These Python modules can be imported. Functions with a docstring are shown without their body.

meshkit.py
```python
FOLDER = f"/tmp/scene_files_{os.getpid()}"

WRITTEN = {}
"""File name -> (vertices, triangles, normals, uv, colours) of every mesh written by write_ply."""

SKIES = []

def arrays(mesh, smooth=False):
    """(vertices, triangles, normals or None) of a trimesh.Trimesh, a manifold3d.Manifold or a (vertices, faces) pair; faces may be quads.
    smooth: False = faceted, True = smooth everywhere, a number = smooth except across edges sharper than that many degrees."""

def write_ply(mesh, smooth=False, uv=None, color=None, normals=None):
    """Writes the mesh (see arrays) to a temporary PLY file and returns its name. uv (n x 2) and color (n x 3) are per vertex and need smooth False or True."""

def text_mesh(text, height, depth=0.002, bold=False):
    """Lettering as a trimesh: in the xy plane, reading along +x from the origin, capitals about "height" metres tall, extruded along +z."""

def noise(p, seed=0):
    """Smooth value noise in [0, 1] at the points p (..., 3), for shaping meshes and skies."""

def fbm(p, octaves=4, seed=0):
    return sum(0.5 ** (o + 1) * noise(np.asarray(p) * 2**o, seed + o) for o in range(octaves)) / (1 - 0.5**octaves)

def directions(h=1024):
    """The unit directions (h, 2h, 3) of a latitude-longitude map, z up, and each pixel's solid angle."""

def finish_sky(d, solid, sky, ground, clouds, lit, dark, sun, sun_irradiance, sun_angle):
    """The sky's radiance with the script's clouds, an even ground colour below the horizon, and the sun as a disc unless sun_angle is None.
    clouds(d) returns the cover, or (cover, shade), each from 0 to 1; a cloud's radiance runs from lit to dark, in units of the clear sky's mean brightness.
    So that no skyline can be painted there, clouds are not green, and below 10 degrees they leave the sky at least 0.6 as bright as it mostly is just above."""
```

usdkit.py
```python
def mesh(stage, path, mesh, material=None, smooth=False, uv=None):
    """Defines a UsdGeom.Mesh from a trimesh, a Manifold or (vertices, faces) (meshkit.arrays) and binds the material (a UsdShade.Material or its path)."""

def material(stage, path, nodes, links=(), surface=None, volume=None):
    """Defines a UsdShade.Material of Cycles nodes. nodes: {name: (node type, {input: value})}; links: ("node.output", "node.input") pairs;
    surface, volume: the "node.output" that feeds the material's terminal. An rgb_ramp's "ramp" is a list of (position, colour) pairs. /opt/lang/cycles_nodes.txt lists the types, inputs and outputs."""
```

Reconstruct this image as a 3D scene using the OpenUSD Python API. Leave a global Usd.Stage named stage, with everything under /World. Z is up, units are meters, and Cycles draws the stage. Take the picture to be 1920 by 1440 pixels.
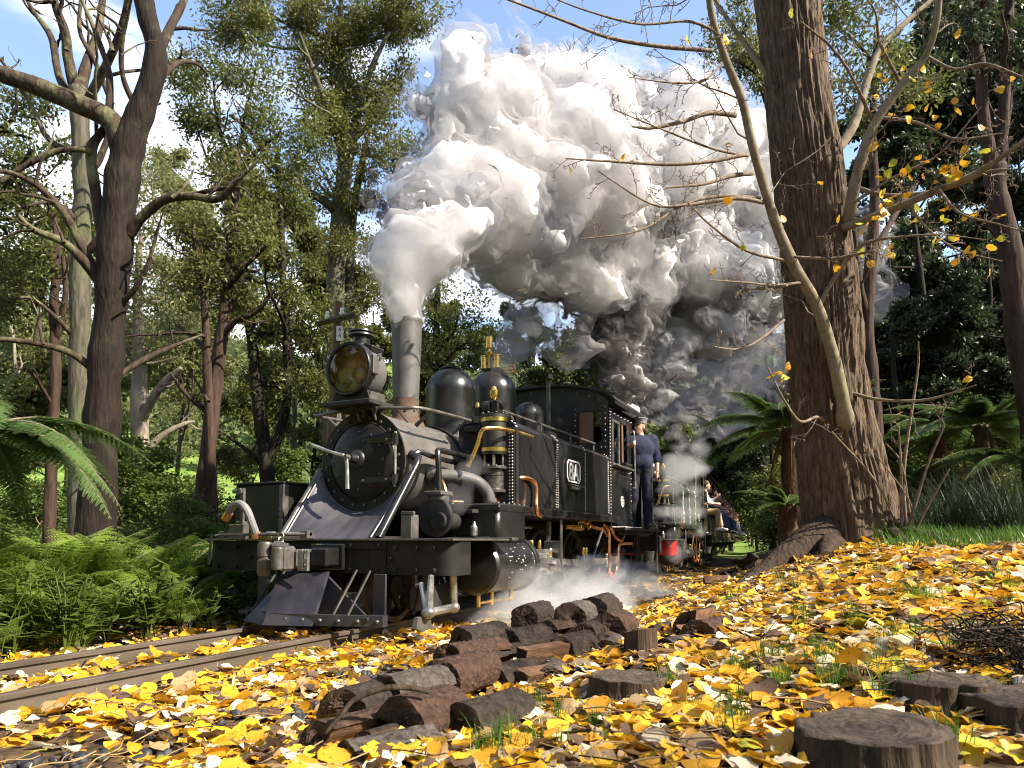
import math, numpy as np, trimesh, usdkit, meshkit
from pxr import Usd, UsdGeom, UsdLux, UsdShade, Gf, Sdf, Vt

stage = Usd.Stage.CreateInMemory()
UsdGeom.Xform.Define(stage, '/World')
stage.SetDefaultPrim(stage.GetPrimAtPath('/World'))
# ---------------------------------------------------------------- camera, sky, sun
YAW, TILT, EYE = .443, .079, np.array([4.317, 3.749, .670])
FOC, CY = 1300.0, 909.5            # focal length and principal row for a 1920 wide picture
FW = np.array([-math.cos(YAW) * math.cos(TILT), -math.sin(YAW) * math.cos(TILT), math.sin(TILT)])
RT = np.cross(FW, [0, 0, 1]); RT /= np.linalg.norm(RT)
UP = np.cross(RT, FW)
cam = UsdGeom.Camera.Define(stage, '/World/camera')
cam.CreateHorizontalApertureAttr(36.0)
cam.CreateFocalLengthAttr(36.0 * FOC / 1920)
cam.CreateVerticalApertureOffsetAttr((CY - 720) / 1920 * 36)
cam.CreateFStopAttr(5.6); cam.CreateFocusDistanceAttr(6.8)
cam.AddTransformOp().Set(Gf.Matrix4d(*RT, 0, *UP, 0, *(-FW), 0, *EYE, 1))
cam.CreateExposureAttr(1.62)

SUN_EL, SUN_AZ = math.radians(40), math.radians(90)      # azimuth from +x towards +y
SUN = np.array([math.cos(SUN_AZ) * math.cos(SUN_EL), math.sin(SUN_AZ) * math.cos(SUN_EL), math.sin(SUN_EL)])
dome = UsdLux.DomeLight.Define(stage, '/World/sky')
sky_look = usdkit.material(stage, '/World/Looks/sky_look', {
    "s": ("sky_texture", {"sky_type": "single_scattering", "sun_disc": False, "sun_elevation": SUN_EL, "sun_rotation": math.atan2(SUN[0], SUN[1]), "aerosol_density": .9}),
    "tc": ("texture_coordinate", {}), "mp": ("mapping", {"scale": (1.2, 1.2, 3.0)}),
    "n": ("noise_texture", {"scale": 2.2, "detail": 6, "roughness": .55}),
    "sx": ("separate_xyz", {}), "lowr": ("map_range", {"from_min": .05, "from_max": .62, "to_min": .34, "to_max": -.04, "clamp": True}),
    "add": ("math", {"math_type": "add"}), "cr": ("map_range", {"from_min": .52, "from_max": .72, "to_min": .03, "to_max": .92, "clamp": True, "range_type": "smoothstep"}),
    "mx": ("mix", {"color2": (4.6, 4.6, 4.75)}),
    "b": ("background_shader", {"strength": .125})},
    [("tc.generated", "mp.vector"), ("mp.vector", "n.vector"), ("tc.generated", "sx.vector"), ("sx.z", "lowr.value"), ("n.fac", "add.value1"), ("lowr.result", "add.value2"),
     ("add.value", "cr.value"), ("cr.result", "mx.fac"), ("s.color", "mx.color1"), ("mx.color", "b.color")], surface="b.background")
UsdShade.MaterialBindingAPI.Apply(dome.GetPrim()).Bind(sky_look)
dome.GetPrim().SetCustomDataByKey('kind', 'structure')
sun = UsdLux.DistantLight.Define(stage, '/World/sun')
sun.CreateIntensityAttr(1.25); sun.CreateAngleAttr(.53); sun.CreateNormalizeAttr(True); sun.CreateColorAttr((1.0, .90, .74))
_x = np.cross([0, 0, 1], SUN); _x /= np.linalg.norm(_x); _y = np.cross(SUN, _x)
sun.AddTransformOp().Set(Gf.Matrix4d(*_x, 0, *_y, 0, *SUN, 0, 0, 0, 0, 1))

# ---------------------------------------------------------------- naming and tagging
_used = {}
def fresh(parent, name):
    n = _used.get((parent, name), 0); _used[(parent, name)] = n + 1
    return f"{parent}/{name}" + (f"_{n:03d}" if n else "")
def tag(prim, label=None, cat=None, group=None, kind=None):
    for k, v in (('label', label), ('category', cat), ('group', group), ('kind', kind)):
        if v: prim.SetCustomDataByKey(k, v)
def place(x, loc=(0, 0, 0), rotz=0, scale=None, tilt=None):
    xf = UsdGeom.Xformable(x)
    xf.AddTranslateOp().Set(Gf.Vec3d(*map(float, loc)))
    if rotz: xf.AddRotateZOp().Set(float(math.degrees(rotz)))
    if tilt is not None: xf.AddRotateXYZOp().Set(Gf.Vec3f(*map(float, tilt)))
    if scale is not None: xf.AddScaleOp().Set(Gf.Vec3f(*([float(scale)] * 3 if np.ndim(scale) == 0 else map(float, scale))))
def thing(name, label, cat, loc=(0, 0, 0), rotz=0, group=None, kind=None, scale=None, tilt=None):
    x = UsdGeom.Xform.Define(stage, fresh('/World', name))
    place(x, loc, rotz, scale, tilt); tag(x.GetPrim(), label, cat, group, kind)
    return str(x.GetPath())
def part(parent, name, m, mat, smooth=35, label=None, kind=None):
    p = fresh(parent, name)
    g = usdkit.mesh(stage, p, m, LOOK[mat], smooth=smooth)
    tag(g.GetPrim(), label, None, None, kind)
    return p
def lone(name, m, mat, label=None, cat=None, group=None, kind=None, smooth=35):
    p = fresh('/World', name)
    g = usdkit.mesh(stage, p, m, LOOK[mat], smooth=smooth); tag(g.GetPrim(), label, cat, group, kind)
    return p
def proto(name):
    stage.CreateClassPrim('/World/Prototypes') if not stage.GetPrimAtPath('/World/Prototypes') else None
    p = '/World/Prototypes/' + name
    UsdGeom.Xform.Define(stage, p)
    return p
def copy_of(src, name, label, cat, loc, rotz=0, group=None, scale=None, tilt=None):
    p = thing(name, label, cat, loc, rotz, group, None, scale, tilt)
    pr = stage.GetPrimAtPath(p)
    pr.GetReferences().AddInternalReference(Sdf.Path(src)); pr.SetInstanceable(True)
    return p
def at(px, py, depth):
    """world point seen at (px, py) of the photograph at a given distance along the view"""
    return EYE + (FW + RT * (px - 960) / FOC - UP * (py - CY) / FOC) * depth

# ---------------------------------------------------------------- mesh helpers: (V, F) pairs
def cat(*ms):
    V, F, n = [], [], 0
    for v, f in ms:
        V.append(np.asarray(v, float)); F.append(np.asarray(f, int) + n); n += len(v)
    return np.vstack(V), np.vstack(F)
def tm(m): return np.array(m.vertices), np.array(m.faces)
def box(x0, x1, y0, y1, z0, z1, b=.006):
    c = np.array([(x0 + x1) / 2, (y0 + y1) / 2, (z0 + z1) / 2]); h = np.abs(np.array([x1 - x0, y1 - y0, z1 - z0])) / 2
    b = min(b, h.min() * .45)
    s = np.array([[i, j, k] for i in (-1, 1) for j in (-1, 1) for k in (-1, 1)], float)
    P = np.vstack([s * (h - b * (1 - np.eye(3)[a])) for a in range(3)])
    m = trimesh.convex.convex_hull(P); return np.array(m.vertices) + c, np.array(m.faces)
def frames(P):
    P = np.asarray(P, float); T = np.gradient(P, axis=0); T /= np.linalg.norm(T, axis=1, keepdims=True) + 1e-12
    n = np.cross(T[0], [0, 0, 1.]);
    if np.linalg.norm(n) < .1: n = np.cross(T[0], [0, 1., 0])
    N = [n / np.linalg.norm(n)]
    for t in T[1:]:
        n = N[-1] - t * (N[-1] @ t); N.append(n / (np.linalg.norm(n) + 1e-12))
    N = np.array(N); return T, N, np.cross(T, N)
def tube(P, r, sides=8, caps=True):
    P = np.asarray(P, float); T, N, B = frames(P); r = np.broadcast_to(r, (len(P),))
    a = np.arange(sides) * 2 * np.pi / sides
    V = (P[:, None] + r[:, None, None] * (np.cos(a)[None, :, None] * N[:, None] + np.sin(a)[None, :, None] * B[:, None])).reshape(-1, 3)
    i, j = np.meshgrid(np.arange(len(P) - 1), np.arange(sides), indexing='ij'); k = (j + 1) % sides
    F = np.concatenate([np.stack([i * sides + j, i * sides + k, (i + 1) * sides + k], -1).reshape(-1, 3), np.stack([i * sides + j, (i + 1) * sides + k, (i + 1) * sides + j], -1).reshape(-1, 3)])
    if caps:
        n = len(V); V = np.vstack([V, P[:1], P[-1:]]); s = np.arange(sides); k = (s + 1) % sides; o = (len(P) - 1) * sides
        F = np.vstack([F, np.stack([np.full(sides, n), k, s], 1), np.stack([np.full(sides, n + 1), o + s, o + k], 1)])
    return V, F
def spline(P, n=6):
    """Catmull-Rom through the points (any number of columns)"""
    P = np.asarray(P, float); Q = np.vstack([2 * P[0] - P[1], P, 2 * P[-1] - P[-2]]); out = []
    for i in range(1, len(Q) - 2):
        for t in np.arange(n) / n:
            a, b, c, d = Q[i - 1:i + 3]
            out.append(.5 * (2 * b + (c - a) * t + (2 * a - 5 * b + 4 * c - d) * t * t + (3 * b - a - 3 * c + d) * t ** 3))
    return np.array(out + [P[-1]])
def pipe(P, r, sides=8, n=5): return tube(spline(P, n), r, sides)
def cyl(p0, p1, r0, r1=None, sides=24): return tube([p0, p1], [r0, r0 if r1 is None else r1], sides)
def lathe(profile, origin=(0, 0, 0), axis='z', sides=40):
    """profile: (radius, height) pairs along the axis"""
    pr = np.asarray(profile, float); a = np.arange(sides) * 2 * np.pi / sides
    ca, sa = np.cos(a), np.sin(a)
    P = np.stack([pr[:, 0, None] * ca, pr[:, 0, None] * sa, np.broadcast_to(pr[:, 1, None], (len(pr), sides))], -1).reshape(-1, 3)
    i, j = np.meshgrid(np.arange(len(pr) - 1), np.arange(sides), indexing='ij'); k = (j + 1) % sides
    F = np.concatenate([np.stack([i * sides + j, i * sides + k, (i + 1) * sides + k], -1).reshape(-1, 3), np.stack([i * sides + j, (i + 1) * sides + k, (i + 1) * sides + j], -1).reshape(-1, 3)])
    if axis == 'x': P = P[:, [2, 0, 1]]
    if axis == 'y': P = P[:, [1, 2, 0]]
    return P + np.asarray(origin), F
def prism(poly, d0, d1, plane='xz'):
    """extrude a 2D outline; plane xz -> along y, yz -> along x, xy -> along z"""
    from shapely.geometry import Polygon
    from shapely.geometry.polygon import orient
    g = poly if hasattr(poly, 'exterior') else Polygon(poly)
    m = trimesh.creation.extrude_polygon(orient(g), abs(d1 - d0), engine='earcut'); v = np.array(m.vertices); f = np.array(m.faces); lo = min(d0, d1)
    a, b, c = v[:, 0], v[:, 1], v[:, 2] + lo
    if plane == 'xy': return np.stack([a, b, c], 1), f
    if plane == 'yz': return np.stack([c, a, b], 1), f
    return np.stack([a, c, b], 1), f[:, ::-1]
def ball(c, r, n=1):
    m = trimesh.creation.icosphere(n, 1.0); return np.array(m.vertices) * np.asarray(r) + np.asarray(c), np.array(m.faces)
_hemi = lathe([(1, 0), (.86, .5), (.5, .86), (0.001, 1)], sides=7)
def rivets(P, normal, r):
    n = np.asarray(normal, float); n /= np.linalg.norm(n); a = np.cross(n, [.3, .5, .81]); a /= np.linalg.norm(a); b = np.cross(n, a)
    V = _hemi[0] @ np.stack([a, b, n]) * r
    P = np.asarray(P, float).reshape(-1, 3)
    return (P[:, None] + V[None]).reshape(-1, 3), (np.arange(len(P))[:, None, None] * len(V) + _hemi[1][None]).reshape(-1, 3)
def line(a, b, n): return np.linspace(a, b, n)
def move(m, d): return np.asarray(m[0]) + np.asarray(d), m[1]
def rot(m, axis, ang, c=(0, 0, 0)):
    R = trimesh.transformations.rotation_matrix(ang, axis)[:3, :3]; c = np.asarray(c, float); return (np.asarray(m[0]) - c) @ R.T + c, m[1]
def surface_nets(S, lo, e):
    """closed surface of a sampled field (inside where S < 0)"""
    S = np.pad(S, 1, constant_values=1.0); ins = S < 0; nx, ny, nz = S.shape
    c = np.zeros((nx - 1, ny - 1, nz - 1), np.int8)
    for a, b, d in np.ndindex(2, 2, 2): c += ins[a:nx - 1 + a, b:ny - 1 + b, d:nz - 1 + d]
    act = (c > 0) & (c < 8); idx = -np.ones(act.shape, np.int64); I = np.argwhere(act); idx[act] = np.arange(len(I))
    acc = np.zeros((len(I), 3)); cnt = np.zeros(len(I)); cs = list(np.ndindex(2, 2, 2))
    val = {k: S[I[:, 0] + k[0], I[:, 1] + k[1], I[:, 2] + k[2]] for k in cs}
    for k in cs:
        for ax in range(3):
            if k[ax] == 0:
                a, b = val[k], val[tuple(1 if j == ax else k[j] for j in range(3))]; m = (a < 0) != (b < 0)
                p = np.repeat(np.array(k, float)[None], len(I), 0); p[:, ax] += np.where(m, a / np.where(m, a - b, 1), 0)
                acc[m] += p[m]; cnt[m] += 1
    V = (I + acc / cnt[:, None] - 1) * e + lo; Q = []
    for ax in range(3):
        s0 = [slice(1, -1)] * 3; s0[ax] = slice(0, -1); s1 = list(s0); s1[ax] = slice(1, None)
        E = np.argwhere(ins[tuple(s0)] != ins[tuple(s1)]); off = np.ones(3, int); off[ax] = 0; E = E + off
        flip = ins[E[:, 0], E[:, 1], E[:, 2]]; o1, o2 = [(1, 2), (2, 0), (0, 1)][ax]
        d1 = np.zeros(3, int); d1[o1] = 1; d2 = np.zeros(3, int); d2[o2] = 1
        g = lambda q: idx[q[:, 0], q[:, 1], q[:, 2]]
        q = np.stack([g(E - d1 - d2), g(E - d2), g(E), g(E - d1)], 1); q[~flip] = q[~flip][:, ::-1]; Q.append(q)
    Q = np.vstack(Q); return V, np.vstack([Q[:, [0, 1, 2]], Q[:, [0, 2, 3]]])

# ---------------------------------------------------------------- materials
LOOK = {}
def look(name, nodes, links, surface="p.BSDF", volume=None):
    LOOK[name] = usdkit.material(stage, '/World/Looks/' + name, nodes, links, surface=surface, volume=volume)
def simple(name, color, rough=.5, metal=0., var=.25, scale=6., bump=0., bscale=40., spec=.5, coat=0., rvar=.15, stretch=(1, 1, 1), dirt=None, dirt_amt=.5, coords='position'):
    """paint, metal, wood...: colour wandering around its mean, uneven gloss, fine relief, patches of dirt"""
    c = np.array(color, float)
    nodes = {"g": ("geometry", {}), "t": ("texture_coordinate", {}), "m": ("mapping", {"scale": stretch}),
             "n": ("noise_texture", {"scale": scale, "detail": 6, "roughness": .6}),
             "r": ("rgb_ramp", {"ramp": [(.3, c * (1 - var)), (.7, c * (1 + var))]}),
             "rr": ("map_range", {"from_min": .3, "from_max": .7, "to_min": max(rough - rvar, .03), "to_max": min(rough + rvar, 1)}),
             "p": ("principled_bsdf", {"metallic": metal, "specular_ior_level": spec, "coat_weight": coat, "coat_roughness": .12})}
    links = [("t.object" if coords == 'object' else "g.position", "m.vector"), ("m.vector", "n.vector"), ("n.fac", "r.fac"), ("n.fac", "rr.value"), ("rr.result", "p.roughness")]
    if dirt is not None:
        nodes |= {"n2": ("noise_texture", {"scale": scale * .6, "detail": 8, "roughness": .7}), "d": ("map_range", {"from_min": .48, "from_max": .66, "to_min": 0, "to_max": dirt_amt, "clamp": True}), "mx": ("mix", {"color2": dirt})}
        links += [("m.vector", "n2.vector"), ("n2.fac", "d.value"), ("d.result", "mx.fac"), ("r.color", "mx.color1"), ("mx.color", "p.base_color")]
    else: links += [("r.color", "p.base_color")]
    if bump:
        nodes |= {"nb": ("noise_texture", {"scale": bscale, "detail": 5}), "b": ("bump", {"strength": bump, "distance": .01})}
        links += [("m.vector", "nb.vector"), ("nb.fac", "b.height"), ("b.normal", "p.normal")]
    look(name, nodes, links)
def leafy(name, cols, rough=.5, trans=.35, spec=.35, clump=1.5, cvar=.35):
    """foliage: every leaf its own tone (random per island), clumps wander; light passes through"""
    cols = [np.array(c, float) for c in cols]; n = len(cols)
    look(name, {"g": ("geometry", {}), "rp": ("rgb_ramp", {"ramp": [(i / max(n - 1, 1), c) for i, c in enumerate(cols)]}),
                "ns": ("noise_texture", {"scale": clump, "detail": 3}), "mr": ("map_range", {"from_min": .3, "from_max": .7, "to_min": 1 - cvar, "to_max": 1 + cvar}),
                "h": ("hsv", {}), "p": ("principled_bsdf", {"roughness": rough, "specular_ior_level": spec}), "tb": ("translucent_bsdf", {}), "mx": ("mix_closure", {"fac": trans})},
         [("g.random_per_island", "rp.fac"), ("g.position", "ns.vector"), ("ns.fac", "mr.value"), ("mr.result", "h.value"), ("rp.color", "h.color"), ("h.color", "p.base_color"), ("h.color", "tb.color"), ("p.BSDF", "mx.closure1"), ("tb.BSDF", "mx.closure2")], surface="mx.closure")
def barky(name, dark, light, scale=(14, 14, 2.2), bump=.9, moss=None, moss_amt=.5):
    nodes = {"g": ("geometry", {}), "m": ("mapping", {"scale": scale}), "n": ("noise_texture", {"scale": 1, "detail": 7, "roughness": .65, "distortion": .6}),
             "v": ("voronoi_texture", {"scale": 1.3, "feature": "f1"}), "r": ("rgb_ramp", {"ramp": [(.28, dark), (.5, (np.array(dark) + np.array(light)) / 2), (.72, light)]}),
             "ad": ("math", {"math_type": "multiply_add", "value2": .6}), "b": ("bump", {"strength": bump, "distance": .02}), "p": ("principled_bsdf", {"roughness": .88, "specular_ior_level": .2})}
    links = [("g.position", "m.vector"), ("m.vector", "n.vector"), ("m.vector", "v.vector"), ("n.fac", "r.fac"), ("v.distance", "ad.value1"), ("n.fac", "ad.value3"), ("ad.value", "b.height"), ("b.normal", "p.normal")]
    if moss is not None:
        nodes |= {"n2": ("noise_texture", {"scale": 1.7, "detail": 7, "roughness": .7}), "d": ("map_range", {"from_min": .5, "from_max": .64, "to_min": 0, "to_max": moss_amt, "clamp": True}), "mx": ("mix", {"color2": moss})}
        links += [("g.position", "n2.vector"), ("n2.fac", "d.value"), ("d.result", "mx.fac"), ("r.color", "mx.color1"), ("mx.color", "p.base_color")]
    else: links += [("r.color", "p.base_color")]
    look(name, nodes, links)

simple('black_paint', (.009, .0088, .0088), .32, 0, .3, 3, .05, 30, .4, .18, .14, dirt=(.045, .040, .034), dirt_amt=.25)
simple('tank_paint', (.009, .009, .010), .17, 0, .3, 2.5, .04, 14, .5, .5, .08, dirt=(.05, .047, .043), dirt_amt=.22, stretch=(1, 1, .35))
simple('green_black_paint', (.010, .011, .008), .45, 0, .3, 2.5, .04, 14, .25, .05, .08, dirt=(.05, .048, .036), dirt_amt=.3)
simple('dark_green_paint', (.015, .023, .011), .22, 0, .3, 2.5, .04, 14, .5, .3, .08, dirt=(.08, .075, .06), dirt_amt=.3)
simple('smokebox_paint', (.085, .078, .072), .52, 0, .3, 4, .12, 40, .45, 0, .12, dirt=(.045, .04, .037), dirt_amt=.6)
simple('door_paint', (.008, .0076, .007), .46, 0, .3, 4, .06, 40, .25, .03, .1, dirt=(.028, .023, .018), dirt_amt=.35)
simple('chimney_paint', (.07, .068, .066), .55, 0, .25, 5, .15, 50, .4, 0, .1, dirt=(.13, .12, .115), dirt_amt=.4)
simple('beam_paint', (.0085, .0078, .007), .6, 0, .35, 5, .08, 40, .22, 0, .1, dirt=(.032, .027, .022), dirt_amt=.35)
simple('rust', (.075, .043, .028), .8, 0, .45, 14, .3, 60, .3, dirt=(.09, .085, .08), dirt_amt=.7)
simple('frame_black', (.012, .011, .011), .62, 0, .4, 6, .1, 40, .3, dirt=(.06, .05, .04), dirt_amt=.4)
simple('apron_steel', (.055, .052, .060), .45, .25, .3, 3, .06, 20, .5, 0, .12, stretch=(1, 3, 1), dirt=(.12, .11, .10), dirt_amt=.45)
simple('pilot_steel', (.019, .018, .025), .48, .1, .3, 6, .1, 40, .5, dirt=(.065, .06, .056), dirt_amt=.4)
simple('steel', (.30, .29, .275), .4, .8, .25, 12, .05, 60, .5, dirt=(.14, .12, .10), dirt_amt=.5)
simple('bright_steel', (.45, .43, .41), .32, .9, .15, 12, .03, 60, .5, dirt=(.3, .27, .23), dirt_amt=.5)
simple('dull_steel', (.095, .088, .08), .48, .45, .3, 10, .1, 60, .5, dirt=(.05, .042, .034), dirt_amt=.5)
simple('brass', (.72, .47, .15), .26, 1, .12, 8, .02, 60, .5)
simple('copper', (.80, .36, .19), .3, 1, .15, 8, .02, 60, .5, dirt=(.35, .17, .10), dirt_amt=.5)
simple('white_paint', (.75, .73, .68), .5, 0, .06, 8)
simple('red_paint', (.27, .016, .014), .4, 0, .2, 5, 0, 30, .5, .2)
simple('rubber', (.035, .033, .032), .7, 0, .3, 9, .2, 60, .3)
simple('hose_grey', (.16, .15, .15), .6, 0, .25, 9, .2, 60, .3)
simple('hose_ribbed', (.075, .072, .07), .55, 0, .3, 20, .2, 60, .3)
simple('oily_iron', (.055, .05, .045), .28, .4, .5, 26, .5, 70, .5, dirt=(.22, .2, .17), dirt_amt=.35)
simple('wood_brown', (.11, .055, .028), .55, 0, .3, 5, .15, 30, stretch=(4, 4, 1))
simple('rail_steel', (.095, .075, .058), .45, .35, .3, 7, .15, 40, .5, stretch=(.3, 1, 1), dirt=(.10, .075, .055), dirt_amt=.6)
simple('carriage_red', (.05, .02, .014), .45, 0, .25, 4, .05, 30)
simple('carriage_cream', (.15, .12, .085), .5, 0, .2, 4, .05, 30, stretch=(1, 1, 2))
simple('lamp_amber', (.46, .33, .16), .30, .35, .35, 9, 0, 30, dirt=(.5, .3, .05), dirt_amt=.5)
simple('skin', (.50, .29, .21), .5, 0, .12, 12, .05, 60, .4)
simple('navy_cloth', (.020, .024, .052), .85, 0, .25, 10, .4, 50, .2)
simple('navy_trouser', (.014, .015, .026), .85, 0, .25, 10, .4, 50, .2)
simple('black_leather', (.018, .017, .017), .4, 0, .25, 20, .1, 50)
simple('hair_brown', (.05, .03, .018), .7, 0, .3, 40, .3, 90)
simple('white_cloth', (.62, .60, .57), .85, 0, .1, 10, .2, 40, .2)
simple('khaki_cloth', (.36, .27, .16), .85, 0, .15, 10, .2, 40, .2)
simple('denim_cloth', (.07, .10, .19), .85, 0, .2, 10, .2, 40, .2)
simple('grey_cloth', (.17, .17, .18), .85, 0, .2, 10, .2, 40, .2)
simple('red_cloth', (.35, .05, .045), .85, 0, .2, 10, .2, 40, .2)
barky('big_bark', (.017, .012, .009), (.165, .115, .078), (34, 34, 6), 1.0)
barky('root_bark', (.012, .008, .0055), (.060, .040, .027), (20, 20, 8), 1.0)
barky('smooth_bark', (.085, .065, .045), (.25, .205, .15), (9, 9, 9), .3, moss=(.14, .15, .06), moss_amt=.5)
barky('dark_bark', (.005, .0035, .003), (.027, .019, .0135), (18, 18, 2.6), 1.0, moss=(.07, .072, .04), moss_amt=.25)
barky('upper_bark', (.014, .010, .008), (.072, .05, .036), (16, 16, 4), .9, moss=(.20, .21, .10), moss_amt=.6)
barky('pale_bark', (.09, .072, .055), (.27, .23, .185), (6, 6, 1.5), .5, moss=(.20, .20, .10), moss_amt=.5)
barky('red_bark', (.016, .010, .008), (.075, .047, .034), (14, 14, 2), .9)
barky('grey_bark', (.028, .025, .019), (.12, .11, .08), (14, 14, 3), .9, moss=(.10, .13, .045), moss_amt=.6)
barky('twig_bark', (.06, .045, .035), (.26, .20, .15), (20, 20, 20), .4)
barky('log_bark', (.007, .005, .004), (.050, .036, .028), (30, 30, 30), 1.0)
barky('log_bark_grey', (.012, .010, .009), (.11, .09, .076), (26, 26, 26), 1.0)
barky('log_bark_red', (.014, .008, .006), (.085, .048, .032), (30, 30, 30), 1.0)
barky('fern_trunk', (.022, .014, .010), (.12, .07, .04), (30, 30, 12), 1.0)
simple('log_split', (.11, .058, .032), .8, 0, .5, 16, .7, 60, .2, stretch=(1, 1, 4), dirt=(.05, .035, .028), dirt_amt=.7)
simple('stump_side', (.055, .036, .022), .85, 0, .6, 20, .8, 60, .2, stretch=(2, 2, .25), dirt=(.018, .014, .012), dirt_amt=.7)
def ringed(name, dark, light, scale, rdir):
    """sawn wood: growth rings round the heart, radial dirt, rough saw marks"""
    look(name, {"t": ("texture_coordinate", {}), "w": ("wave_texture", {"wave_type": "rings", "rings_direction": rdir, "scale": scale, "distortion": 7, "detail": 6, "detail_scale": 2.5}), "n": ("noise_texture", {"scale": 14, "detail": 8, "roughness": .7}), "v": ("voronoi_texture", {"scale": 34, "feature": "distance_to_edge"}),
                "r": ("rgb_ramp", {"ramp": [(.25, dark), (.75, light)]}), "mm": ("math", {"math_type": "multiply_add", "value2": .16}), "sb": ("math", {"math_type": "subtract", "value2": .03}), "b": ("bump", {"strength": .8, "distance": .012}), "p": ("principled_bsdf", {"roughness": .9, "specular_ior_level": .2})},
         [("t.object", "w.vector"), ("t.object", "n.vector"), ("t.object", "v.vector"), ("w.fac", "mm.value1"), ("n.fac", "mm.value3"), ("mm.value", "sb.value1"), ("sb.value", "r.fac"), ("sb.value", "b.height"), ("b.normal", "p.normal"), ("r.color", "p.base_color")])
ringed('stump_top', (.014, .010, .008), (.085, .062, .045), 11, 'z'); ringed('log_end', (.012, .008, .006), (.075, .046, .030), 22, 'spherical')
simple('coal', (.016, .016, .018), .62, 0, .4, 30, .3, 80)
leafy('acacia_leaf', [(0.093, 0.108, 0.025), (0.164, 0.18, 0.039), (0.266, 0.262, 0.063)], .42, 0.5)
leafy('acacia_olive', [(0.108, 0.113, 0.028), (0.185, 0.186, 0.041), (0.292, 0.268, 0.068)], .42, 0.5)
leafy('eucalypt_leaf', [(0.17, 0.182, 0.067), (0.274, 0.285, 0.109), (0.366, 0.363, 0.157)], .45, 0.5)
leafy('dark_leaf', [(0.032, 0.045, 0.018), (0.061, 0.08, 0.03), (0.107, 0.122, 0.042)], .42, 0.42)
leafy('bush_leaf', [(0.083, 0.127, 0.021), (0.16, 0.219, 0.035), (0.263, 0.312, 0.058)], .5, 0.5)
leafy('fern_leaf', [(0.123, 0.187, 0.024), (0.222, 0.297, 0.035), (0.333, 0.385, 0.055)], .55, .5, .25, 1.2, .4)
leafy('fern_light', [(.18, .26, .03), (.27, .35, .05), (.38, .42, .08)], .55, .5, .25, 1.2, .4)
leafy('tree_fern_leaf', [(0.083, 0.138, 0.037), (0.143, 0.22, 0.055), (0.209, 0.286, 0.083)], .45, 0.45, .35)
leafy('dead_frond', [(.10, .045, .018), (.16, .075, .03)], .8, .2, .1)
leafy('grass_blade', [(.06, .13, .015), (.11, .20, .025), (.17, .25, .04)], .45, .4)
leafy('tussock_blade', [(.025, .045, .016), (.055, .075, .025), (.14, .115, .05)], .45, .3)
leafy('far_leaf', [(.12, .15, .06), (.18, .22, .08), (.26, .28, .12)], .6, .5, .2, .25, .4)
YELLOWS = {'yellow_leaf': [(.52, .27, .015), (.62, .36, .02), (.70, .45, .04)], 'golden_leaf': [(.44, .20, .012), (.58, .30, .018)], 'orange_leaf': [(.42, .17, .012), (.56, .26, .015)],
           'pale_leaf': [(.58, .46, .28), (.66, .56, .38), (.70, .60, .42)], 'tan_leaf': [(.30, .19, .09), (.42, .28, .13)], 'brown_leaf': [(.075, .045, .03), (.14, .085, .05)], 'lime_leaf': [(.36, .36, .03), (.48, .45, .05)]}
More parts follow.
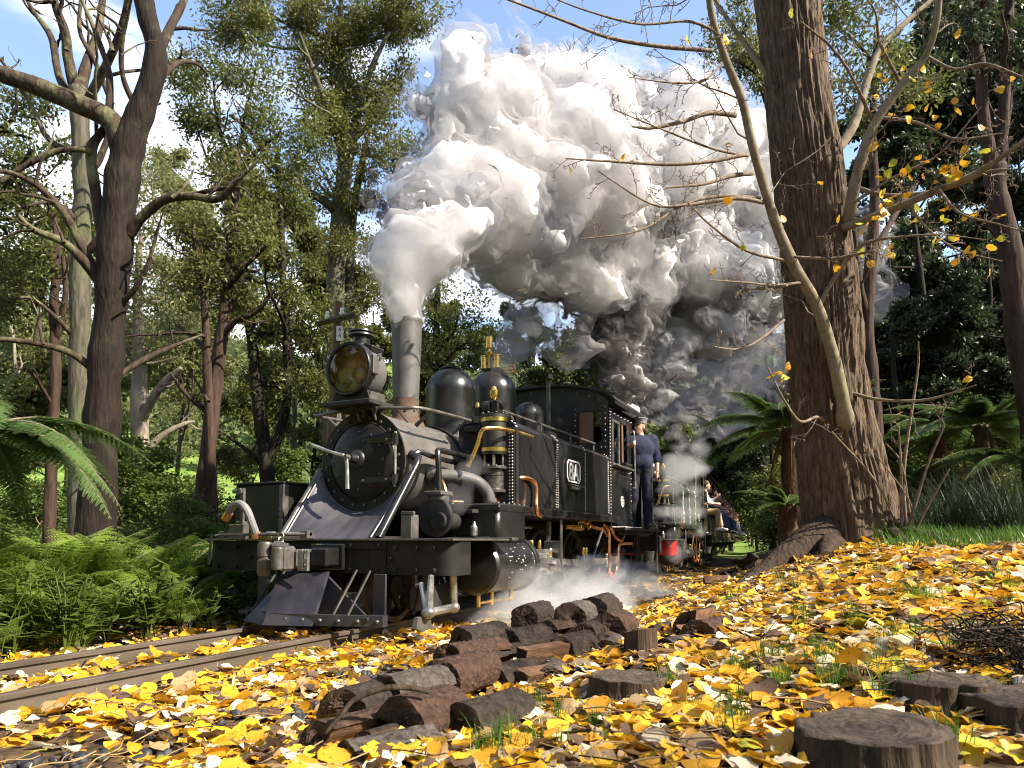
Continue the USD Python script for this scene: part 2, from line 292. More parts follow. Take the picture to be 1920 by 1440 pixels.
for _k, _c in YELLOWS.items():
    c0 = [np.array(c) for c in _c]
    look(_k, {"g": ("geometry", {}), "o": ("object_info", {}), "t": ("texture_coordinate", {}), "n": ("noise_texture", {"scale": 9, "detail": 5}), "w": ("white_noise_texture", {"dimensions": "3D"}),
              "rp": ("rgb_ramp", {"ramp": [(i / (len(c0) - 1), c) for i, c in enumerate(c0)]}), "sp": ("noise_texture", {"scale": 46, "detail": 4}), "sm": ("map_range", {"from_min": .60, "from_max": .68, "to_min": 0, "to_max": .75, "clamp": True}),
              "mx": ("mix", {"color2": c0[0] * np.array([.22, .2, .5])}), "p": ("principled_bsdf", {"roughness": .42, "specular_ior_level": .4}), "tb": ("translucent_bsdf", {}), "mc": ("mix_closure", {"fac": .28}),
              "b": ("bump", {"strength": .35, "distance": .004})},
         [("g.position", "n.vector"), ("n.fac", "rp.fac"), ("g.position", "sp.vector"), ("sp.fac", "sm.value"), ("sm.result", "mx.fac"), ("rp.color", "mx.color1"), ("mx.color", "p.base_color"), ("mx.color", "tb.color"),
          ("sp.fac", "b.height"), ("b.normal", "p.normal"), ("p.BSDF", "mc.closure1"), ("tb.BSDF", "mc.closure2")], surface="mc.closure")
# ================================================================ GROUND
def sstep(t): t = np.clip(t, 0, 1); return t * t * (3 - 2 * t)
def track_y(x):
    """the line bends away to its right behind the first engine"""
    t = np.maximum(0, -np.asarray(x, float) - 6.5)
    return -np.where(t < 5, .01 * t * t, .25 + .1 * (t - 5))
def ground(x, y):
    x, y = np.asarray(x, float), np.asarray(y, float)
    v = y - track_y(x)
    B = .20 + .42 * sstep((2.6 - x) / 5.6)
    z = -.12 + B * sstep((v - 1.25) / 3.1) + .085 * np.maximum(0, v - 4.6) * sstep((1.5 - x) / 4)
    z = z - .08 * sstep((-v - 1.5) / 3) - .035 * np.clip(-v - 4, 0, 14)
    z = z + .025 * np.exp(-(v / .9) ** 4) + .17 * np.exp(-((x + 3.9) ** 2 + (y - 4.0) ** 2) / 2.2)
    R = np.hypot(x, y); q = np.maximum(0, R - 46)
    hill = .10 * q + .0011 * q * q
    hill = np.where(q > 190, .10 * 190 + .0011 * 190 ** 2 + 6 * np.tanh((q - 190) / 90), hill)
    P = np.stack([x / 38, y / 38, np.zeros_like(x)], -1)
    z = z + hill * (.75 + .5 * meshkit.noise(P, 5)) 
    P2 = np.stack([x * 1.6, y * 1.6, np.zeros_like(x)], -1)
    off = sstep((np.abs(v) - 1.0) / .8)
    return z + (meshkit.fbm(P2, 3, 9) - .5) * .09 * off
def gz(x, y): return float(ground(np.array([x]), np.array([y]))[0])
_u = np.linspace(-1, 1, 250); _s = np.sinh(_u * 5.2) / np.sinh(5.2) * 420
GX, GY = np.meshgrid(_s - 1.5, _s + .8, indexing='ij')
GV = np.stack([GX, GY, ground(GX, GY)], -1).reshape(-1, 3)
_i, _j = np.meshgrid(np.arange(249), np.arange(249), indexing='ij'); _a = _i * 250 + _j
GF = np.concatenate([np.stack([_a, _a + 250, _a + 251], -1).reshape(-1, 3), np.stack([_a, _a + 251, _a + 1], -1).reshape(-1, 3)])
look('forest_floor', {
    "g": ("geometry", {}), "n": ("noise_texture", {"scale": 9, "detail": 7, "roughness": .65}), "v": ("voronoi_texture", {"scale": 17}),
    "r": ("rgb_ramp", {"ramp": [(.3, (.022, .015, .010)), (.5, (.06, .038, .02)), (.66, (.14, .085, .035)), (.75, (.24, .15, .05))]}),
    "ng": ("noise_texture", {"scale": .35, "detail": 6}), "gr": ("rgb_ramp", {"ramp": [(.3, (.07, .12, .02)), (.55, (.13, .20, .035)), (.75, (.20, .24, .07))]}),
    "s": ("separate_xyz", {}), "l": ("vector_math", {"math_type": "length"}), "na": ("noise_texture", {"scale": .12, "detail": 4}),
    "ma": ("math", {"math_type": "multiply_add", "value2": 14.0}), "mr": ("map_range", {"from_min": 30, "from_max": 42, "clamp": True}),
    "mx": ("mix", {}), "b": ("bump", {"strength": .7, "distance": .03}), "p": ("principled_bsdf", {"roughness": .9, "specular_ior_level": .2})},
    [("g.position", "n.vector"), ("g.position", "v.vector"), ("n.fac", "r.fac"), ("g.position", "ng.vector"), ("ng.fac", "gr.fac"), ("g.position", "l.vector1"), ("g.position", "na.vector"), ("na.fac", "ma.value1"), ("l.value", "ma.value3"),
     ("ma.value", "mr.value"), ("mr.result", "mx.fac"), ("r.color", "mx.color1"), ("gr.color", "mx.color2"), ("mx.color", "p.base_color"), ("v.distance", "b.height"), ("b.normal", "p.normal")])
lone('ground', (GV, GF), 'forest_floor', kind='structure', smooth=True)

# ================================================================ TREES
def diamonds(C, A, S, L, W, fold=.25):
    """leaf blades: base C, direction A, side S, length L, half width W"""
    N = np.cross(A, S); L = np.broadcast_to(L, (len(C),))[:, None]; W = np.broadcast_to(W, (len(C),))[:, None]
    m = C + A * L * .45 - N * W * fold
    V = np.stack([C, m + S * W, C + A * L, m - S * W], 1).reshape(-1, 3)
    k = np.arange(len(C))[:, None] * 4
    return V, np.concatenate([k + [[0, 1, 2]], k + [[0, 2, 3]]])
def unit(v): return v / (np.linalg.norm(v, axis=-1, keepdims=True) + 1e-9)
def leaf_cloud(rng, centres, radii, n, L, W, droop=.2, flat=.75, shell=.35):
    """leaves spread through blobs (centre, radius), denser towards the outside; blobs are squashed a little"""
    centres = np.asarray(centres, float); radii = np.broadcast_to(radii, (len(centres),))
    C = np.repeat(centres, n, 0); R = np.repeat(radii, n)
    d = unit(rng.normal(size=(len(C), 3))); rr = R * rng.uniform(shell, 1, len(C)) ** .6 * (1 + .35 * rng.normal(size=len(C)).clip(-1, 1.5))
    P = C + d * rr[:, None] * np.array([1, 1, flat])
    A = unit(d * .6 + rng.normal(size=d.shape) * .8 - np.array([0, 0, droop])); S = unit(np.cross(A, unit(rng.normal(size=d.shape))))
    k = rng.uniform(.65, 1.35, len(C))
    return diamonds(P, A, S, L * k, W * k)
def wander(rng, p, d, L, n, bend, up):
    P = [np.array(p, float)]; d = unit(np.array(d, float)); s = L / n
    for _ in range(n):
        d = unit(d + rng.normal(size=3) * bend + np.array([0, 0, up])); P.append(P[-1] + d * s)
    return np.array(P)
def grow(rng, P, R, level, tubes, tips, spread=.9, kids=4, ratio=.55, up=.06, bend=.16, first=.35, min_r=.006, sides=6):
    """branches leaving the polyline P with radii R; tips collects the ends of the last ones"""
    if level == 0: return
    L = np.linalg.norm(np.diff(P, axis=0), axis=1).sum()
    for k in range(kids):
        t = first + (1 - first) * (k + rng.random() * .9) / kids; i = min(int(t * (len(P) - 1)), len(P) - 2)
        p = P[i] + (P[i + 1] - P[i]) * (t * (len(P) - 1) - i); a = unit(P[i + 1] - P[i]); o = unit(np.cross(a, rng.normal(size=3)))
        d = unit(a * rng.uniform(.35, .9) + o * spread); l = L * ratio * (1.15 - .55 * t) * rng.uniform(.7, 1.2); n = 6
        r0 = max(R[i] * rng.uniform(.42, .62), min_r); Q = wander(rng, p, d, l, n, bend, up); r = np.linspace(r0, max(r0 * .35, min_r * .6), n + 1)
        tubes.append(tube(Q, r, sides if level > 1 else max(4, sides - 2), caps=False)); tips.append((level, Q[-1], l)); tips.append((level, Q[-3], l))
        grow(rng, Q, r, level - 1, tubes, tips, spread, max(2, kids - 1), ratio, up, bend, .3, min_r, sides)
def gnarl(m, amp, freq, seed=0, stretch=1.0):
    """knobbly bark relief on a tube mesh"""
    V, F = m; t = trimesh.Trimesh(V, F, process=False); N = np.array(t.vertex_normals)
    n = meshkit.fbm(V * np.array([freq, freq, freq * stretch]), 4, seed) - .5
    return V + N * (n * 2 * amp)[:, None], F
def px_limb(pts, d0, d1=None, n=6, sides=10, knob=.12, seed=0):
    """a limb traced from the photograph: (x, y, half width) in its pixels, at distance d0 to d1"""
    pts = np.asarray(pts, float); d1 = d0 if d1 is None else d1; dd = np.linspace(d0, d1, len(pts))
    W = np.array([at(a, b, d) for (a, b, _), d in zip(pts, dd)]); r = pts[:, 2] / FOC * dd
    Q = spline(np.column_stack([W, r]), n); r = np.maximum(Q[:, 3], .003)
    k = 1 + .25 * (meshkit.noise(Q[:, :3] * 5, seed) - .5)
    m = tube(Q[:, :3], r * k, sides)
    return gnarl(m, float(r.mean()) * knob, 9 / max(r.mean() * 12, .6), seed, .45) if knob else m
def px_tree(name, label, cat_, trunk, limbs, depth, mat, mat2=None, crown=None, leaf=None, seed=0, group=None, n=300, L=.10, W=.022, sides=12, twigs=0, blob=.55):
    """a tree traced from the photograph: trunk, limbs, and a crown of leaf clumps filling ellipses (x, y, rx, ry) in its pixels"""
    rng = np.random.default_rng(seed + 100)
    t = thing(name, label, cat_, group=group)
    tk = list(trunk); x0, y0, r0 = tk[0]; b = at(x0, y0, depth); zb = gz(b[0], b[1]); y1 = 1012 + (EYE[2] - zb + .12) / depth * FOC
    if y1 > y0 + 4: tk = [(x0 - (tk[1][0] - x0) * (y1 - y0) / max(y0 - tk[1][1], 20) * .5, y1, r0 * 1.22)] + tk
    part(t, 'trunk', px_limb(tk, depth, sides=sides + 6, seed=seed), mat, smooth=True)
    tips = []
    for k, l in enumerate(limbs):
        dd = depth + rng.uniform(-.12, .12) * depth * .8 if k else depth * .97
        tubes = [px_limb(l, depth, dd, sides=max(6, sides - 3), seed=seed + k)]
        if twigs and l[-1][2] < 9:
            P = np.array([at(a, c, dd) for a, c, _ in l]); P = spline(P, 3); R = np.linspace(l[0][2], l[-1][2], len(P)) / FOC * dd
            grow(rng, P, R, 2, tubes, tips, 1.0, twigs, .38, .03, .2, .3, .004, 5)
        part(t, 'branch', cat(*tubes), mat2 or mat, smooth=True)
    if crown:
        cs, rs, bt = [], [], []
        for (a, c, rx, ry) in crown:
            m = max(4, int(rx * ry * (depth / FOC) ** 2 * 3.14 / (blob * blob) * 1.15))
            for _ in range(m):
                q = rng.uniform(-1, 1, 2)
                while q @ q > 1: q = rng.uniform(-1, 1, 2)
                d = depth + rng.uniform(-1, 1) * max(rx, ry) / FOC * depth * .8
                cs.append(at(a + q[0] * rx, c + q[1] * ry, d)); rs.append(blob * rng.uniform(.5, 1.05))
            p0 = at(*(min(((u, w) for u, w, _ in trunk), key=lambda s: abs(s[1] - c - ry * .8))), depth)
            p1 = at(a, c, depth); mid = (p0 + p1) / 2 + np.array([0, 0, -.1]) + rng.normal(size=3) * .15
            r1 = max(rx, ry) / FOC * depth * .035 + .012
            P = spline([p0, mid, p1], 5); R = np.linspace(r1 * 1.5, r1 * .5, len(P)); bq = [tube(P, R, 6)]; grow(rng, P, R, 2, bq, tips, .9, 4, .4, .05, .2, .3, .006, 5); bt.append(cat(*bq))
        for m_ in bt: part(t, 'crown_branch', m_, mat2 or mat, smooth=True)
        part(t, 'crown', leaf_cloud(rng, cs, rs, n, L, W), leaf, smooth=False)
    return t
# ---- the dark old tree at the left, with its bare limbs
px_tree('old_wattle_tree', 'massive dark forked tree with thick mossy left limb and bare crooked branches, left foreground', 'tree',
        [(178, 1050, 38), (181, 980, 34), (186, 880, 32), (193, 760, 30), (202, 640, 29), (213, 520, 28), (222, 400, 28), (231, 320, 29), (242, 262, 27), (262, 215, 23), (284, 150, 21), (292, 90, 19), (276, 30, 18), (258, -50, 17)],
        [[(232, 310, 18), (222, 255, 20), (203, 222, 19), (150, 196, 17.5), (80, 166, 16.5), (0, 138, 15), (-90, 108, 13)],
         [(288, 125, 9.8), (314, 62, 8.2), (345, 0, 6.6), (362, -50, 5.7)], [(238, 442, 11), (268, 405, 9), (310, 374, 8.2), (360, 368, 7.4), (410, 373, 6.6), (442, 340, 4.9), (485, 300, 2.5)],
         [(360, 367, 4.9), (400, 356, 4.1), (450, 352, 2), (480, 375, 1.2)], [(222, 572, 6.6), (250, 545, 4.9), (276, 500, 4.1), (296, 430, 2.5), (305, 400, 1.2)],
         [(185, 525, 11), (150, 482, 9), (115, 452, 7.4), (62, 430, 5.7), (30, 400, 3.3)], [(176, 505, 9.8), (142, 440, 8.2), (122, 402, 7.4), (92, 368, 6.6), (60, 342, 4.9), (10, 322, 4.1), (-40, 330, 3.3)],
         [(176, 692, 8.2), (132, 662, 6.6), (80, 646, 5.7), (0, 636, 5.7), (-50, 642, 4.9)], [(206, 716, 6.6), (250, 686, 5.7), (300, 660, 4.9), (350, 639, 3.3), (378, 628, 1.6)],
         [(196, 470, 11), (182, 375, 9.8), (171, 282, 9), (200, 232, 7.4), (206, 150, 5.7), (190, 90, 4.9), (160, 15, 3.3), (140, -30, 2.5)], [(171, 285, 6.6), (150, 280, 5.7), (100, 285, 5.7), (40, 315, 4.9), (0, 342, 4.1)],
         [(290, 160, 5.7), (330, 120, 4.9), (365, 118, 3.3), (390, 140, 1.6)], [(262, 215, 5.7), (232, 150, 4.9), (228, 90, 4.1), (240, 30, 2.5), (250, -20, 1.6)]],
        8.7, 'dark_bark', 'upper_bark', seed=1, sides=16, twigs=3)
px_tree('bare_snag', 'pale dead tree with mossy upright bare limbs just behind the dark forked tree', 'tree',
        [(150, 1000, 21.5), (150, 860, 20), (150, 720, 18.5), (151, 500, 17.8), (155, 350, 16.3), (150, 225, 15.5), (145, 165, 14.8)],
        [[(143, 175, 11.1), (128, 112, 9.62), (122, 62, 8.14), (104, 10, 6.66), (95, -40, 5.92)], [(150, 180, 10.4), (164, 115, 8.88), (184, 62, 7.4), (192, 0, 5.92), (196, -40, 5.18)], [(158, 200, 8.88), (196, 128, 7.4), (222, 70, 6.66), (238, 5, 5.18), (244, -40, 4.44)],
         [(140, 200, 8.14), (110, 140, 6.66), (96, 70, 5.92), (62, 20, 3.7), (40, -20, 2.96)], [(160, 330, 7.4), (190, 290, 5.92), (210, 210, 5.18), (180, 120, 4.44), (150, 60, 3.7), (152, -10, 2.96)], [(142, 290, 5.92), (90, 260, 5.18), (60, 200, 3.7), (0, 110, 2.96), (-30, 90, 2.22)],
         [(150, 430, 6.66), (120, 390, 5.18), (80, 380, 3.7), (40, 390, 2.22)], [(158, 480, 7.4), (205, 420, 5.92), (215, 360, 4.44), (200, 330, 2.96)], [(146, 640, 5.18), (110, 600, 4.44), (60, 560, 2.96), (20, 560, 2.22)]],
        10.4, 'grey_bark', 'upper_bark', seed=2, sides=12, twigs=3)
px_tree('red_trunk_tree', 'leaning reddish barked tree with twin stem left of the engine tool box', 'tree',
        [(374, 985, 16), (385, 880, 14), (398, 780, 14), (406, 700, 13), (420, 600, 11), (431, 500, 9), (441, 380, 7), (446, 280, 5)],
        [[(400, 985, 10), (396, 880, 9), (392, 770, 9), (388, 690, 8), (386, 620, 7), (378, 520, 5), (360, 420, 3)], [(416, 630, 6), (445, 600, 5), (480, 585, 4), (520, 540, 2)], [(428, 540, 6), (460, 500, 4), (500, 460, 3)], [(408, 690, 5), (370, 640, 4), (330, 610, 2.5)], [(398, 780, 5), (350, 740, 4), (320, 700, 2)]],
        13, 'red_bark', crown=[(440, 330, 55, 40), (420, 420, 60, 35), (480, 440, 45, 40), (380, 500, 45, 30), (440, 560, 60, 30), (350, 440, 40, 30)], leaf='acacia_olive', seed=3, twigs=3, n=260)
px_tree('slender_wattle', 'slender dark tree with clumpy foliage standing between the red trunk and the tall mossy tree', 'tree',
        [(503, 960, 14), (500, 880, 13), (490, 800, 12), (480, 720, 11), (470, 620, 9), (452, 520, 8), (440, 420, 6), (445, 330, 4)],
        [[(500, 870, 9), (528, 800, 9), (540, 720, 8), (535, 620, 7), (530, 500, 6), (526, 380, 5), (520, 280, 4)], [(505, 890, 5), (470, 850, 4), (430, 820, 3), (400, 800, 2)], [(470, 620, 5), (500, 560, 4), (530, 520, 2)]],
        14.5, 'dark_bark', crown=[(400, 150, 75, 55), (365, 225, 45, 40), (450, 235, 70, 50), (470, 330, 60, 45), (530, 250, 60, 70), (545, 400, 55, 50), (560, 520, 50, 55), (530, 620, 55, 50), (545, 720, 60, 45), (602, 610, 45, 50), (600, 715, 45, 45), (480, 130, 50, 40)],
        leaf='acacia_leaf', seed=4, twigs=3, n=430, L=.085, W=.019)
px_tree('tall_mossy_tree', 'tall straight mossy tree with the big sunlit crown left of the chimney steam', 'tree',
        [(620, 985, 19), (622, 850, 18), (625, 700, 18), (628, 590, 17), (632, 480, 17), (640, 380, 16), (648, 280, 13), (640, 180, 10), (636, 80, 7), (640, 0, 4)],
        [[(645, 330, 10), (662, 260, 9), (676, 190, 7), (700, 120, 5), (730, 60, 3)], [(632, 400, 9), (605, 375, 8), (560, 350, 7), (505, 300, 6), (470, 245, 5), (430, 215, 3)], [(645, 300, 7), (620, 220, 6), (590, 140, 5), (560, 60, 3)], [(650, 985, 12), (653, 800, 12), (655, 640, 11), (656, 480, 9), (668, 360, 7), (690, 260, 5)]],
        17, 'grey_bark', crown=[(500, 30, 95, 55), (620, 40, 110, 80), (735, 60, 88, 85), (590, 150, 80, 65), (710, 170, 75, 75), (640, 255, 95, 55), (735, 280, 45, 50), (700, 380, 40, 55), (590, 335, 60, 40), (665, 450, 50, 50), (690, 540, 30, 40), (430, 60, 30, 40)],
        leaf='acacia_olive', seed=5, twigs=3, n=560, L=.09, W=.019)
px_tree('far_left_tree', 'dark crowned tree cut off by the left edge of the view', 'tree', [(-60, 1000, 14), (-55, 700, 12), (-40, 400, 9), (-10, 250, 6)], [[(-40, 420, 6), (20, 340, 5), (60, 280, 3)]],
        13.5, 'dark_bark', crown=[(30, 160, 65, 55), (60, 260, 75, 60), (30, 370, 70, 60), (100, 400, 50, 45), (10, 470, 50, 40)], leaf='acacia_leaf', seed=6, twigs=3, n=330)
px_tree('thin_red_sapling', 'thin reddish stem growing left of the dark forked tree', 'tree', [(92, 1010, 11), (97, 850, 10), (105, 700, 9), (101, 580, 8), (108, 470, 6), (100, 400, 4)], [[(104, 640, 6), (122, 560, 5), (118, 480, 3)], [(98, 760, 4), (60, 700, 3), (30, 690, 2)]],
        11.5, 'red_bark', crown=[(60, 480, 50, 30), (20, 560, 40, 30)], leaf='acacia_leaf', seed=7, twigs=3, n=240)
px_tree('white_gum', 'pale white gum with a forked smooth trunk in the sunny clearing', 'tree', [(262, 985, 19), (263, 850, 17), (260, 760, 15), (262, 680, 12), (258, 560, 8), (262, 460, 5)],
        [[(262, 800, 9), (285, 750, 8), (310, 715, 7), (340, 690, 4)], [(262, 865, 7), (300, 820, 6), (345, 795, 4), (365, 790, 2)], [(260, 700, 6), (230, 640, 4), (200, 600, 3)]],
        21, 'pale_bark', crown=[(262, 420, 60, 60), (300, 520, 65, 50), (230, 540, 60, 45), (330, 620, 50, 40), (285, 340, 45, 35), (200, 640, 40, 30)], leaf='eucalypt_leaf', seed=8, twigs=3, n=380, L=.13, W=.024, blob=.8)
# right hand background trunks
px_tree('brown_gum', 'brown smooth barked tree standing just right of the big leaning trunk', 'tree', [(1642, 880, 14), (1640, 780, 13), (1632, 690, 13), (1625, 600, 12), (1632, 500, 11), (1640, 380, 9), (1636, 250, 7), (1640, 120, 5)],
        [[(1626, 600, 7), (1610, 520, 6), (1600, 420, 4)], [(1634, 480, 6), (1680, 400, 5), (1720, 340, 3)]], 13.5, 'red_bark', crown=[(1640, 60, 70, 60), (1600, 180, 45, 50), (1700, 150, 60, 55), (1560, 40, 40, 40)], leaf='acacia_leaf', seed=9, twigs=3, n=300)
px_tree('edge_gum', 'reddish forked gum at the right edge of the view', 'tree', [(1960, 960, 25), (1935, 760, 24), (1908, 600, 22), (1892, 460, 20), (1868, 350, 18), (1866, 310, 18)],
        [[(1866, 325, 13), (1846, 240, 11), (1838, 130, 10), (1812, 0, 9), (1800, -50, 8)], [(1868, 330, 13), (1880, 240, 11), (1886, 120, 9), (1893, 0, 8), (1896, -50, 7)], [(1892, 470, 7), (1850, 420, 5), (1800, 400, 3)]], 11, 'red_bark', seed=10, twigs=3,
        crown=[(1900, 40, 60, 50), (1800, 60, 60, 50)], leaf='dark_leaf', n=300)
px_tree('green_tip_tree', 'leafy tree whose crown shows between the bare limb and the big trunk at the top', 'tree', [(1510, 900, 9), (1505, 600, 9), (1478, 350, 7), (1425, 150, 5), (1394, 60, 3)], [[(1470, 320, 4), (1400, 230, 3), (1365, 150, 2)]], 17, 'dark_bark',
        crown=[(1395, 40, 55, 60), (1370, 110, 40, 35), (1420, 120, 30, 40)], leaf='acacia_olive', seed=11, twigs=3, n=330)
px_tree('behind_steam_tree', 'dark tree showing below the steam between chimney and safety valves', 'tree', [(820, 980, 9), (819, 760, 8), (818, 650, 7), (820, 560, 5), (824, 480, 4)], [[(819, 700, 4), (850, 660, 3), (880, 640, 2)]], 20, 'dark_bark',
        crown=[(860, 590, 60, 45), (900, 650, 45, 45), (850, 680, 40, 35), (790, 650, 35, 40), (800, 520, 50, 45)], leaf='acacia_leaf', seed=12, twigs=3, n=300)

# ---- prototypes for the forest behind, each with trunk and crown
def proto_tree(name, seed, H, r, bark, leaf, first, spread, ratio, kids, blob, n, L, W, up=.06, droop=.2, levels=3, lean=.05):
    rng = np.random.default_rng(seed); P = wander(rng, (0, 0, -.3), (0, 0, 1), H, 14, lean, .12); R = np.linspace(r, r * .18, 15); R[0] *= 1.3
    tubes, tips = [tube(P, R, 10)], []
    grow(rng, P, R, levels, tubes, tips, spread, kids, ratio, up, .17, first, .012, 6)
    q = [(p, l) for lv, p, l in tips if lv <= 2]; cs = np.array([p for p, _ in q]); rs = np.clip(np.array([l for _, l in q]) * blob, .25, 1.3)
    t = proto(name); part(t, 'trunk', cat(*tubes), bark, smooth=True); part(t, 'crown', leaf_cloud(rng, cs, rs, n, L, W, droop), leaf, smooth=False)
    return t, H
PT = {'wattle': proto_tree('wattle', 21, 14, .15, 'dark_bark', 'acacia_leaf', .30, .95, .36, 9, .6, 56, .165, .046),
      'wattle2': proto_tree('wattle_olive', 22, 15, .16, 'grey_bark', 'acacia_olive', .38, .9, .33, 9, .6, 56, .165, .046),
      'gum': proto_tree('gum', 23, 17, .17, 'pale_bark', 'eucalypt_leaf', .35, .8, .34, 8, .7, 66, .19, .032, .1, .5),
      'gum2': proto_tree('gum_olive', 24, 16, .14, 'grey_bark', 'eucalypt_leaf', .25, .75, .36, 9, .7, 50, .19, .034, .12, .5),
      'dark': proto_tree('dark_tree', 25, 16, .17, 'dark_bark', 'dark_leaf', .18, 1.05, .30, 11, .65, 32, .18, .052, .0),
      'bush': proto_tree('bush', 26, 2.6, .04, 'twig_bark', 'bush_leaf', .08, 1.1, .55, 7, .5, 110, .085, .026, .05, .1, 2, .15),
      'shrub': proto_tree('dark_shrub', 27, 2.8, .04, 'twig_bark', 'acacia_leaf', .06, 1.1, .55, 8, .5, 120, .085, .022, .05, .1, 2, .15)}
_seen = {}
def stand(kind, px, d, top, name, label, cat_='tree', group=None, sink=0, rz=None, wide=1.0):
    p, H = PT[kind]; w = at(px, 1012, d); z = gz(w[0], w[1]); h = (1012 - top) / FOC * d + EYE[2] - z
    s = h / H; k = _seen[kind] = _seen.get(kind, 0) + 1
    return copy_of(p, name, label, cat_, (w[0], w[1], z - sink), (k * 2.399) % 6.28 if rz is None else rz, group, (s * wide, s * wide, s))
def stands(rows, name, cat_, group, wide=1.0):
    for kind, px, d, top, lab in rows: stand(kind, px, d, top, name, lab, cat_, group, wide=wide)
stands([('gum', 20, 24, 430, 'airy pale gum at the far left edge of the sunny background'), ('gum2', 110, 28, 470, 'slender gum behind the thin red stem at left'), ('gum2', 330, 26, 430, 'slender gum between the white gum and the leaning red trunk'), ('gum', 400, 30, 400, 'pale gum right behind the leaning red trunk'),
        ('wattle2', 560, 27, 380, 'olive wattle left of the tall mossy tree'), ('wattle2', 680, 24, 560, 'olive wattle right of the tall mossy tree'), ('wattle', 730, 30, 640, 'low green wattle behind the chimney'), ('gum', 250, 44, 640, 'distant pale gum in the gap behind the white gum'),
        ('wattle', -60, 20, 380, 'wattle mostly cut off by the left edge'), ('wattle', 575, 24, 520, 'green wattle behind the headlight and pole')], 'background_tree', 'tree', 'trees of the sunny background at left')
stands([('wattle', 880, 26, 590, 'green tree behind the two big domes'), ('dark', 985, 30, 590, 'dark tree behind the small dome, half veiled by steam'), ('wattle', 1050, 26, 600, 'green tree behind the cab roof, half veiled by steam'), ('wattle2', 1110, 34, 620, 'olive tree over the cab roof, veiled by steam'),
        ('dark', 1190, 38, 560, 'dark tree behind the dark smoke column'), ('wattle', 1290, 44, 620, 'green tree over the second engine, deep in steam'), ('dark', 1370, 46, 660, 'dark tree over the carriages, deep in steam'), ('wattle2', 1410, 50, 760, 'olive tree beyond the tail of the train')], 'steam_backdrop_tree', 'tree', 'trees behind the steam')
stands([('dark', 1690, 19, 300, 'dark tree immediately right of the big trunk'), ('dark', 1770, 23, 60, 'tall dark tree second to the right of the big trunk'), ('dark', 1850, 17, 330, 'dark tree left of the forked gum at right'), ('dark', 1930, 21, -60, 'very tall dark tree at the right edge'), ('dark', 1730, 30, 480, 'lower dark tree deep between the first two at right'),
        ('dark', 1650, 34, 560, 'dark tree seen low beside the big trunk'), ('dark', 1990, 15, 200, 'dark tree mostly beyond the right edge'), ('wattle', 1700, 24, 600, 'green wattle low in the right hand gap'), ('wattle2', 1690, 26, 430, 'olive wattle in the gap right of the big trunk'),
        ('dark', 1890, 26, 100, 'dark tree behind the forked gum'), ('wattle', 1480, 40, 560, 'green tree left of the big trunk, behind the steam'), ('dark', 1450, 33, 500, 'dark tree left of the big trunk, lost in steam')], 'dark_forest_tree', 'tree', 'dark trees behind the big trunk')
def bare_tree():
    rng = np.random.default_rng(88); P = wander(rng, (0, 0, -.3), (.05, 0, 1), 13, 14, .05, .1); R = np.linspace(.17, .03, 15); tubes, tips = [tube(P, R, 8)], []
    grow(rng, P, R, 3, tubes, tips, .95, 7, .36, .05, .16, .35, .008, 5); t = proto('bare_poplar'); part(t, 'trunk', cat(*tubes), 'grey_bark', smooth=True)
    part(t, 'crown', leaf_cloud(rng, np.array([p for _, p, _ in tips]), .4, 3, .10, .035), 'yellow_leaf', smooth=False); return t
_bare = bare_tree()
for x, y, s, r in ((3.0, 13.5, .95, 2), (-5.2, 15.5, 1.1, 4)):
    copy_of(_bare, 'bare_poplar', 'nearly bare poplar up the bank beyond the right edge of the view', 'tree', (x, y, gz(x, y)), r, 'bare poplars up the bank', s)
# the forest goes on behind the photographer, out of view
_fr = np.random.default_rng(62)
for k in range(26):
    a = -1.25 + 2.35 * (k + _fr.random()) / 26; R = _fr.uniform(11, 24) if a < .75 else _fr.uniform(24, 32); x, y = EYE[0] + R * math.cos(a), EYE[1] + R * math.sin(a); kk = ['wattle', 'dark', 'wattle2', 'dark'][k % 4]; h = _fr.uniform(11, 15)
    copy_of(PT[kk][0], 'rear_forest_tree', 'tree of the forest behind the photographer, out of view', 'tree', (x, y, gz(x, y) - .1), k * 2.4, 'forest behind the photographer', h / PT[kk][1])
stands([('bush', 40, 13, 950, 'leafy bush at the left edge behind the ferns'), ('shrub', 110, 15, 930, 'dark bush left of the dark forked tree'), ('bush', 230, 14, 920, 'bright bush right at the foot of the dark forked tree'), ('bush', 300, 16, 900, 'bright bush below the white gum'), ('bush', 350, 13.5, 945, 'bright bush left of the leaning red trunk'),
        ('shrub', 420, 15, 955, 'dark bush behind the tool box'), ('bush', 260, 20, 880, 'taller bush deep behind the white gum'), ('bush', 20, 17, 880, 'taller bush deep at the left edge'), ('shrub', 440, 12, 970, 'low dark bush left of the front beam'), ('bush', 330, 11.5, 970, 'low bush in front of the leaning red trunk'), ('bush', 560, 16, 900, 'bush behind the smokebox apron')], 'undergrowth_bush', 'bush', 'bushes below the left trees', 1.4)
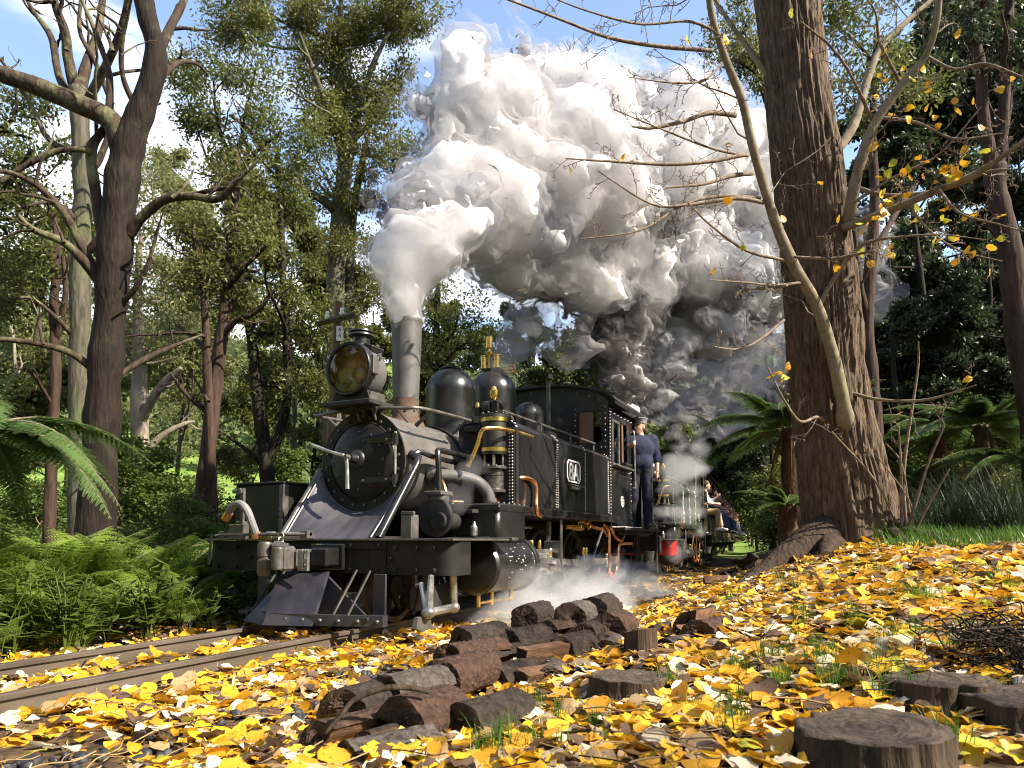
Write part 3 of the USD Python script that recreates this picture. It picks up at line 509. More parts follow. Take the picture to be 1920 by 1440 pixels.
stands([('bush', 1500, 19, 900, 'bright bush left of the skirted tree fern'), ('shrub', 1530, 16, 880, 'dark bush under the skirted tree fern'), ('shrub', 1490, 26, 830, 'dark bush beyond the skirted tree fern'), ('bush', 1405, 52, 870, 'sunny bush beyond the last carriage'), ('bush', 1425, 40, 850, 'sunny bush right of the last carriage'), ('shrub', 1640, 15, 900, 'dark bush close right of the big trunk'), ('shrub', 1700, 14, 880, 'dark bush behind the suckers'),
        ('bush', 1760, 15.5, 850, 'green bush behind the middle tussock'), ('shrub', 1830, 14, 870, 'dark bush below the spreading tree fern'), ('shrub', 1900, 13, 860, 'dark bush behind the right tussock'), ('shrub', 1680, 20, 800, 'taller dark bush in the gap right of the trunk'), ('bush', 1860, 19, 780, 'taller green bush behind the spreading tree fern'), ('shrub', 1940, 12, 880, 'dark bush at the right edge')], 'track_side_bush', 'bush', 'bushes right of the line', 1.3)
# far wood on the hills: one mass
_rng = np.random.default_rng(40); _far = []
while len(_far) < 420:
    a = _rng.uniform(2.2, 4.6); R = _rng.uniform(58, 230); x, y = R * math.cos(a), R * math.sin(a)
    if meshkit.noise(np.array([[x / 30, y / 30, 0]]), 3)[0] > .36 or R > 170: _far.append((x, y, gz(x, y) - .3))
_m = leaf_cloud(np.random.default_rng(41), np.random.default_rng(42).normal(size=(46, 3)) * [1.9, 1.9, 2.6] + [0, 0, 6], 1.5, 26, .8, .3)
_pi = UsdGeom.PointInstancer.Define(stage, '/World/hill_wood'); tag(_pi.GetPrim(), 'far wood covering the hillside beyond the valley', 'wood', kind='stuff')
_pp = UsdGeom.Xform.Define(stage, '/World/hill_wood/clump'); part('/World/hill_wood/clump', 'crown', _m, 'far_leaf', smooth=False); part('/World/hill_wood/clump', 'trunk', tube([(0, 0, -.5), (.1, 0, 3), (0, .1, 7)], [.25, .2, .1], 6), 'pale_bark')
_pi.CreatePrototypesRel().SetTargets([_pp.GetPath()]); _pi.CreateProtoIndicesAttr(Vt.IntArray([0] * len(_far)))
_pi.CreatePositionsAttr(Vt.Vec3fArray.FromNumpy(np.array(_far, np.float32)))
_sc = _rng.uniform(.8, 1.6, (len(_far), 1)).repeat(3, 1); _pi.CreateScalesAttr(Vt.Vec3fArray.FromNumpy(_sc.astype(np.float32)))
_an = _rng.uniform(0, 6.28, len(_far)); _pi.CreateOrientationsAttr(Vt.QuathArray([Gf.Quath(float(math.cos(a / 2)), 0, 0, float(math.sin(a / 2))) for a in _an]))
# ================================================================ THE LINE
RXS = np.concatenate([np.linspace(4.6, -6.5, 24), np.linspace(-7.2, -48, 60)])
def rail_mesh(side):
    P = np.stack([RXS, track_y(RXS), np.zeros_like(RXS)], 1); T = np.gradient(P, axis=0); T /= np.linalg.norm(T, axis=1, keepdims=True)
    N = np.stack([-T[:, 1], T[:, 0], 0 * T[:, 0]], 1)      # to the line's left hand when looking forward is +y
    prof = np.array([(-.045, -.115), (.045, -.115), (.045, -.104), (.010, -.094), (.008, -.036), (.026, -.026), (.026, -.004), (.022, 0), (-.022, 0), (-.026, -.004), (-.026, -.026), (-.008, -.036), (-.010, -.094), (-.045, -.104)])
    N = N * np.sign(N[:, 1:2]); o = side * .405
    V = (P[:, None] + N[:, None] * (o + prof[None, :, :1]) + np.array([0, 0, 1.]) * prof[None, :, 1:]).reshape(-1, 3); n = len(prof)
    i, j = np.meshgrid(np.arange(len(P) - 1), np.arange(n), indexing='ij'); k = (j + 1) % n
    return V, np.concatenate([np.stack([i * n + j, i * n + k, (i + 1) * n + k], -1).reshape(-1, 3), np.stack([i * n + j, (i + 1) * n + k, (i + 1) * n + j], -1).reshape(-1, 3)])
lone('rail', rail_mesh(1), 'rail_steel', 'rusty narrow gauge rail nearer the camera, under the cylinder side of the engine', 'rail', smooth=25)
lone('rail', rail_mesh(-1), 'rail_steel', 'rusty narrow gauge rail farther from the camera, beside the ferns', 'rail', smooth=25)
# sleepers, mostly under the leaves
for k in range(14):
    x = 4.2 - k * .62
    t = box(x - .11, x + .11, -.72, .72, -.24, -.122, .01); lone('sleeper', gnarl(t, .006, 8, k), 'log_bark', 'timber sleeper nearly buried in leaves between the rails', 'sleeper', 'sleepers of the line')

# ================================================================ LOCOMOTIVE
def text_plate(txt, h, depth, bold=True):
    m = meshkit.text_mesh(txt, h, depth, bold); return np.array(m.vertices), np.array(m.faces)
def wheel(L, name, x, y, r, mat='dull_steel', spokes=10):
    s = 1 if y > 0 else -1
    w = part(L, name, lathe([(r + .03, -.05), (r + .03, -.035), (r, -.03), (r - .005, .05), (r - .05, .055), (r - .06, .02), (r - .06, -.05), (r + .03, -.05)], (x, y, r), 'y', 40) if s > 0 else
             lathe([(r + .03, .05), (r + .03, .035), (r, .03), (r - .005, -.05), (r - .05, -.055), (r - .06, -.02), (r - .06, .05), (r + .03, .05)][::-1], (x, y, r), 'y', 40), mat)
    sp = [cyl((x, y - .045 * s, r), (x, y + .06 * s, r), .085, sides=20)]
    for k in range(spokes):
        a = 2 * math.pi * k / spokes + .2; sp.append(tube([(x + .05 * math.cos(a), y, r + .05 * math.sin(a)), (x + (r - .05) * math.cos(a), y, r + (r - .05) * math.sin(a))], [.032, .024], 6))
    part(w, 'spokes', cat(*sp), 'frame_black')
    return w
BZ, BR = 1.353, .434            # boiler axis height and radius
def locomotive(name, label, paint, front=True):
    L = thing(name, label, 'locomotive')
    # ---------------- front beam
    a = np.linspace(0, math.pi / 2, 7); out = [(-.17, 1.235), (-.17, 1.20)] + [(-.135 + .10 * math.sin(t) - .0, 1.115 + .10 * math.cos(t) - .01) for t in a][0:0]
    ro = [(-.13 + .13 * math.cos(t), 1.105 + .13 * math.sin(t)) for t in a]; ri = [(-.13 + .10 * math.cos(t), 1.105 + .10 * math.sin(t)) for t in a]
    half = ro + [(-.26, 1.235), (-.26, 1.205)] + ri[::-1]
    poly = half[::1]; outl = ro + [(-.26, 1.235), (-.26, 1.205)] + ri[::-1] + [(x, -y) for x, y in ri] + [(-.26, -1.205), (-.26, -1.235)] + [(x, -y) for x, y in ro[::-1]]
    bm = part(L, 'headstock', prism(outl, .412, .662, 'xy'), 'beam_paint' if front else 'red_paint', 30)
    if front:
        part(bm, 'doubling_plate', cat(box(.001, .014, -.66, .66, .60, .655, .004), box(.001, .014, -.66, -.52, .415, .597, .004), box(.001, .014, .52, .66, .415, .597, .004), box(.001, .014, -.517, .517, .415, .468, .004)), 'beam_paint')
        pts = [(y, z) for z in (.628, .44) for y in (-.59, .59, -.36, .33, .1)] + [(y, z) for y in (-1.07, -.86, .74, .93, 1.08) for z in (.61, .45)] + [(-.7, .53), (.7, .53)]
        part(bm, 'bolts', cat(*[cyl((.0, y, z), (.028, y, z), .017, sides=6) for y, z in pts]), 'beam_paint', kind='stuff')
    part(L, 'footplate', cat(box(-.9, .02, -1.25, 1.25, .664, .680, .004), box(-1.02, -.9, .42, 1.28, .664, .690, .004), box(-1.02, -.9, -1.28, -.42, .664, .690, .004)), 'dull_steel')
    part(L, 'frame', cat(box(-6.7, -.27, .30, .335, .40, .70), box(-6.7, -.27, -.335, -.30, .40, .70), box(-.34, -.27, -1.0, 1.0, .42, .655), box(-6.9, -.9, -.9, .9, .90, .935, .004), box(-6.6, -1.2, -.26, .26, .52, .89)), 'frame_black')
    # ---------------- coupler
    if front:
        c = part(L, 'coupler', cat(box(.05, .30, -.075, .075, .455, .60, .02), box(.24, .40, -.16, .03, .45, .625, .03), lathe([(.001, .40), (.045, .405), (.055, .43), (.055, .52), (.048, .525), (.048, .545), (.055, .55), (.055, .635), (.045, .655), (.001, .66)], (.40, -.155, 0), 'z', 24), tube([(.34, -.12, .61), (.40, -.05, .63), (.36, .03, .615)], [.04, .035, .03], 10)), 'dull_steel')
        part(c, 'knuckle', cat(box(.34, .44, .0, .09, .44, .62, .03), lathe([(.001, .45), (.04, .455), (.045, .47), (.045, .60), (.04, .615), (.001, .62)], (.45, .02, 0), 'z', 20)), 'dull_steel')
        part(c, 'lock_lever', cat(box(.30, .325, .09, .14, .44, .60, .006), box(.30, .325, .14, .17, .44, .47, .006), box(.30, .325, .14, .17, .50, .53, .006), box(.30, .325, .14, .17, .57, .60, .006), box(.30, .325, .17, .19, .44, .60, .006)), 'steel')
        part(c, 'pocket', cat(box(.014, .05, -.03, .29, .44, .64, .01), box(.05, .20, .10, .26, .47, .61, .012)), 'black_paint')
        ln = []
        for k in range(4):
            z = .70 - .032 * k; th = np.linspace(0, 2 * math.pi, 13); r = .024
            ln.append(tube(np.stack([.34 + (r * np.cos(th) if k % 2 else 0 * th), -.06 + (0 * th if k % 2 else r * np.cos(th)), z + r * np.sin(th)], 1), .006, 5, False))
        part(c, 'chain', cat(*ln), 'steel')
        part(L, 'uncoupling_bar', cat(tube([(.06, -1.0, .715), (.06, -.02, .715)], .014, 8), box(.02, .10, -.10, -.02, .68, .745), box(.02, .07, -1.02, -.95, .68, .745), tube([(.06, -.05, .715), (.33, -.07, .722)], .012, 6), tube([(.06, -1.0, .715), (.10, -1.06, .70), (.10, -1.08, .46)], .013, 6)), 'dull_steel')
        part(L, 'brake_hose', pipe([(.05, -.60, .70), (.10, -.60, .80), (.13, -.64, .92), (.12, -.74, .97), (.10, -.85, .93), (.08, -.90, .88)], .031, 10), 'hose_grey')
        hf = part(L, 'hose_fitting', cat(cyl((.08, -.885, .90), (.07, -.935, .845), .036), cyl((.05, -.60, .68), (.055, -.60, .735), .038)), 'copper'); part(hf, 'tap_handle', box(.06, .085, -1.03, -.93, .86, .885, .005), 'frame_black')
        part(L, 'brake_pipe', cat(tube([(.02, -.60, .70), (.0, -.45, .70), (-.05, -.1, .70)], .03, 10), cyl((.01, -.52, .70), (.0, -.46, .70), .04)), 'steel')
        part(L, 'lamp_stand', cat(box(.03, .055, -.80, -.755, .66, 1.10, .004), box(.02, .07, -.90, -.73, .67, .80, .006), tube([(.05, -.87, 1.08), (.05, -.77, 1.08)], .02, 8), cyl((.04, -.80, 1.075), (.07, -.80, 1.075), .028)), 'dull_steel')
        tool = part(L, 'tool_box', box(-1.02, -.30, -1.235, -.66, .682, 1.165, .01), 'green_black_paint'); part(tool, 'lid', box(-1.035, -.285, -1.25, -.645, 1.166, 1.185, .006), 'frame_black')
        part(tool, 'corner_strap', cat(box(-.36, -.295, -.658, -.652, .69, 1.16, .002), box(-.298, -.292, -.70, -.655, .69, 1.16, .002)), 'dull_steel')
        part(tool, 'rivets', rivets([(-.296, y, z) for y in (-.69, -1.2) for z in np.linspace(.72, 1.13, 9)], (1, 0, 0), .009), 'frame_black', kind='stuff')
        part(L, 'lifting_bracket', cat(box(-.16, -.06, .74, .84, .68, .86, .006), box(-.08, -.06, .74, .86, .86, .885, .006)), 'dull_steel')
        part(L, 'lifting_bracket', box(-.14, -.06, -.96, -.88, .68, .83, .006), 'dull_steel')
        # ---------------- pilot
        pl = part(L, 'pilot', cat(prism([(-.16, .40), (.20, .40), (.62, .075), (.18, .06), (-.55, .06)][::1], .10, .125, 'yz')), 'pilot_steel')
        # the plough: two slanting plates meeting on a ridge
        A, B_, C_, D_ = np.array([.14, -.14, .43]), np.array([.14, .22, .43]), np.array([.40, .30, .055]), np.array([.34, -.42, .055]); Rg = np.array([.30, -.12, .40]); Rb = np.array([.46, -.10, .05])
        P = np.array([A, Rg, Rb, D_, B_, C_]); V = np.vstack([P, P - [.03, 0, 0]])
        F = np.array([[0, 1, 2], [0, 2, 3], [1, 4, 5], [1, 5, 2], [0, 4, 1], [6, 8, 7], [6, 9, 8], [7, 11, 10], [7, 8, 11], [3, 2, 8], [3, 8, 9], [2, 5, 11], [2, 11, 8], [0, 3, 9], [0, 9, 6], [4, 10, 11], [4, 11, 5]])
        part(pl, 'plough_plate', (V, F), 'pilot_steel', 20)
        bl = part(pl, 'blade', cat(prism([(.20, -.54), (.42, -.08), (.36, .42), (.26, .82), (.20, .82), (.30, .40), (.36, -.08), (.14, -.54)], .058, .135, 'xy')), 'pilot_steel', 20)
        part(pl, 'rivets', rivets([(.20 + .22 * (y + .54) / .46 if y < -.08 else (.42 - .06 * (y + .08) / .5 if y < .42 else .36 - .10 * (y - .42) / .4), y, .095) for y in np.linspace(-.5, .78, 10)], (1, 0, .1), .016), 'dull_steel', kind='stuff')
        for y in (-.47, .67): part(pl, 'post', cat(box(.08, .10, y - .055, y + .055, .10, .42, .004), box(.10, .30, y - .05, y + .05, .10, .125, .004)), 'pilot_steel')
        for y in (-.38, -.30, .40, .53): part(pl, 'stay_rod', tube([(.02, y, .44), (.31, y + .01, .11)], .011, 6), 'frame_black')
        # stirrup step
        s = part(L, 'stirrup_step', cat(tube([(-.22, 1.12, .17), (.10, 1.10, .16)], .030, 10), ball((.11, 1.10, .16), (.05, .05, .045), 2), ball((-.22, 1.12, .17), .042, 2)), 'steel')
        part(s, 'hanger', cat(tube([(.06, 1.09, .42), (.10, 1.10, .17)], [.022, .03], 8), tube([(.04, .99, .36), (.08, 1.06, .18)], .018, 8)), 'bright_steel'); part(s, 'hanger', tube([(-.20, 1.12, .42), (-.22, 1.12, .18)], [.03, .024], 8), 'bright_steel')
        part(s, 'toe_plate', prism([(.04, .14), (.20, .13), (.22, .06), (.14, .025), (.02, .05)], 1.04, 1.075, 'xz'), 'dull_steel')
        part(L, 'guard_plate', cat(prism([(-.55, .13), (-.15, .13), (-.25, .40), (-.35, .41)], .80, .82, 'xz'), prism([(-1.0, .12), (-.35, .12), (-.35, .28), (-1.0, .30)], .62, .64, 'xz')), 'frame_black')
        part(L, 'leading_axle', tube([(-.42, -.4, .29), (-.42, .4, .29)], .055, 12), 'rust')
    for y in (-.405, .405): wheel(L, 'leading_wheel', -.42, y, .29, 'rust' if front else 'dull_steel', 8)
    # ---------------- smokebox
    sb = part(L, 'smokebox', cat(lathe([(0, -.02), (BR + .012, -.02), (BR + .012, .008), (BR, .012), (BR - .004, .9), (BR - .004, .91)], (-.56, 0, BZ), 'x', 72) if False else lathe([(BR - .004, -1.0), (BR, -.995), (BR, -.012), (BR + .008, -.008), (BR + .008, 0)], (-.56, 0, BZ), 'x', 80)), 'smokebox_paint', 30)
    part(L, 'boiler', lathe([(BR + .02, -3.9), (BR + .02, -1.0), (BR, -.998)], (-.56, 0, BZ), 'x', 64), 'black_paint', 30)
    for x in (-1.57, -2.2, -2.9, -3.6): part(L, 'boiler_band', lathe([(BR + .021, -.022), (BR + .027, -.02), (BR + .027, .02), (BR + .021, .022)], (x, 0, BZ), 'x', 64), 'frame_black')
    if front:
        ring = part(L, 'smokebox_front', lathe([(BR + .008, 0), (BR + .006, .014), (.352, .016), (.345, .03), (.335, .03), (.33, .010)], (-.56, 0, BZ), 'x', 80), 'door_paint', 30)
        part(ring, 'bolts', cat(*[cyl((-.55, (.383) * math.cos(t), BZ + .383 * math.sin(t)), (-.527, .383 * math.cos(t), BZ + .383 * math.sin(t)), .013, sides=6) for t in np.arange(20) * math.pi / 10 + .1]), 'dull_steel', kind='stuff')
        d = part(L, 'smokebox_door', lathe([(.332, .004), (.332, .028), (.318, .040), (.26, .064), (.16, .085), (.06, .093), (0.001, .094)], (-.56, 0.01, BZ), 'x', 72), 'door_paint', 40)
        part(d, 'boss', lathe([(.085, .08), (.082, .10), (.065, .115), (.045, .12), (.04, .15), (.034, .19), (.001, .195)], (-.56, .0, BZ + .01), 'x', 32), 'black_paint', 40)
        hub = np.array([-.36, 0, BZ + .012])
        part(d, 'door_handle', cat(tube([hub, hub + [.05, -.02, .015], hub + [.09, -.12, .045], hub + [.12, -.30, .11]], [.02, .016, .014, .018], 10)), 'bright_steel'); part(d, 'door_handle', tube([hub + [.03, 0, 0], hub + [.035, .015, -.10], hub + [.035, .02, -.27]], [.017, .015, .019], 10), 'bright_steel')
        part(d, 'spindle_nut', cyl(hub, hub + [.055, 0, 0], .026, sides=6), 'dull_steel')
        for z in (BZ + .165, BZ - .175):
            h = part(d, 'hinge_strap', cat(box(-.505, -.478, .02, .40, z - .027, z + .027, .006), cyl((-.49, .385, z - .045), (-.49, .385, z + .045), .026, sides=16)), 'black_paint')
            part(h, 'bolts', cat(*[cyl((-.48, y, z), (-.466, y, z), .01, sides=6) for y in (.06, .30)]), 'dull_steel', kind='stuff')
        part(d, 'hinge_pin', tube([(-.49, .385, BZ - .24), (-.49, .385, BZ + .23)], .011, 10), 'bright_steel')
        part(d, 'rivets', rivets([(-.56 + .064, .25 * math.cos(t), BZ + .25 * math.sin(t)) for t in np.arange(12) * math.pi / 6], (1, 0, 0), .011), 'dull_steel', kind='stuff')
        part(d, 'latch_disc', lathe([(.05, 0), (.05, .02), (.001, .024)], (-.517, -.26, BZ + .0), 'x', 20), 'black_paint')
        # apron below the smokebox
        th = np.linspace(math.radians(192), math.radians(348), 25); top = np.stack([np.full(25, -.535), (BR + .015) * np.cos(th) + .01, BZ + (BR + .015) * np.sin(th)], 1)
        bot = np.stack([np.full(25, -.11), np.linspace(-.46, .50, 25), np.full(25, .682)], 1); mid = [top + (bot - top) * t for t in np.linspace(0, 1, 6)]
        V = np.vstack(mid); i, j = np.meshgrid(np.arange(5), np.arange(24), indexing='ij'); q = i * 25 + j
        F = np.concatenate([np.stack([q, q + 25, q + 26], -1).reshape(-1, 3), np.stack([q, q + 26, q + 1], -1).reshape(-1, 3)])
        part(L, 'apron', (np.vstack([V, V - [.02, 0, .012]]), np.vstack([F, F[:, ::-1] + len(V)])), 'apron_steel', 30)
        part(L, 'apron_rim', cat(tube(top + [.006, 0, 0], .008, 6), tube([top[0] + [0, 0, .01], bot[0]], .010, 6)), 'apron_steel')
        part(L, 'side_stay', tube([(-.60, .46, 1.40), (-.60, .54, 1.36), (-.55, .555, 1.30), (-.12, .50, .685)], [.036, .034, .031, .031], 12), 'black_paint'); part(L, 'side_stay', tube([(-.60, -.50, 1.30), (-.12, -.50, .69)], .028, 12), 'dull_steel')
        part(L, 'thin_rod', tube([(-.53, .50, 1.20), (-.10, .435, .69)], .009, 6), 'dull_steel')
        # handrail round the front of the smokebox and along both sides
        hr = [(-4.4, -.62, 1.86), (-1.4, -.60, 1.83), (-.62, -.56, 1.80), (-.50, -.44, 1.785), (-.46, -.2, 1.79), (-.455, 0, 1.80), (-.46, .25, 1.79), (-.50, .46, 1.775), (-.64, .57, 1.785), (-1.4, .60, 1.80)]
        r_ = part(L, 'handrail', pipe(hr, .0155, 8, 5), 'dull_steel')
        part(r_, 'stanchions', cat(*[tube([(x, y * .72, z - .12), (x, y, z)], [.02, .013], 8) for x, y, z in [(-.75, .575, 1.787), (-1.35, .60, 1.80), (-.75, -.56, 1.80), (-1.4, -.6, 1.83)]], *[tube([(-.50, y, 1.70), (-.46, y, 1.785)], .012, 6) for y in (-.16, .0, .17)]), 'dull_steel')
        # ---------------- headlight
        hx, hz = -.33, 2.125
        h = part(L, 'headlight', lathe([(.150, -.335), (.20, -.28), (.222, -.19), (.222, -.05), (.222, 0), (.205, 0), (.20, -.015)], (hx, 0, hz), 'x', 56), 'chimney_paint', 35)
        part(h, 'rim', lathe([(.224, -.07), (.236, -.065), (.238, -.01), (.228, .012), (.21, .012), (.205, -.004)], (hx, 0, hz), 'x', 56), 'black_paint')
        part(h, 'reflector', lathe([(.204, -.012), (.19, -.055), (.15, -.115), (.10, -.155), (.05, -.172), (.001, -.176)], (hx, 0, hz), 'x', 48), 'lamp_amber', True)
        part(h, 'bulb', cat(lathe([(.075, -.135), (.078, -.11), (.06, -.085), (.03, -.075), (.001, -.073)], (hx, .03, hz - .03), 'x', 24), cyl((hx - .17, .03, hz - .03), (hx - .13, .03, hz - .03), .03)), 'lamp_amber', True)
        part(h, 'glass', lathe([(.208, .0), (.17, .008), (.10, .014), (.001, .017)], (hx, 0, hz), 'x', 40), 'pane', True)
        part(h, 'chimney_cap', cat(lathe([(.075, .20), (.075, .30), (.078, .305), (.078, .335)], (hx - .17, 0, hz), 'z', 32), lathe([(.001, .385), (.06, .382), (.102, .37), (.106, .355), (.085, .343), (.106, .338), (.110, .322), (.09, .308), (.078, .306)][::-1], (hx - .17, 0, hz), 'z', 36)), 'black_paint', 40)
        part(h, 'top_box', cat(box(hx - .27, hx - .06, -.13, .085, hz + .17, hz + .235, .01), rot(box(hx - .27, hx - .10, .06, .17, hz + .13, hz + .235, .01), (1, 0, 0), -.35, (hx, .1, hz + .18))), 'black_paint')
        part(h, 'side_latch', cat(box(hx - .10, hx - .02, .215, .25, hz - .06, hz + .10, .006), rot(box(hx - .18, hx - .13, .205, .225, hz + .09, hz + .14, .004), (0, 1, 0), .6, (hx - .155, .21, hz + .11))), 'dull_steel')
        part(h, 'pedestal', cat(prism([(-.17, hz - .19), (.17, hz - .19), (.20, hz - .275), (-.20, hz - .275)], hx - .28, hx - .04, 'yz'), box(hx - .32, hx + .02, -.25, .25, hz - .318, hz - .275, .008), prism([(-.22, hz - .32), (.22, hz - .32), (.08, hz - .36), (-.08, hz - .36)], hx - .28, hx - .06, 'yz')), 'frame_black')
        part(h, 'pedestal_plate', box(hx - .26, hx - .06, .18, .194, hz - .265, hz - .195, .004), 'dull_steel')
        part(h, 'bracket', cat(pipe([(hx - .06, .05, hz - .34), (hx - .10, .10, hz - .36), (hx - .14, .06, hz - .40), (-.55, .05, BZ + BR)], .018, 8), pipe([(hx - .08, .16, hz - .31), (hx - .10, .22, hz - .33), (hx - .12, .20, hz - .38)], .014, 8), box(-.62, -.46, -.14, .14, BZ + BR - .02, hz - .35, .01), tube([(hx - .26, .20, hz - .2), (-.95, .20, BZ + .38)], .006, 5)), 'frame_black')
    # ---------------- chimney and domes
    cz = [(.20, BZ + BR - .06), (.17, BZ + BR + .01), (.135, BZ + BR + .05), (.128, BZ + BR + .14)]
    ch = part(L, 'chimney', lathe([(.122, 1.94), (.124, 2.0), (.148, 2.74), (.157, 2.762), (.160, 2.785), (.155, 2.80), (.135, 2.80), (.12, 2.5), (.11, 2.0)], (-1.2, 0, 0), 'z', 48), 'chimney_paint', 35)
    cb = part(ch, 'base', lathe(cz + [(.127, 1.925)], (-1.2, 0, 0), 'z', 48), 'rust', 40); part(ch, 'rust_patch', lathe([(.1285, 1.925), (.1275, 1.945), (.1255, 1.95), (.1275, 2.0), (.128, 2.02)], (-1.2, 0, 0), 'z', 48), 'rust', 40)
    part(cb, 'bolts', cat(*[cyl((-1.2 + .118 * math.cos(t), .118 * math.sin(t), 1.895), (-1.2 + .142 * math.cos(t), .142 * math.sin(t), 1.895), .012, sides=8) for t in np.arange(10) * math.pi / 5]), 'dull_steel', kind='stuff')
    def domep(r, ztop, base): return [(r * 1.16, BZ + BR - .12), (r * 1.05, BZ + BR + .0), (r, BZ + BR + .05)] + [(r, ztop - r)] + [(r * math.cos(t), ztop - r + r * math.sin(t)) for t in np.linspace(.12, math.pi / 2 - .001, 14)]
    sd = part(L, 'sand_dome', lathe(domep(.267, 2.518, 0), (-2.05, 0, 0), 'z', 56), 'black_paint', True); part(sd, 'cap', lathe([(.13, 2.498), (.125, 2.506), (.001, 2.527)], (-2.05, 0, 0), 'z', 40), 'black_paint', True)
    st = part(L, 'steam_dome', lathe(domep(.277, 2.72, 0)[:-4] + [(.12, 2.695), (.13, 2.70), (.13, 2.722), (.001, 2.726)], (-3.06, 0, 0), 'z', 56), 'black_paint', 35)
    part(L, 'small_dome', lathe(domep(.20, 2.50, 0), (-4.02, .04, 0), 'z', 48), 'black_paint', True)
    for y, dx in ((-.075, .05), (.09, .03)):
        v = part(L, 'safety_valve', lathe([(.042, 2.72), (.042, 2.745), (.034, 2.75), (.034, 2.86), (.04, 2.865), (.04, 2.88), (.02, 2.885), (.001, 2.886)], (-3.0 + dx, y, 0), 'z', 24), 'brass', 40)
    w = part(L, 'whistle', lathe([(.012, 2.72), (.014, 2.86), (.045, 2.90), (.047, 2.915), (.014, 2.93), (.012, 2.96), (.042, 2.965), (.043, 3.10), (.02, 3.112), (.001, 3.118)], (-2.95, .0, 0), 'z', 28), 'brass', 40)
    th = np.linspace(0, 2 * math.pi, 17); part(L, 'valve_wheel', cat(tube(np.stack([-3.05 + .0 * th, .255 + .02 * np.cos(th) * 0 + .045 * np.cos(th), 2.70 + .045 * np.sin(th)], 1), .009, 6, False), cyl((-3.05, .255, 2.70), (-3.05, .14, 2.70), .01), tube([(-3.05, .21, 2.70), (-3.05, .30, 2.70)], .008, 5), tube([(-3.05, .255, 2.655), (-3.05, .255, 2.745)], .008, 5)), 'copper')
    # ---------------- side tanks
    for s in (1, -1):
        r = .09; a = np.linspace(0, math.pi / 2, 8); prof = [(.40, .99), (1.01, .99)] + [(1.01 - r + r * math.cos(t), 1.80 - r + r * math.sin(t)) for t in a] + [(.40, 1.80)]
        T = part(L, 'side_tank', prism([(y * s, z) for y, z in prof], -4.44, -1.53, 'yz'), 'tank_paint' if paint == 'black' else paint, 30)
        part(T, 'edge_angle', cat(prism([(s * (1.01 + .012), .99), (s * (1.01 + .012), 1.72), (s * 1.01, 1.72), (s * 1.01, .99)], -1.575, -1.525, 'yz'), box(-1.535, -1.52, min(s * .45, s * 1.01), max(s * .45, s * 1.01), .99, 1.73, .003)), 'frame_black')
        if s > 0:
            for x0 in (-1.545, -1.567, -2.56, -2.60, -3.485, -4.40):
                part(T, 'rivets', rivets([(x0, 1.011, z) for z in np.linspace(1.02, 1.69, 27)] + [(x0, 1.01 - r + r * math.cos(t) , 1.80 - r + r * math.sin(t)) for t in (.35, .75, 1.15)], (0, 1, 0), .0095), 'bright_steel', kind='stuff')
            part(T, 'front_rivets', rivets([(-1.519, y, z) for y in (.985, .955) for z in np.linspace(1.02, 1.70, 24)], (1, 0, 0), .009), 'bright_steel', kind='stuff')
            part(T, 'seam_strip', cat(*[box(x - .03, x + .03, 1.008, 1.014, 1.0, 1.70, .002) for x in (-2.58, -3.485)]), 'tank_paint')
        part(L, 'running_board', cat(box(-4.75, -1.45, min(s * .9, s * 1.06), max(s * .9, s * 1.06), .925, .985, .006), box(-4.80, -1.40, min(s * 1.045, s * 1.065), max(s * 1.045, s * 1.065), .90, .925, .004)), 'black_paint')
        if s > 0: part(T, 'handrail', cat(tube([(-1.50, .86, 1.90), (-4.3, .86, 1.93)], .014, 8), *[tube([(x, .86, 1.79), (x, .86, 1.90)], .012, 6) for x in (-1.55, -2.5, -3.4, -4.25)], ball((-1.5, .86, 1.90), .03)), 'dull_steel')
    part(L, 'tank_vent_pipe', pipe([(-2.86, .80, 1.78), (-2.86, .80, 2.2), (-2.86, .80, 2.42), (-2.84, .82, 2.49), (-2.78, .86, 2.50)], .026, 10), 'black_paint'); part(L, 'tank_filler', lathe([(.16, 1.80), (.16, 1.86), (.12, 1.89), (.001, 1.90)], (-2.9, .72, 0), 'z', 32), 'black_paint')
    # number plate
    if front:
        x0, x1, z0, z1, c = -3.27, -2.83, 1.31, 1.57, .05; y = 1.012
        oct_ = [(x0, z0 + c), (x0 + c * .6, z0 + c), (x0 + c * .6, z0), (x1 - c * .6, z0), (x1 - c * .6, z0 + c), (x1, z0 + c), (x1, z1 - c), (x1 - c * .6, z1 - c), (x1 - c * .6, z1), (x0 + c * .6, z1), (x0 + c * .6, z1 - c), (x0, z1 - c)]
        from shapely.geometry import Polygon
        pg = Polygon([(x0, z0 + c), (x0 + c, z0), (x1 - c, z0), (x1, z0 + c), (x1, z1 - c), (x1 - c, z1), (x0 + c, z1), (x0, z1 - c)]); ins = pg.buffer(-.022)
        n = part(L, 'number_plate', prism(pg, y, y + .014, 'xz'), 'frame_black', 20); part(n, 'border', prism(pg.buffer(-.004).difference(ins), y + .0145, y + .022, 'xz'), 'white_paint', 20)
        V, F = text_plate('8A', .165, .007); V = V - V.mean(0) * [1, 1, 0] * 0; w_ = np.ptp(V[:, 0]); V[:, 0] -= V[:, 0].min() + w_ / 2; V[:, 1] -= (V[:, 1].min() + V[:, 1].max()) / 2
        sc = .30 / w_; V3 = np.stack([(x0 + x1) / 2 - V[:, 0] * sc, y + .0145 + V[:, 2], (z0 + z1) / 2 + V[:, 1] * 1.08], 1); part(n, 'numerals', (V3, F), 'white_paint', 20)
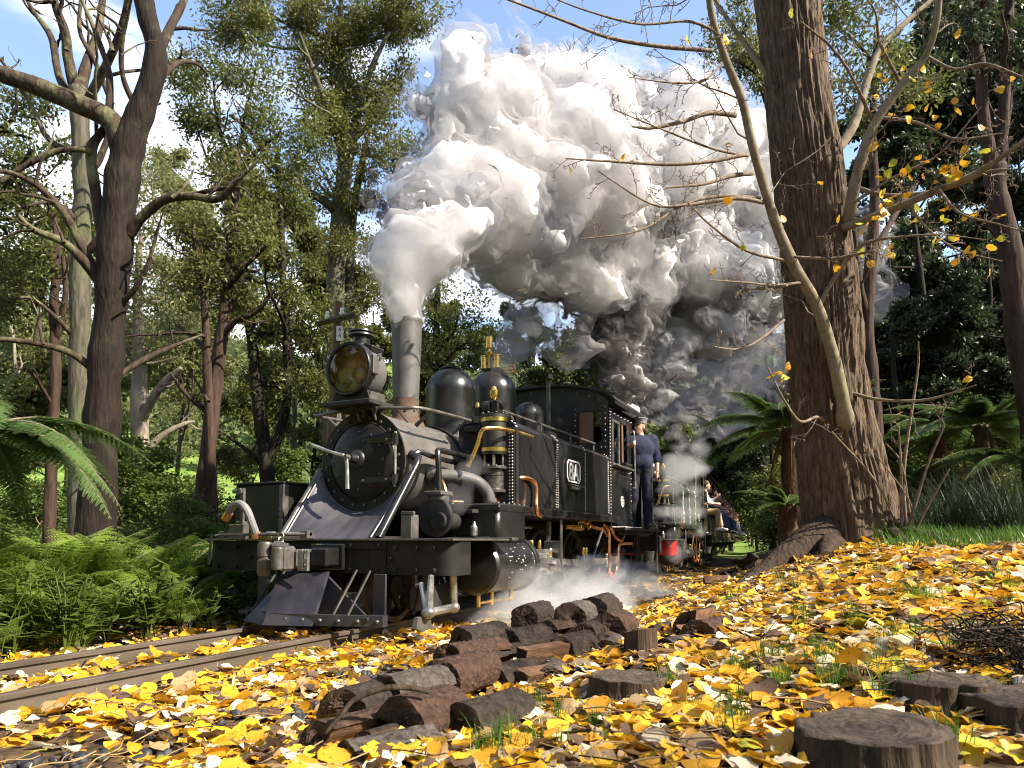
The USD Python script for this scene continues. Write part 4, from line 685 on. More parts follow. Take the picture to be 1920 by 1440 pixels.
        part(n, 'shelf', cat(box(x0 - .05, x1 - .06, y, y + .05, z0 - .035, z0 - .02, .003), box(x0 + .05, x1 - .10, y, y + .04, z0 - .07, z0 - .04, .003)), 'dull_steel')
    # ---------------- cab
    X0, X1, W_, EZ = -4.47, -6.10, 1.01, 2.47
    arc = [(W_ * math.sin(t) , EZ + .30 * (math.cos(t * 1.0) - math.cos(math.pi / 2 * .98)) / (1 - math.cos(math.pi / 2 * .98))) for t in np.linspace(-math.pi / 2 * .98, math.pi / 2 * .98, 25)]
    from shapely.geometry import Polygon, box as sbox
    fp = Polygon([(-W_, .95)] + arc + [(W_, .95)])
    wins = [sbox(.58, 1.97, .90, 2.40).buffer(-.03).buffer(.03), sbox(-.90, 1.97, -.58, 2.40).buffer(-.03).buffer(.03)]
    for w in wins: fp = fp.difference(w)
    cf = part(L, 'cab_front', prism(fp, X0 - .012, X0, 'yz'), 'black_paint' if paint == 'black' else paint, 20)
    part(cf, 'rivets', rivets([(X0 + .001, y, z) for y in (.955, .53) for z in np.linspace(1.9, 2.44, 8)] + [(X0 + .001, y, 1.90) for y in np.linspace(.3, .9, 6)] + [(X0 + .001, y * .93, z - .045) for y, z in arc[1:-1:2]], (1, 0, 0), .010), 'bright_steel', kind='stuff')
    for s in (1, -1):
        part(cf, 'window_door', box(X0 - .03, X0 - .016, min(s * .58, s * .78), max(s * .58, s * .78), 1.97, 2.40, .004), 'wood_brown')
        sp_ = Polygon([(X0, .80), (X1, .80), (X1, EZ), (X0, EZ)]).difference(sbox(-5.30, 1.68, -4.60, 2.30)).difference(sbox(X1 + .06, .80, -5.52, 2.26))
        cs = part(L, 'cab_side', prism(sp_, s * W_ - s * .012, s * W_, 'xz'), 'tank_paint' if paint == 'black' else paint, 20)
        if s > 0:
            part(cs, 'rivets', rivets([(X0 - .03, 1.011, z) for z in np.linspace(.84, 2.42, 38)] + [(-5.49, 1.011, z) for z in np.linspace(.9, 1.64, 10)] + [(x, 1.011, 1.62) for x in np.linspace(-5.4, -4.6, 9)] + [(x, 1.011, .84) for x in np.linspace(-5.5, -4.5, 18)] + [(x, 1.011, 2.38) for x in np.linspace(-6.0, -4.55, 10)], (0, 1, 0), .010), 'bright_steel', kind='stuff')
            part(cs, 'window_frame', cat(box(-4.64, -4.60, .995, 1.018, 1.68, 2.30), box(-4.93, -4.90, .99, 1.018, 1.68, 2.30), box(-4.90, -4.64, .995, 1.018, 2.26, 2.30), box(-4.90, -4.64, .995, 1.018, 1.68, 1.71)), 'dull_steel'); part(cs, 'pane', box(-4.90, -4.64, 1.003, 1.006, 1.71, 2.26, .001), 'pane')
            part(cs, 'sill', box(-5.36, -4.58, 1.0, 1.10, 1.645, 1.675, .008), 'dull_steel'); part(cs, 'wood_post', box(-5.12, -5.06, .985, 1.01, 1.68, 2.29), 'wood_brown'); part(cs, 'armrest', pipe([(-4.98, 1.05, 1.71), (-5.32, 1.05, 1.72)], .035, 8), 'green_black_paint')
            part(cs, 'grab_rail', pipe([(-5.50, 1.012, 2.23), (-5.50, 1.06, 2.23), (-5.50, 1.065, 1.9), (-5.52, 1.065, 1.48), (-5.52, 1.06, 1.42), (-5.42, 1.05, 1.42)], .013, 8), 'bright_steel')
            e = part(cs, 'builder_plate', lathe([(.075, 0), (.075, .006), (.001, .006)], (-5.03, 1.011, 1.20), 'y', 32), 'white_paint', 20); part(e, 'ring', lathe([(.058, .0065), (.058, .009), (.042, .009), (.042, .0065)], (-5.03, 1.011, 1.20), 'y', 32), 'frame_black', 20)
            part(e, 'star', cat(*[prism([(-5.03 + .03 * math.cos(t), 1.20 + .03 * math.sin(t)), (-5.03 + .01 * math.cos(t + 2), 1.20 + .01 * math.sin(t + 2)), (-5.03 + .01 * math.cos(t - 2), 1.20 + .01 * math.sin(t - 2))][::-1], 1.0175, 1.020, 'xz') for t in np.arange(5) * 2 * math.pi / 5 + math.pi / 2]), 'frame_black', 20)
    part(L, 'cab_back', box(X1 - .012, X1, -1.0, 1.0, .80, 2.46, .002), 'frame_black'); part(L, 'cab_floor', box(X1, X0 - .015, -.99, .99, .80, .86, .004), 'frame_black'); part(L, 'backhead', cat(box(-4.9, -4.50, -.40, .40, .9, 1.95, .05), tube([(-4.95, -.2, 1.7), (-4.95, .3, 1.75)], .02, 8)), 'frame_black')
    rf_o = [(1.12 * math.sin(t), EZ + .025 + .31 * (math.cos(t) - math.cos(1.54)) / (1 - math.cos(1.54))) for t in np.linspace(-1.54, 1.54, 31)]
    rf = part(L, 'cab_roof', prism(rf_o + [(y * .99, z - .028) for y, z in rf_o[::-1]], X1 - .18, X0 + .07, 'yz'), 'frame_black', 30)
    part(rf, 'roof_hatch', cat(rot(box(-5.35, -4.95, -.32, .32, EZ + .37, EZ + .395, .006), (0, 1, 0), .22, (-5.35, 0, EZ + .36)), box(-5.4, -4.95, -.34, .34, EZ + .28, EZ + .35, .006)), 'smokebox_paint'); part(rf, 'gutter', tube([(X0 + .06, 1.115, EZ + .04), (X1 - .17, 1.115, EZ + .04)], .012, 6), 'frame_black')
    # ---------------- steps, bunker
    stp = part(L, 'cab_step', cat(box(-6.55, -4.62, 1.013, 1.17, .80, .84, .006), box(-6.5, -4.70, 1.02, 1.10, .745, .80, .006)), 'frame_black')
    [part(stp, 'step_post', q, 'frame_black') for q in (box(-6.52, -6.44, 1.02, 1.14, .15, .80, .006), box(-5.5, -5.46, 1.04, 1.10, .45, .75, .004), tube([(-5.7, 1.06, .75), (-5.7, 1.06, .35)], .012, 6))]; part(stp, 'tread_pattern', rivets([(x, y, .8405) for x in np.linspace(-5.5, -4.68, 16) for y in (1.03, 1.07, 1.11, 1.15)], (0, 0, 1), .012), 'steel', kind='stuff')
    part(stp, 'ash_bucket', lathe([(.055, 0), (.085, .17), (.08, .17), (.05, .01)], (-6.28, 1.06, .33), 'z', 24), 'steel', 30)
    part(L, 'bunker', cat(box(-6.85, X1 - .015, -1.0, 1.0, .86, 1.95, .02)), 'black_paint' if paint == 'black' else paint); part(L, 'rear_beam', box(-6.92, -6.85, -1.1, 1.1, .45, .74, .01), 'frame_black')
    # ---------------- cylinders, motion, wheels
    for s in (1, -1):
        y = .93 * s
        cyl_ = part(L, 'cylinder', lathe([(.215, -.80), (.235, -.79), (.235, -.03), (.24, -.03), (.245, -.015), (.238, 0)] + [(.225, .018), (.17, .035), (.001, .045)], (-.87, y, .445), 'x', 64), 'black_paint', 30)
        part(cyl_, 'end_flange', lathe([(.252, -.84), (.257, -.83), (.257, -.775), (.252, -.765), (.236, -.76)], (-.87, y, .445), 'x', 64), 'black_paint', 30); part(cyl_, 'cover_nut', lathe([(.025, .04), (.025, .05), (.001, .052)], (-.87, y, .445), 'x', 16), 'black_paint', 30)
        chest = part(L, 'steam_chest', box(-1.60, -1.02, min(s * .60, s * 1.09), max(s * .60, s * 1.09), .64, .955, .035), 'black_paint', 40); part(chest, 'lid', box(-1.615, -1.005, min(s * .59, s * 1.105), max(s * .59, s * 1.105), .915, .99, .03), 'black_paint', 40)
        part(cyl_, 'saddle', box(-1.58, -.95, min(s * .30, s * 1.04), max(s * .30, s * 1.04), .52, .70, .04), 'black_paint', 40)
        if s > 0:
            part(chest, 'bolts', rivets([(x, yy, .99) for x in np.linspace(-1.58, -1.04, 6) for yy in (.62, 1.075)], (0, 0, 1), .014), 'dull_steel', kind='stuff')
            part(chest, 'oil_cup', lathe([(.02, .70), (.034, .71), (.036, .78), (.02, .80), (.012, .83), (.001, .835)], (-1.0, .86, 0), 'z', 20), 'steel'); part(cyl_, 'drain_cocks', cat(*[cyl((x, .93, .10), (x, .93, .21), .02) for x in (-.95, -1.2, -1.6)], tube([(-.95, .93, .13), (-1.6, .93, .13)], .012, 6)), 'brass')
            rng = np.random.default_rng(8); fl = []
            for k in range(34):
                th, x = rng.normal(.15, .33), -.88 - min(.74, max(.06, rng.normal(.5, .2))); fl.append(move(rot(ball((0, 0, 0), (rng.uniform(.003, .013), .002, rng.uniform(.002, .006)), 1), (1, 0, 0), th), (x, y + .2365 * math.cos(th), .445 + .2365 * math.sin(th))))
            part(cyl_, 'paint_chips', cat(*fl), 'white_paint', kind='stuff')
            # slide bars, crosshead, rods
            part(L, 'slide_bar', box(-2.70, -1.72, .86, .97, .535, .575, .006), 'bright_steel'); part(L, 'slide_bar', box(-2.70, -1.72, .86, .97, .355, .40, .006), 'bright_steel')
            part(L, 'slide_bar_bracket', box(-2.76, -2.70, .80, 1.0, .33, .66, .006), 'steel')
            xh = part(L, 'crosshead', cat(box(-2.42, -2.02, .845, .99, .40, .535, .01), cyl((-2.15, .98, .466), (-2.15, 1.01, .466), .05), tube([(-2.0, .92, .466), (-1.65, .92, .466)], .024, 10)), 'steel')
            part(L, 'connecting_rod', cat(prism([(-2.12, .49), (-2.12, .44), (-3.45, .36), (-3.45, .44)], .985, 1.025, 'xz'), box(-3.55, -3.36, .97, 1.04, .32, .49, .01)), 'bright_steel')
            part(L, 'coupling_rod', cat(box(-4.65, -2.45, .93, .965, .365, .435, .006), *[box(x - .09, x + .09, .92, .97, .31, .49, .012) for x in (-2.5, -3.45, -4.55)]), 'bright_steel'); [part(L, 'crank_pin', cyl((x, .90, .40), (x, 1.06, .40), .055), 'bright_steel') for x in (-2.5, -3.45, -4.55)]
            for x, yy, z in [(-1.80, .92, .575), (-1.86, .92, .575), (-2.30, .92, .575), (-2.52, .95, .49), (-3.42, 1.0, .49), (-3.52, 1.0, .49), (-4.55, .95, .49), (-2.1, .92, .575)]:
                part(L, 'oil_cup', lathe([(.020, 0), (.027, .012), (.027, .075), (.018, .09), (.001, .095)], (x, yy, z), 'z', 16), 'brass')
            part(L, 'valve_rod', cat(tube([(-1.62, .80, .80), (-2.35, .80, .80)], .016, 8), box(-1.72, -1.62, .76, .84, .77, .83, .008), prism([(-1.98, .50), (-2.06, .50), (-2.10, .88), (-2.04, .90)], .82, .85, 'xz'), prism([(-2.74, .40), (-2.82, .40), (-2.86, .86), (-2.80, .88)], .80, .83, 'xz')), 'steel')
            for x in (-3.34, -3.66):
                th = np.linspace(0, 2 * math.pi, 17); part(L, 'valve_wheel', cat(tube(np.stack([x + .048 * np.cos(th), .99 + 0 * th, .845 + .048 * np.sin(th)], 1), .008, 6, False), tube([(x - .045, .99, .845), (x + .045, .99, .845)], .007, 5), cyl((x, .80, .845), (x, 1.0, .845), .011)), 'brass')
            part(L, 'injector', cat(lathe([(.05, -.3), (.05, .0), (.035, .05), (.035, .28), (.045, .3)], (-3.5, .84, .83), 'x', 20)), 'brass')
            for P in ([(-3.5, .95, .90), (-3.95, .98, .82), (-4.25, .98, .80), (-4.45, .98, .72)], [(-4.2, 1.0, .88), (-4.35, 1.02, .78), (-4.36, 1.02, .55), (-4.38, 1.02, .30), (-4.2, 1.02, .20), (-3.95, 1.02, .22), (-3.93, 1.02, .33)], [(-4.4, 1.03, .84), (-4.6, 1.04, .70), (-4.85, 1.04, .66), (-5.0, 1.04, .74)],
                      [(-5.35, 1.05, .62), (-4.95, 1.05, .62), (-4.72, 1.05, .60), (-4.66, 1.05, .45), (-4.64, 1.05, .30), (-4.5, 1.05, .20), (-4.36, 1.05, .17)], [(-4.36, 1.05, .24), (-4.5, 1.06, .13), (-4.9, 1.06, .10), (-5.15, 1.06, .11)]):
                part(L, 'copper_pipe', pipe(P, .021, 8, 5), 'copper')
            [part(L, 'brake_rod', tube(q, .015, 6), 'dull_steel') for q in ([(-4.35, .98, .92), (-3.6, 1.0, .30)], [(-2.75, .99, .92), (-2.66, 1.02, .90), (-2.64, 1.03, .80), (-2.64, 1.03, .35)], [(-5.55, 1.0, .60), (-5.85, 1.02, .36)])]
            # air pump
            px_, py_ = -1.50, .80
            pm = part(L, 'air_pump', cat(lathe([(.11, 1.465), (.125, 1.47), (.125, 1.50), (.118, 1.505), (.118, 1.81), (.125, 1.815), (.125, 1.85), (.11, 1.86), (.001, 1.865)], (px_, py_, 0), 'z', 40)), 'black_paint', 30)
            for z in (1.515, 1.80): part(pm, 'brass_band', lathe([(.119, z - .018), (.1285, z - .018), (.1285, z + .018), (.119, z + .018)], (px_, py_, 0), 'z', 40), 'brass', 30)
            part(pm, 'air_cylinder', lathe([(.001, 1.04), (.03, 1.045), (.035, 1.09), (.09, 1.11), (.118, 1.115), (.118, 1.14), (.098, 1.15), (.098, 1.27), (.105, 1.275), (.098, 1.28), (.098, 1.33), (.13, 1.335), (.13, 1.36), (.001, 1.362)], (px_, py_, 0), 'z', 36), 'oily_iron', 30); part(pm, 'drain', lathe([(.03, 1.02), (.036, 1.03), (.036, 1.06), (.028, 1.07)], (px_, py_, 0), 'z', 16), 'copper')
            part(pm, 'tie_rods', cat(*[tube([(px_ + .09 * math.cos(t), py_ + .09 * math.sin(t), 1.35), (px_ + .09 * math.cos(t), py_ + .09 * math.sin(t), 1.47)], .010, 6) for t in np.arange(5) * 2 * math.pi / 5 + .4], cyl((px_, py_, 1.35), (px_, py_, 1.47), .02)), 'bright_steel')
            part(pm, 'bolts', rivets([(px_ + .118 * math.cos(t), py_ + .118 * math.sin(t), z) for z in (1.36, 1.86) for t in np.arange(10) * math.pi / 5], (0, 0, 1), .013), 'dull_steel', kind='stuff')
            part(pm, 'valve_head', cat(cyl((px_ + .02, py_ - .09, 1.93), (px_ + .02, py_ - .02, 1.93), .06), box(px_ - .04, px_ + .05, py_ - .02, py_ + .07, 1.865, 1.99, .012), cyl((px_ - .0, py_ + .08, 1.94), (px_, py_ + .11, 1.94), .04), cyl((px_ + .03, py_ - .16, 1.86), (px_ + .03, py_ - .16, 1.93), .035)), 'black_paint', 35)
            part(pm, 'lubricator', cat(lathe([(.015, 1.99), (.04, 2.02), (.045, 2.05), (.045, 2.085), (.03, 2.10), (.02, 2.125), (.001, 2.14)], (px_, py_ + .0, 0), 'z', 24), lathe([(.02, 1.90), (.027, 1.93), (.02, 1.97), (.001, 1.99)], (px_ + .03, py_ - .16, 0), 'z', 16)), 'brass', 40)
            part(pm, 'bracket', cat(box(px_ - .08, px_ + .06, .42, .70, 1.38, 1.45, .01), box(px_ - .06, px_ + .05, .50, .68, 1.70, 1.76, .01), cyl((px_ - .2, .90, 1.62), (px_ - .2, .96, 1.62), .045), cyl((px_ - .2, .82, 1.82), (px_ - .2, .90, 1.85), .03)), 'frame_black')
            part(L, 'brass_pipe', pipe([(-1.95, 1.0, 1.69), (-1.65, 1.0, 1.69), (-1.30, .98, 1.68), (-1.16, .92, 1.67), (-1.12, .87, 1.64), (-1.12, .82, 1.50), (-1.10, .74, 1.32)], .019, 8, 5), 'brass')
            part(L, 'blower_pipe', cat(pipe([(-1.9, .62, 1.44), (-1.1, .60, 1.45), (-.85, .60, 1.45), (-.78, .62, 1.42), (-.78, .63, 1.30), (-.78, .64, 1.07)], .026, 10), pipe([(-1.2, .56, 1.38), (-.85, .55, 1.39), (-.66, .52, 1.42), (-.60, .50, 1.39)], .024, 8)), 'black_paint')
            v = part(L, 'drain_valve', cat(box(-.87, -.67, .55, .73, 1.045, 1.085, .01), lathe([(.085, .975), (.09, .985), (.09, 1.04), (.085, 1.045)], (-.77, .64, 0), 'z', 28), tube([(-.77, .66, .97), (-.77, .68, .86), (-.9, .68, .80)], .03, 8)), 'dull_steel', 30); part(v, 'union', cat(cyl((-.77, .68, .93), (-.77, .68, .97), .026), tube([(-.86, .72, 1.0), (-.98, .76, 1.0)], .012, 6), pipe([(-.86, .66, 1.06), (-.88, .62, 1.15), (-.92, .56, 1.22), (-.95, .50, 1.28)], .018, 6)), 'copper')
            part(L, 'lamp_disc', cat(lathe([(.16, -.03), (.165, -.02), (.165, .01), (.15, .02), (.001, .02)], (-.68, .66, .86), 'x', 36), cyl((-.9, .72, .83), (-.62, .72, .83), .07)), 'frame_black', 35)
            hp = spline([(-.98, .44, 1.25), (-1.12, .60, 1.245), (-1.26, .74, 1.20), (-1.36, .80, 1.10), (-1.38, .82, .98)], 16); rr = .058 + .004 * (np.arange(len(hp)) % 2)
            part(L, 'exhaust_hose', tube(hp, rr, 18), 'hose_ribbed', 60); part(L, 'hose_flange', cat(cyl((-.96, .40, 1.25), (-1.0, .47, 1.25), .08), cyl((-1.385, .82, .985), (-1.385, .82, 1.02), .085)), 'oily_iron')
            part(L, 'copper_pipe', pipe([(-1.60, .97, 1.26), (-1.72, 1.03, 1.262), (-1.86, 1.05, 1.24), (-1.90, 1.06, 1.18), (-1.90, 1.06, 1.08), (-1.88, 1.07, 1.0), (-1.90, 1.075, .93), (-1.98, 1.08, .90)], .021, 10, 5), 'copper')
            for y_ in (.90, .97): part(L, 'copper_pipe', pipe([(-1.60, y_, 1.24), (-1.60, y_ + .01, 1.1), (-1.60, y_, .99)], .009, 6), 'copper')
            part(L, 'pipe_union', lathe([(.024, -.03), (.032, -.02), (.032, .02), (.024, .03)], (-1.60, .95, 1.26), 'x', 12), 'brass')
    for x, nm in ((-2.5, 'driving_wheel'), (-3.45, 'driving_wheel'), (-4.55, 'driving_wheel')):
        for y in (-.405, .405): wheel(L, nm, x, y, .40, 'dull_steel', 12)
    for y in (-.405, .405): wheel(L, 'trailing_wheel', -5.9, y, .29, 'dull_steel', 8)
    return L
look('pane', {"f": ("fresnel", {"IOR": 1.45}), "t": ("transparent_bsdf", {"color": (.93, .95, .94)}), "g": ("glossy_bsdf", {"roughness": .03, "color": (.9, .9, .9)}), "m": ("mix_closure", {})}, [("f.fac", "m.fac"), ("t.BSDF", "m.closure1"), ("g.BSDF", "m.closure2")], surface="m.closure")
locomotive('steam_locomotive', 'black narrow gauge steam tank locomotive numbered 8A leading the train', 'black')
_l2 = locomotive('steam_locomotive', 'second steam locomotive with studded green tank and red beam behind the leading engine', 'dark_green_paint', front=False)
_p2 = stage.GetPrimAtPath(_l2); UsdGeom.Xformable(_p2).ClearXformOpOrder(); place(_p2, (-7.35, -.02, 0), math.radians(3.2))
# ================================================================ PEOPLE
class Flesh:
    """a smooth union of tapered limbs, sampled on a grid"""
    def __init__(s, lo, hi, e):
        s.lo, s.e = np.array(lo, float), e; s.n = np.ceil((np.array(hi) - s.lo) / e).astype(int) + 1; s.D = np.full(s.n, 1.0)
    def _cut(s, lo, hi, pad):
        a = np.clip(((lo - pad - s.lo) / s.e).astype(int), 0, s.n - 1); b = np.clip(((hi + pad - s.lo) / s.e).astype(int) + 2, 1, s.n)
        sl = tuple(slice(i, j) for i, j in zip(a, b)); g = np.meshgrid(*[s.lo[k] + s.e * np.arange(a[k], b[k]) for k in range(3)], indexing='ij'); return sl, np.stack(g, -1)
    def limb(s, a, b, ra, rb, k=.03, squash=(1, 1, 1)):
        a, b, q = np.array(a, float), np.array(b, float), np.array(squash, float); m = max(ra, rb) / q.min()
        sl, P = s._cut(np.minimum(a, b), np.maximum(a, b), m + k + .02); c = (a + b) / 2; d = b - a; L = d @ d + 1e-12
        t = np.clip(((P - a) @ d) / L, 0, 1); r = ra + (rb - ra) * t; f = np.linalg.norm((P - a - t[..., None] * d) * q, axis=-1) - r
        o = s.D[sl]; h = np.maximum(k - np.abs(o - f), 0) / k; s.D[sl] = np.minimum(o, f) - h * h * k / 4; return s
    def chain(s, pts, k=.03, squash=(1, 1, 1)):
        for (a, ra), (b, rb) in zip(pts, pts[1:]): s.limb(a, b, ra, rb, k, squash)
        return s
    def mesh(s, R=None, o=None):
        V, F = surface_nets(s.D, s.lo, s.e); t = trimesh.Trimesh(V, F, process=False); trimesh.smoothing.filter_taubin(t, iterations=6); V = np.array(t.vertices)
        return V, F
def rz_(a): c, s = math.cos(a), math.sin(a); return np.array([[c, -s, 0], [s, c, 0], [0, 0, 1]])
def hand(f, w, e, out, k=.008, curl=.5):
    """wrist w, elbow e, out: direction in which the palm's thumb side points"""
    d = unit(np.array(w) - np.array(e)); o = unit(np.array(out) - d * (d @ np.array(out))); n = np.cross(d, o)
    pc = np.array(w) + d * .05; f.limb(w, pc + d * .03, .026, .030, .02)
    for j, (off, ln) in enumerate([(.030, .075), (.010, .085), (-.010, .080), (-.029, .062)]):
        a = np.array(w) + d * .085 + o * off; b = a + d * ln * .45 + n * ln * .15 * curl; c = b + d * ln * .3 * (1 - curl) + n * ln * .45 * curl; f.limb(a, b, .0105, .0098, k); f.limb(b, c, .0098, .0085, k)
    a = np.array(w) + d * .03 + o * .025; b = a + d * .035 + o * .032; f.limb(a, b, .013, .011, .012); f.limb(b, b + d * .032 + o * .004 + n * .008, .011, .009, k)
def head(f, c, R, s=1.0):
    """face towards the x axis of R"""
    g = lambda x, y, z: np.array(c) + R @ (np.array([x, y, z]) * s)
    f.limb(g(-.02, 0, .035), g(.012, 0, .03), .088 * s, .082 * s, .02); f.limb(g(.02, 0, -.05), g(.045, 0, -.075), .062 * s, .045 * s, .03); f.limb(g(-.02, 0, 0), g(.03, 0, -.02), .078 * s, .07 * s, .02)
    f.limb(g(.085, 0, .02), g(.108, 0, -.022), .011 * s, .016 * s, .012); f.limb(g(.088, -.022, -.062), g(.088, .022, -.062), .010 * s, .010 * s, .012); f.limb(g(.075, 0, -.095), g(.08, 0, -.10), .02 * s, .018 * s, .02)
    for y in (-1, 1): f.limb(g(-.005, .078 * y, .02), g(-.008, .082 * y, -.03), .016 * s, .012 * s, .008); f.limb(g(.076, .03 * y, .042), g(.07, .05 * y, .04), .011 * s, .010 * s, .012)
    return g
def driver(loc, yaw):
    t = thing('person', 'person in navy overalls and peaked cap standing on the cab step holding the rail', 'person', loc, yaw, scale=.905)
    J = dict(hipL=(0, .09, .90), hipR=(0, -.09, .90), kneeL=(.03, .105, .49), kneeR=(.02, -.13, .49), ankL=(-.02, .115, .09), ankR=(.0, -.17, .09), pel=(0, 0, .98), waist=(.005, 0, 1.10), chest=(.01, 0, 1.32), shL=(-.005, .20, 1.45), shR=(.01, -.19, 1.44),
             elL=(-.03, .275, 1.16), wrL=(.05, .265, .92), elR=(.16, -.30, 1.26), wrR=(.42, -.20, 1.30), neck=(.0, 0, 1.50), head=(.02, 0, 1.655))
    J = {k: np.array(v, float) for k, v in J.items()}; lo, hi = (-.28, -.45, -.02), (.60, .42, 1.85); e = .0085
    f = Flesh(lo, hi, e); hr = rz_(-1.0)
    for s in 'LR':
        f.chain([(J['hip' + s], .085), (J['knee' + s], .058), (J['ank' + s], .042)], .03); a = J['ank' + s]; f.limb(a - [.03, 0, .04], a + [.15, 0 if s == 'L' else -.02, -.055], .04, .034, .03)
        f.chain([(J['sh' + s], .062), (J['el' + s], .045), (J['wr' + s], .029)], .03)
    f.limb(J['pel'] - [0, .05, 0], J['pel'] + [0, .05, 0], .12, .12, .05); f.limb(J['waist'] - [0, .05, 0], J['waist'] + [0, .05, 0], .115, .115, .05); f.limb(J['chest'] - [0, .07, 0], J['chest'] + [0, .07, 0], .125, .125, .06); f.limb(J['shL'], J['shR'], .06, .06, .05); f.chain([(J['chest'], .09), (J['neck'], .055), (J['head'] - [0.01, 0, .06], .053)], .04)
    head(f, J['head'], hr); hand(f, J['wrL'], J['elL'], (1, -.3, 0), curl=.55); hand(f, J['wrR'], J['elR'], (0, .3, 1), curl=.9)
    part(t, 'body', f.mesh(), 'skin', True)
    c = Flesh(lo, hi, .0095); q = .016
    c.limb(J['waist'] - [0, .055, .05], J['waist'] + [0, .055, -.05], .122 + q, .122 + q, .05); c.limb(J['waist'] - [0, .05, .03], J['waist'] + [0, .05, -.03], .13 + q, .13 + q, .05); c.limb(J['waist'], J['chest'], .13 + q, .14 + q, .05, (1, .8, 1)); c.limb(J['chest'] - [0, .08, 0], J['chest'] + [0, .08, 0], .125 + q, .125 + q, .08); c.limb(J['shL'], J['shR'], .062 + q, .062 + q, .06); c.limb(J['chest'], J['neck'] - [0, 0, .02], .09, .062, .04)
    for s in 'LR': m = J['el' + s] + (J['wr' + s] - J['el' + s]) * .12; c.chain([(J['sh' + s], .068 + q), (J['el' + s], .052 + q), (m, .055 + q)], .03); c.limb(m, m + unit(J['wr' + s] - J['el' + s]) * .03, .066, .064, .008)
    sh = part(t, 'shirt', gnarl(c.mesh(), .011, 11, 3, .6), 'navy_cloth', True)
    part(sh, 'collar', cat(*[pipe([J['neck'] + [.085, .0, -.045], J['neck'] + [.05, .055 * y, .0], J['neck'] + [-.03, .06 * y, .02], J['neck'] + [-.06, 0, .025]], [.014] * 16, 6) for y in (-1, 1)]), 'navy_cloth'); part(sh, 'button_strip', pipe([(.135, 0, 1.43), (.158, 0, 1.32), (.145, 0, 1.15)], .008, 5), 'navy_trouser')
    b = Flesh(lo, hi, .0095); b.limb(J['pel'] - [0, .05, 0], J['pel'] + [0, .05, .02], .134, .136, .05)
    for s in 'LR': b.chain([(J['hip' + s], .103), (J['knee' + s], .079), (J['ank' + s] + [-.005, 0, .02], .070)], .04); b.limb(J['ank' + s] + [.0, 0, .03], J['ank' + s] + [.01, 0, -.02], .073, .076, .02)
    tr = part(t, 'trousers', gnarl(b.mesh(), .010, 10, 4, .7), 'navy_trouser', True); part(tr, 'belt', tube(np.stack([.133 * np.cos(np.linspace(0, 6.28, 25)), .185 * np.sin(np.linspace(0, 6.28, 25)), 1.055 + 0 * np.linspace(0, 1, 25)], 1), .016, 6, False), 'black_leather')
    for s in 'LR':
        g = Flesh(lo, hi, .0095); a = J['ank' + s]; o = 0 if s == 'L' else -.025; g.limb(a - [.045, 0, .045], a + [.15, o, -.05], .045, .041, .02); g.limb(a - [.03, 0, .02], a + [.05, 0, -.03], .05, .045, .03); g.D = np.maximum(g.D, (g.lo[2] + g.e * np.arange(g.n[2]))[None, None, :] * -1 + .003); part(t, 'boot', g.mesh(), 'black_leather', True)
    hc = J['head']; pt = lambda x, y, z: hc + hr @ np.array([x, y, z])
    hf = Flesh(lo, hi, .0095); hf.limb(pt(-.03, 0, .03), pt(-.035, 0, -.02), .090, .078, .02); hf.limb(pt(-.01, 0, .06), pt(-.04, 0, .05), .088, .086, .02); part(t, 'hair', hf.mesh(), 'hair_brown', True)
    a = np.linspace(0, 2 * math.pi, 33)[:-1]; ring = lambda rx, ry, z, ox=0: np.stack([ox + rx * np.cos(a), ry * np.sin(a), np.full(32, z)], 1)
    R_ = [ring(.102, .094, .055, -.01), ring(.105, .097, .095, -.01), ring(.128, .118, .125, -.008), ring(.130, .120, .135, -.006), ring(.10, .09, .150, -.008), ring(.01, .01, .153, -.008)]; V = np.vstack(R_) @ hr.T + hc
    i, j = np.meshgrid(np.arange(5), np.arange(32), indexing='ij'); k = (j + 1) % 32; F = np.concatenate([np.stack([i * 32 + j, i * 32 + k, (i + 1) * 32 + k], -1).reshape(-1, 3), np.stack([i * 32 + j, (i + 1) * 32 + k, (i + 1) * 32 + j], -1).reshape(-1, 3)])
    cp = part(t, 'cap', (V, F), 'grey_cloth', 40); a2 = np.linspace(-1.15, 1.15, 15); o1 = np.stack([-.01 + .100 * np.cos(a2), .095 * np.sin(a2), 0 * a2 + .060], 1); o2 = np.stack([.0 + .150 * np.cos(a2 * .8), .098 * np.sin(a2), .045 - .008 * np.cos(a2)], 1)
    V = np.vstack([o1, o2, o1 - [0, 0, .006], o2 - [0, 0, .006]]) @ hr.T + hc; F = []
    for i in range(14): F += [[i, 15 + i, 16 + i], [i, 16 + i, i + 1], [30 + i, 46 + i, 45 + i], [30 + i, 31 + i, 46 + i], [15 + i, 45 + i, 46 + i], [15 + i, 46 + i, 16 + i]]
    part(cp, 'peak', (V, np.array(F)), 'black_leather', 30)
    for y in (-1, 1): part(t, 'eye', ball(pt(.082, .032 * y, .026), .0095, 1), 'black_leather', True)
driver((-5.72, 1.09, .842), math.radians(24))
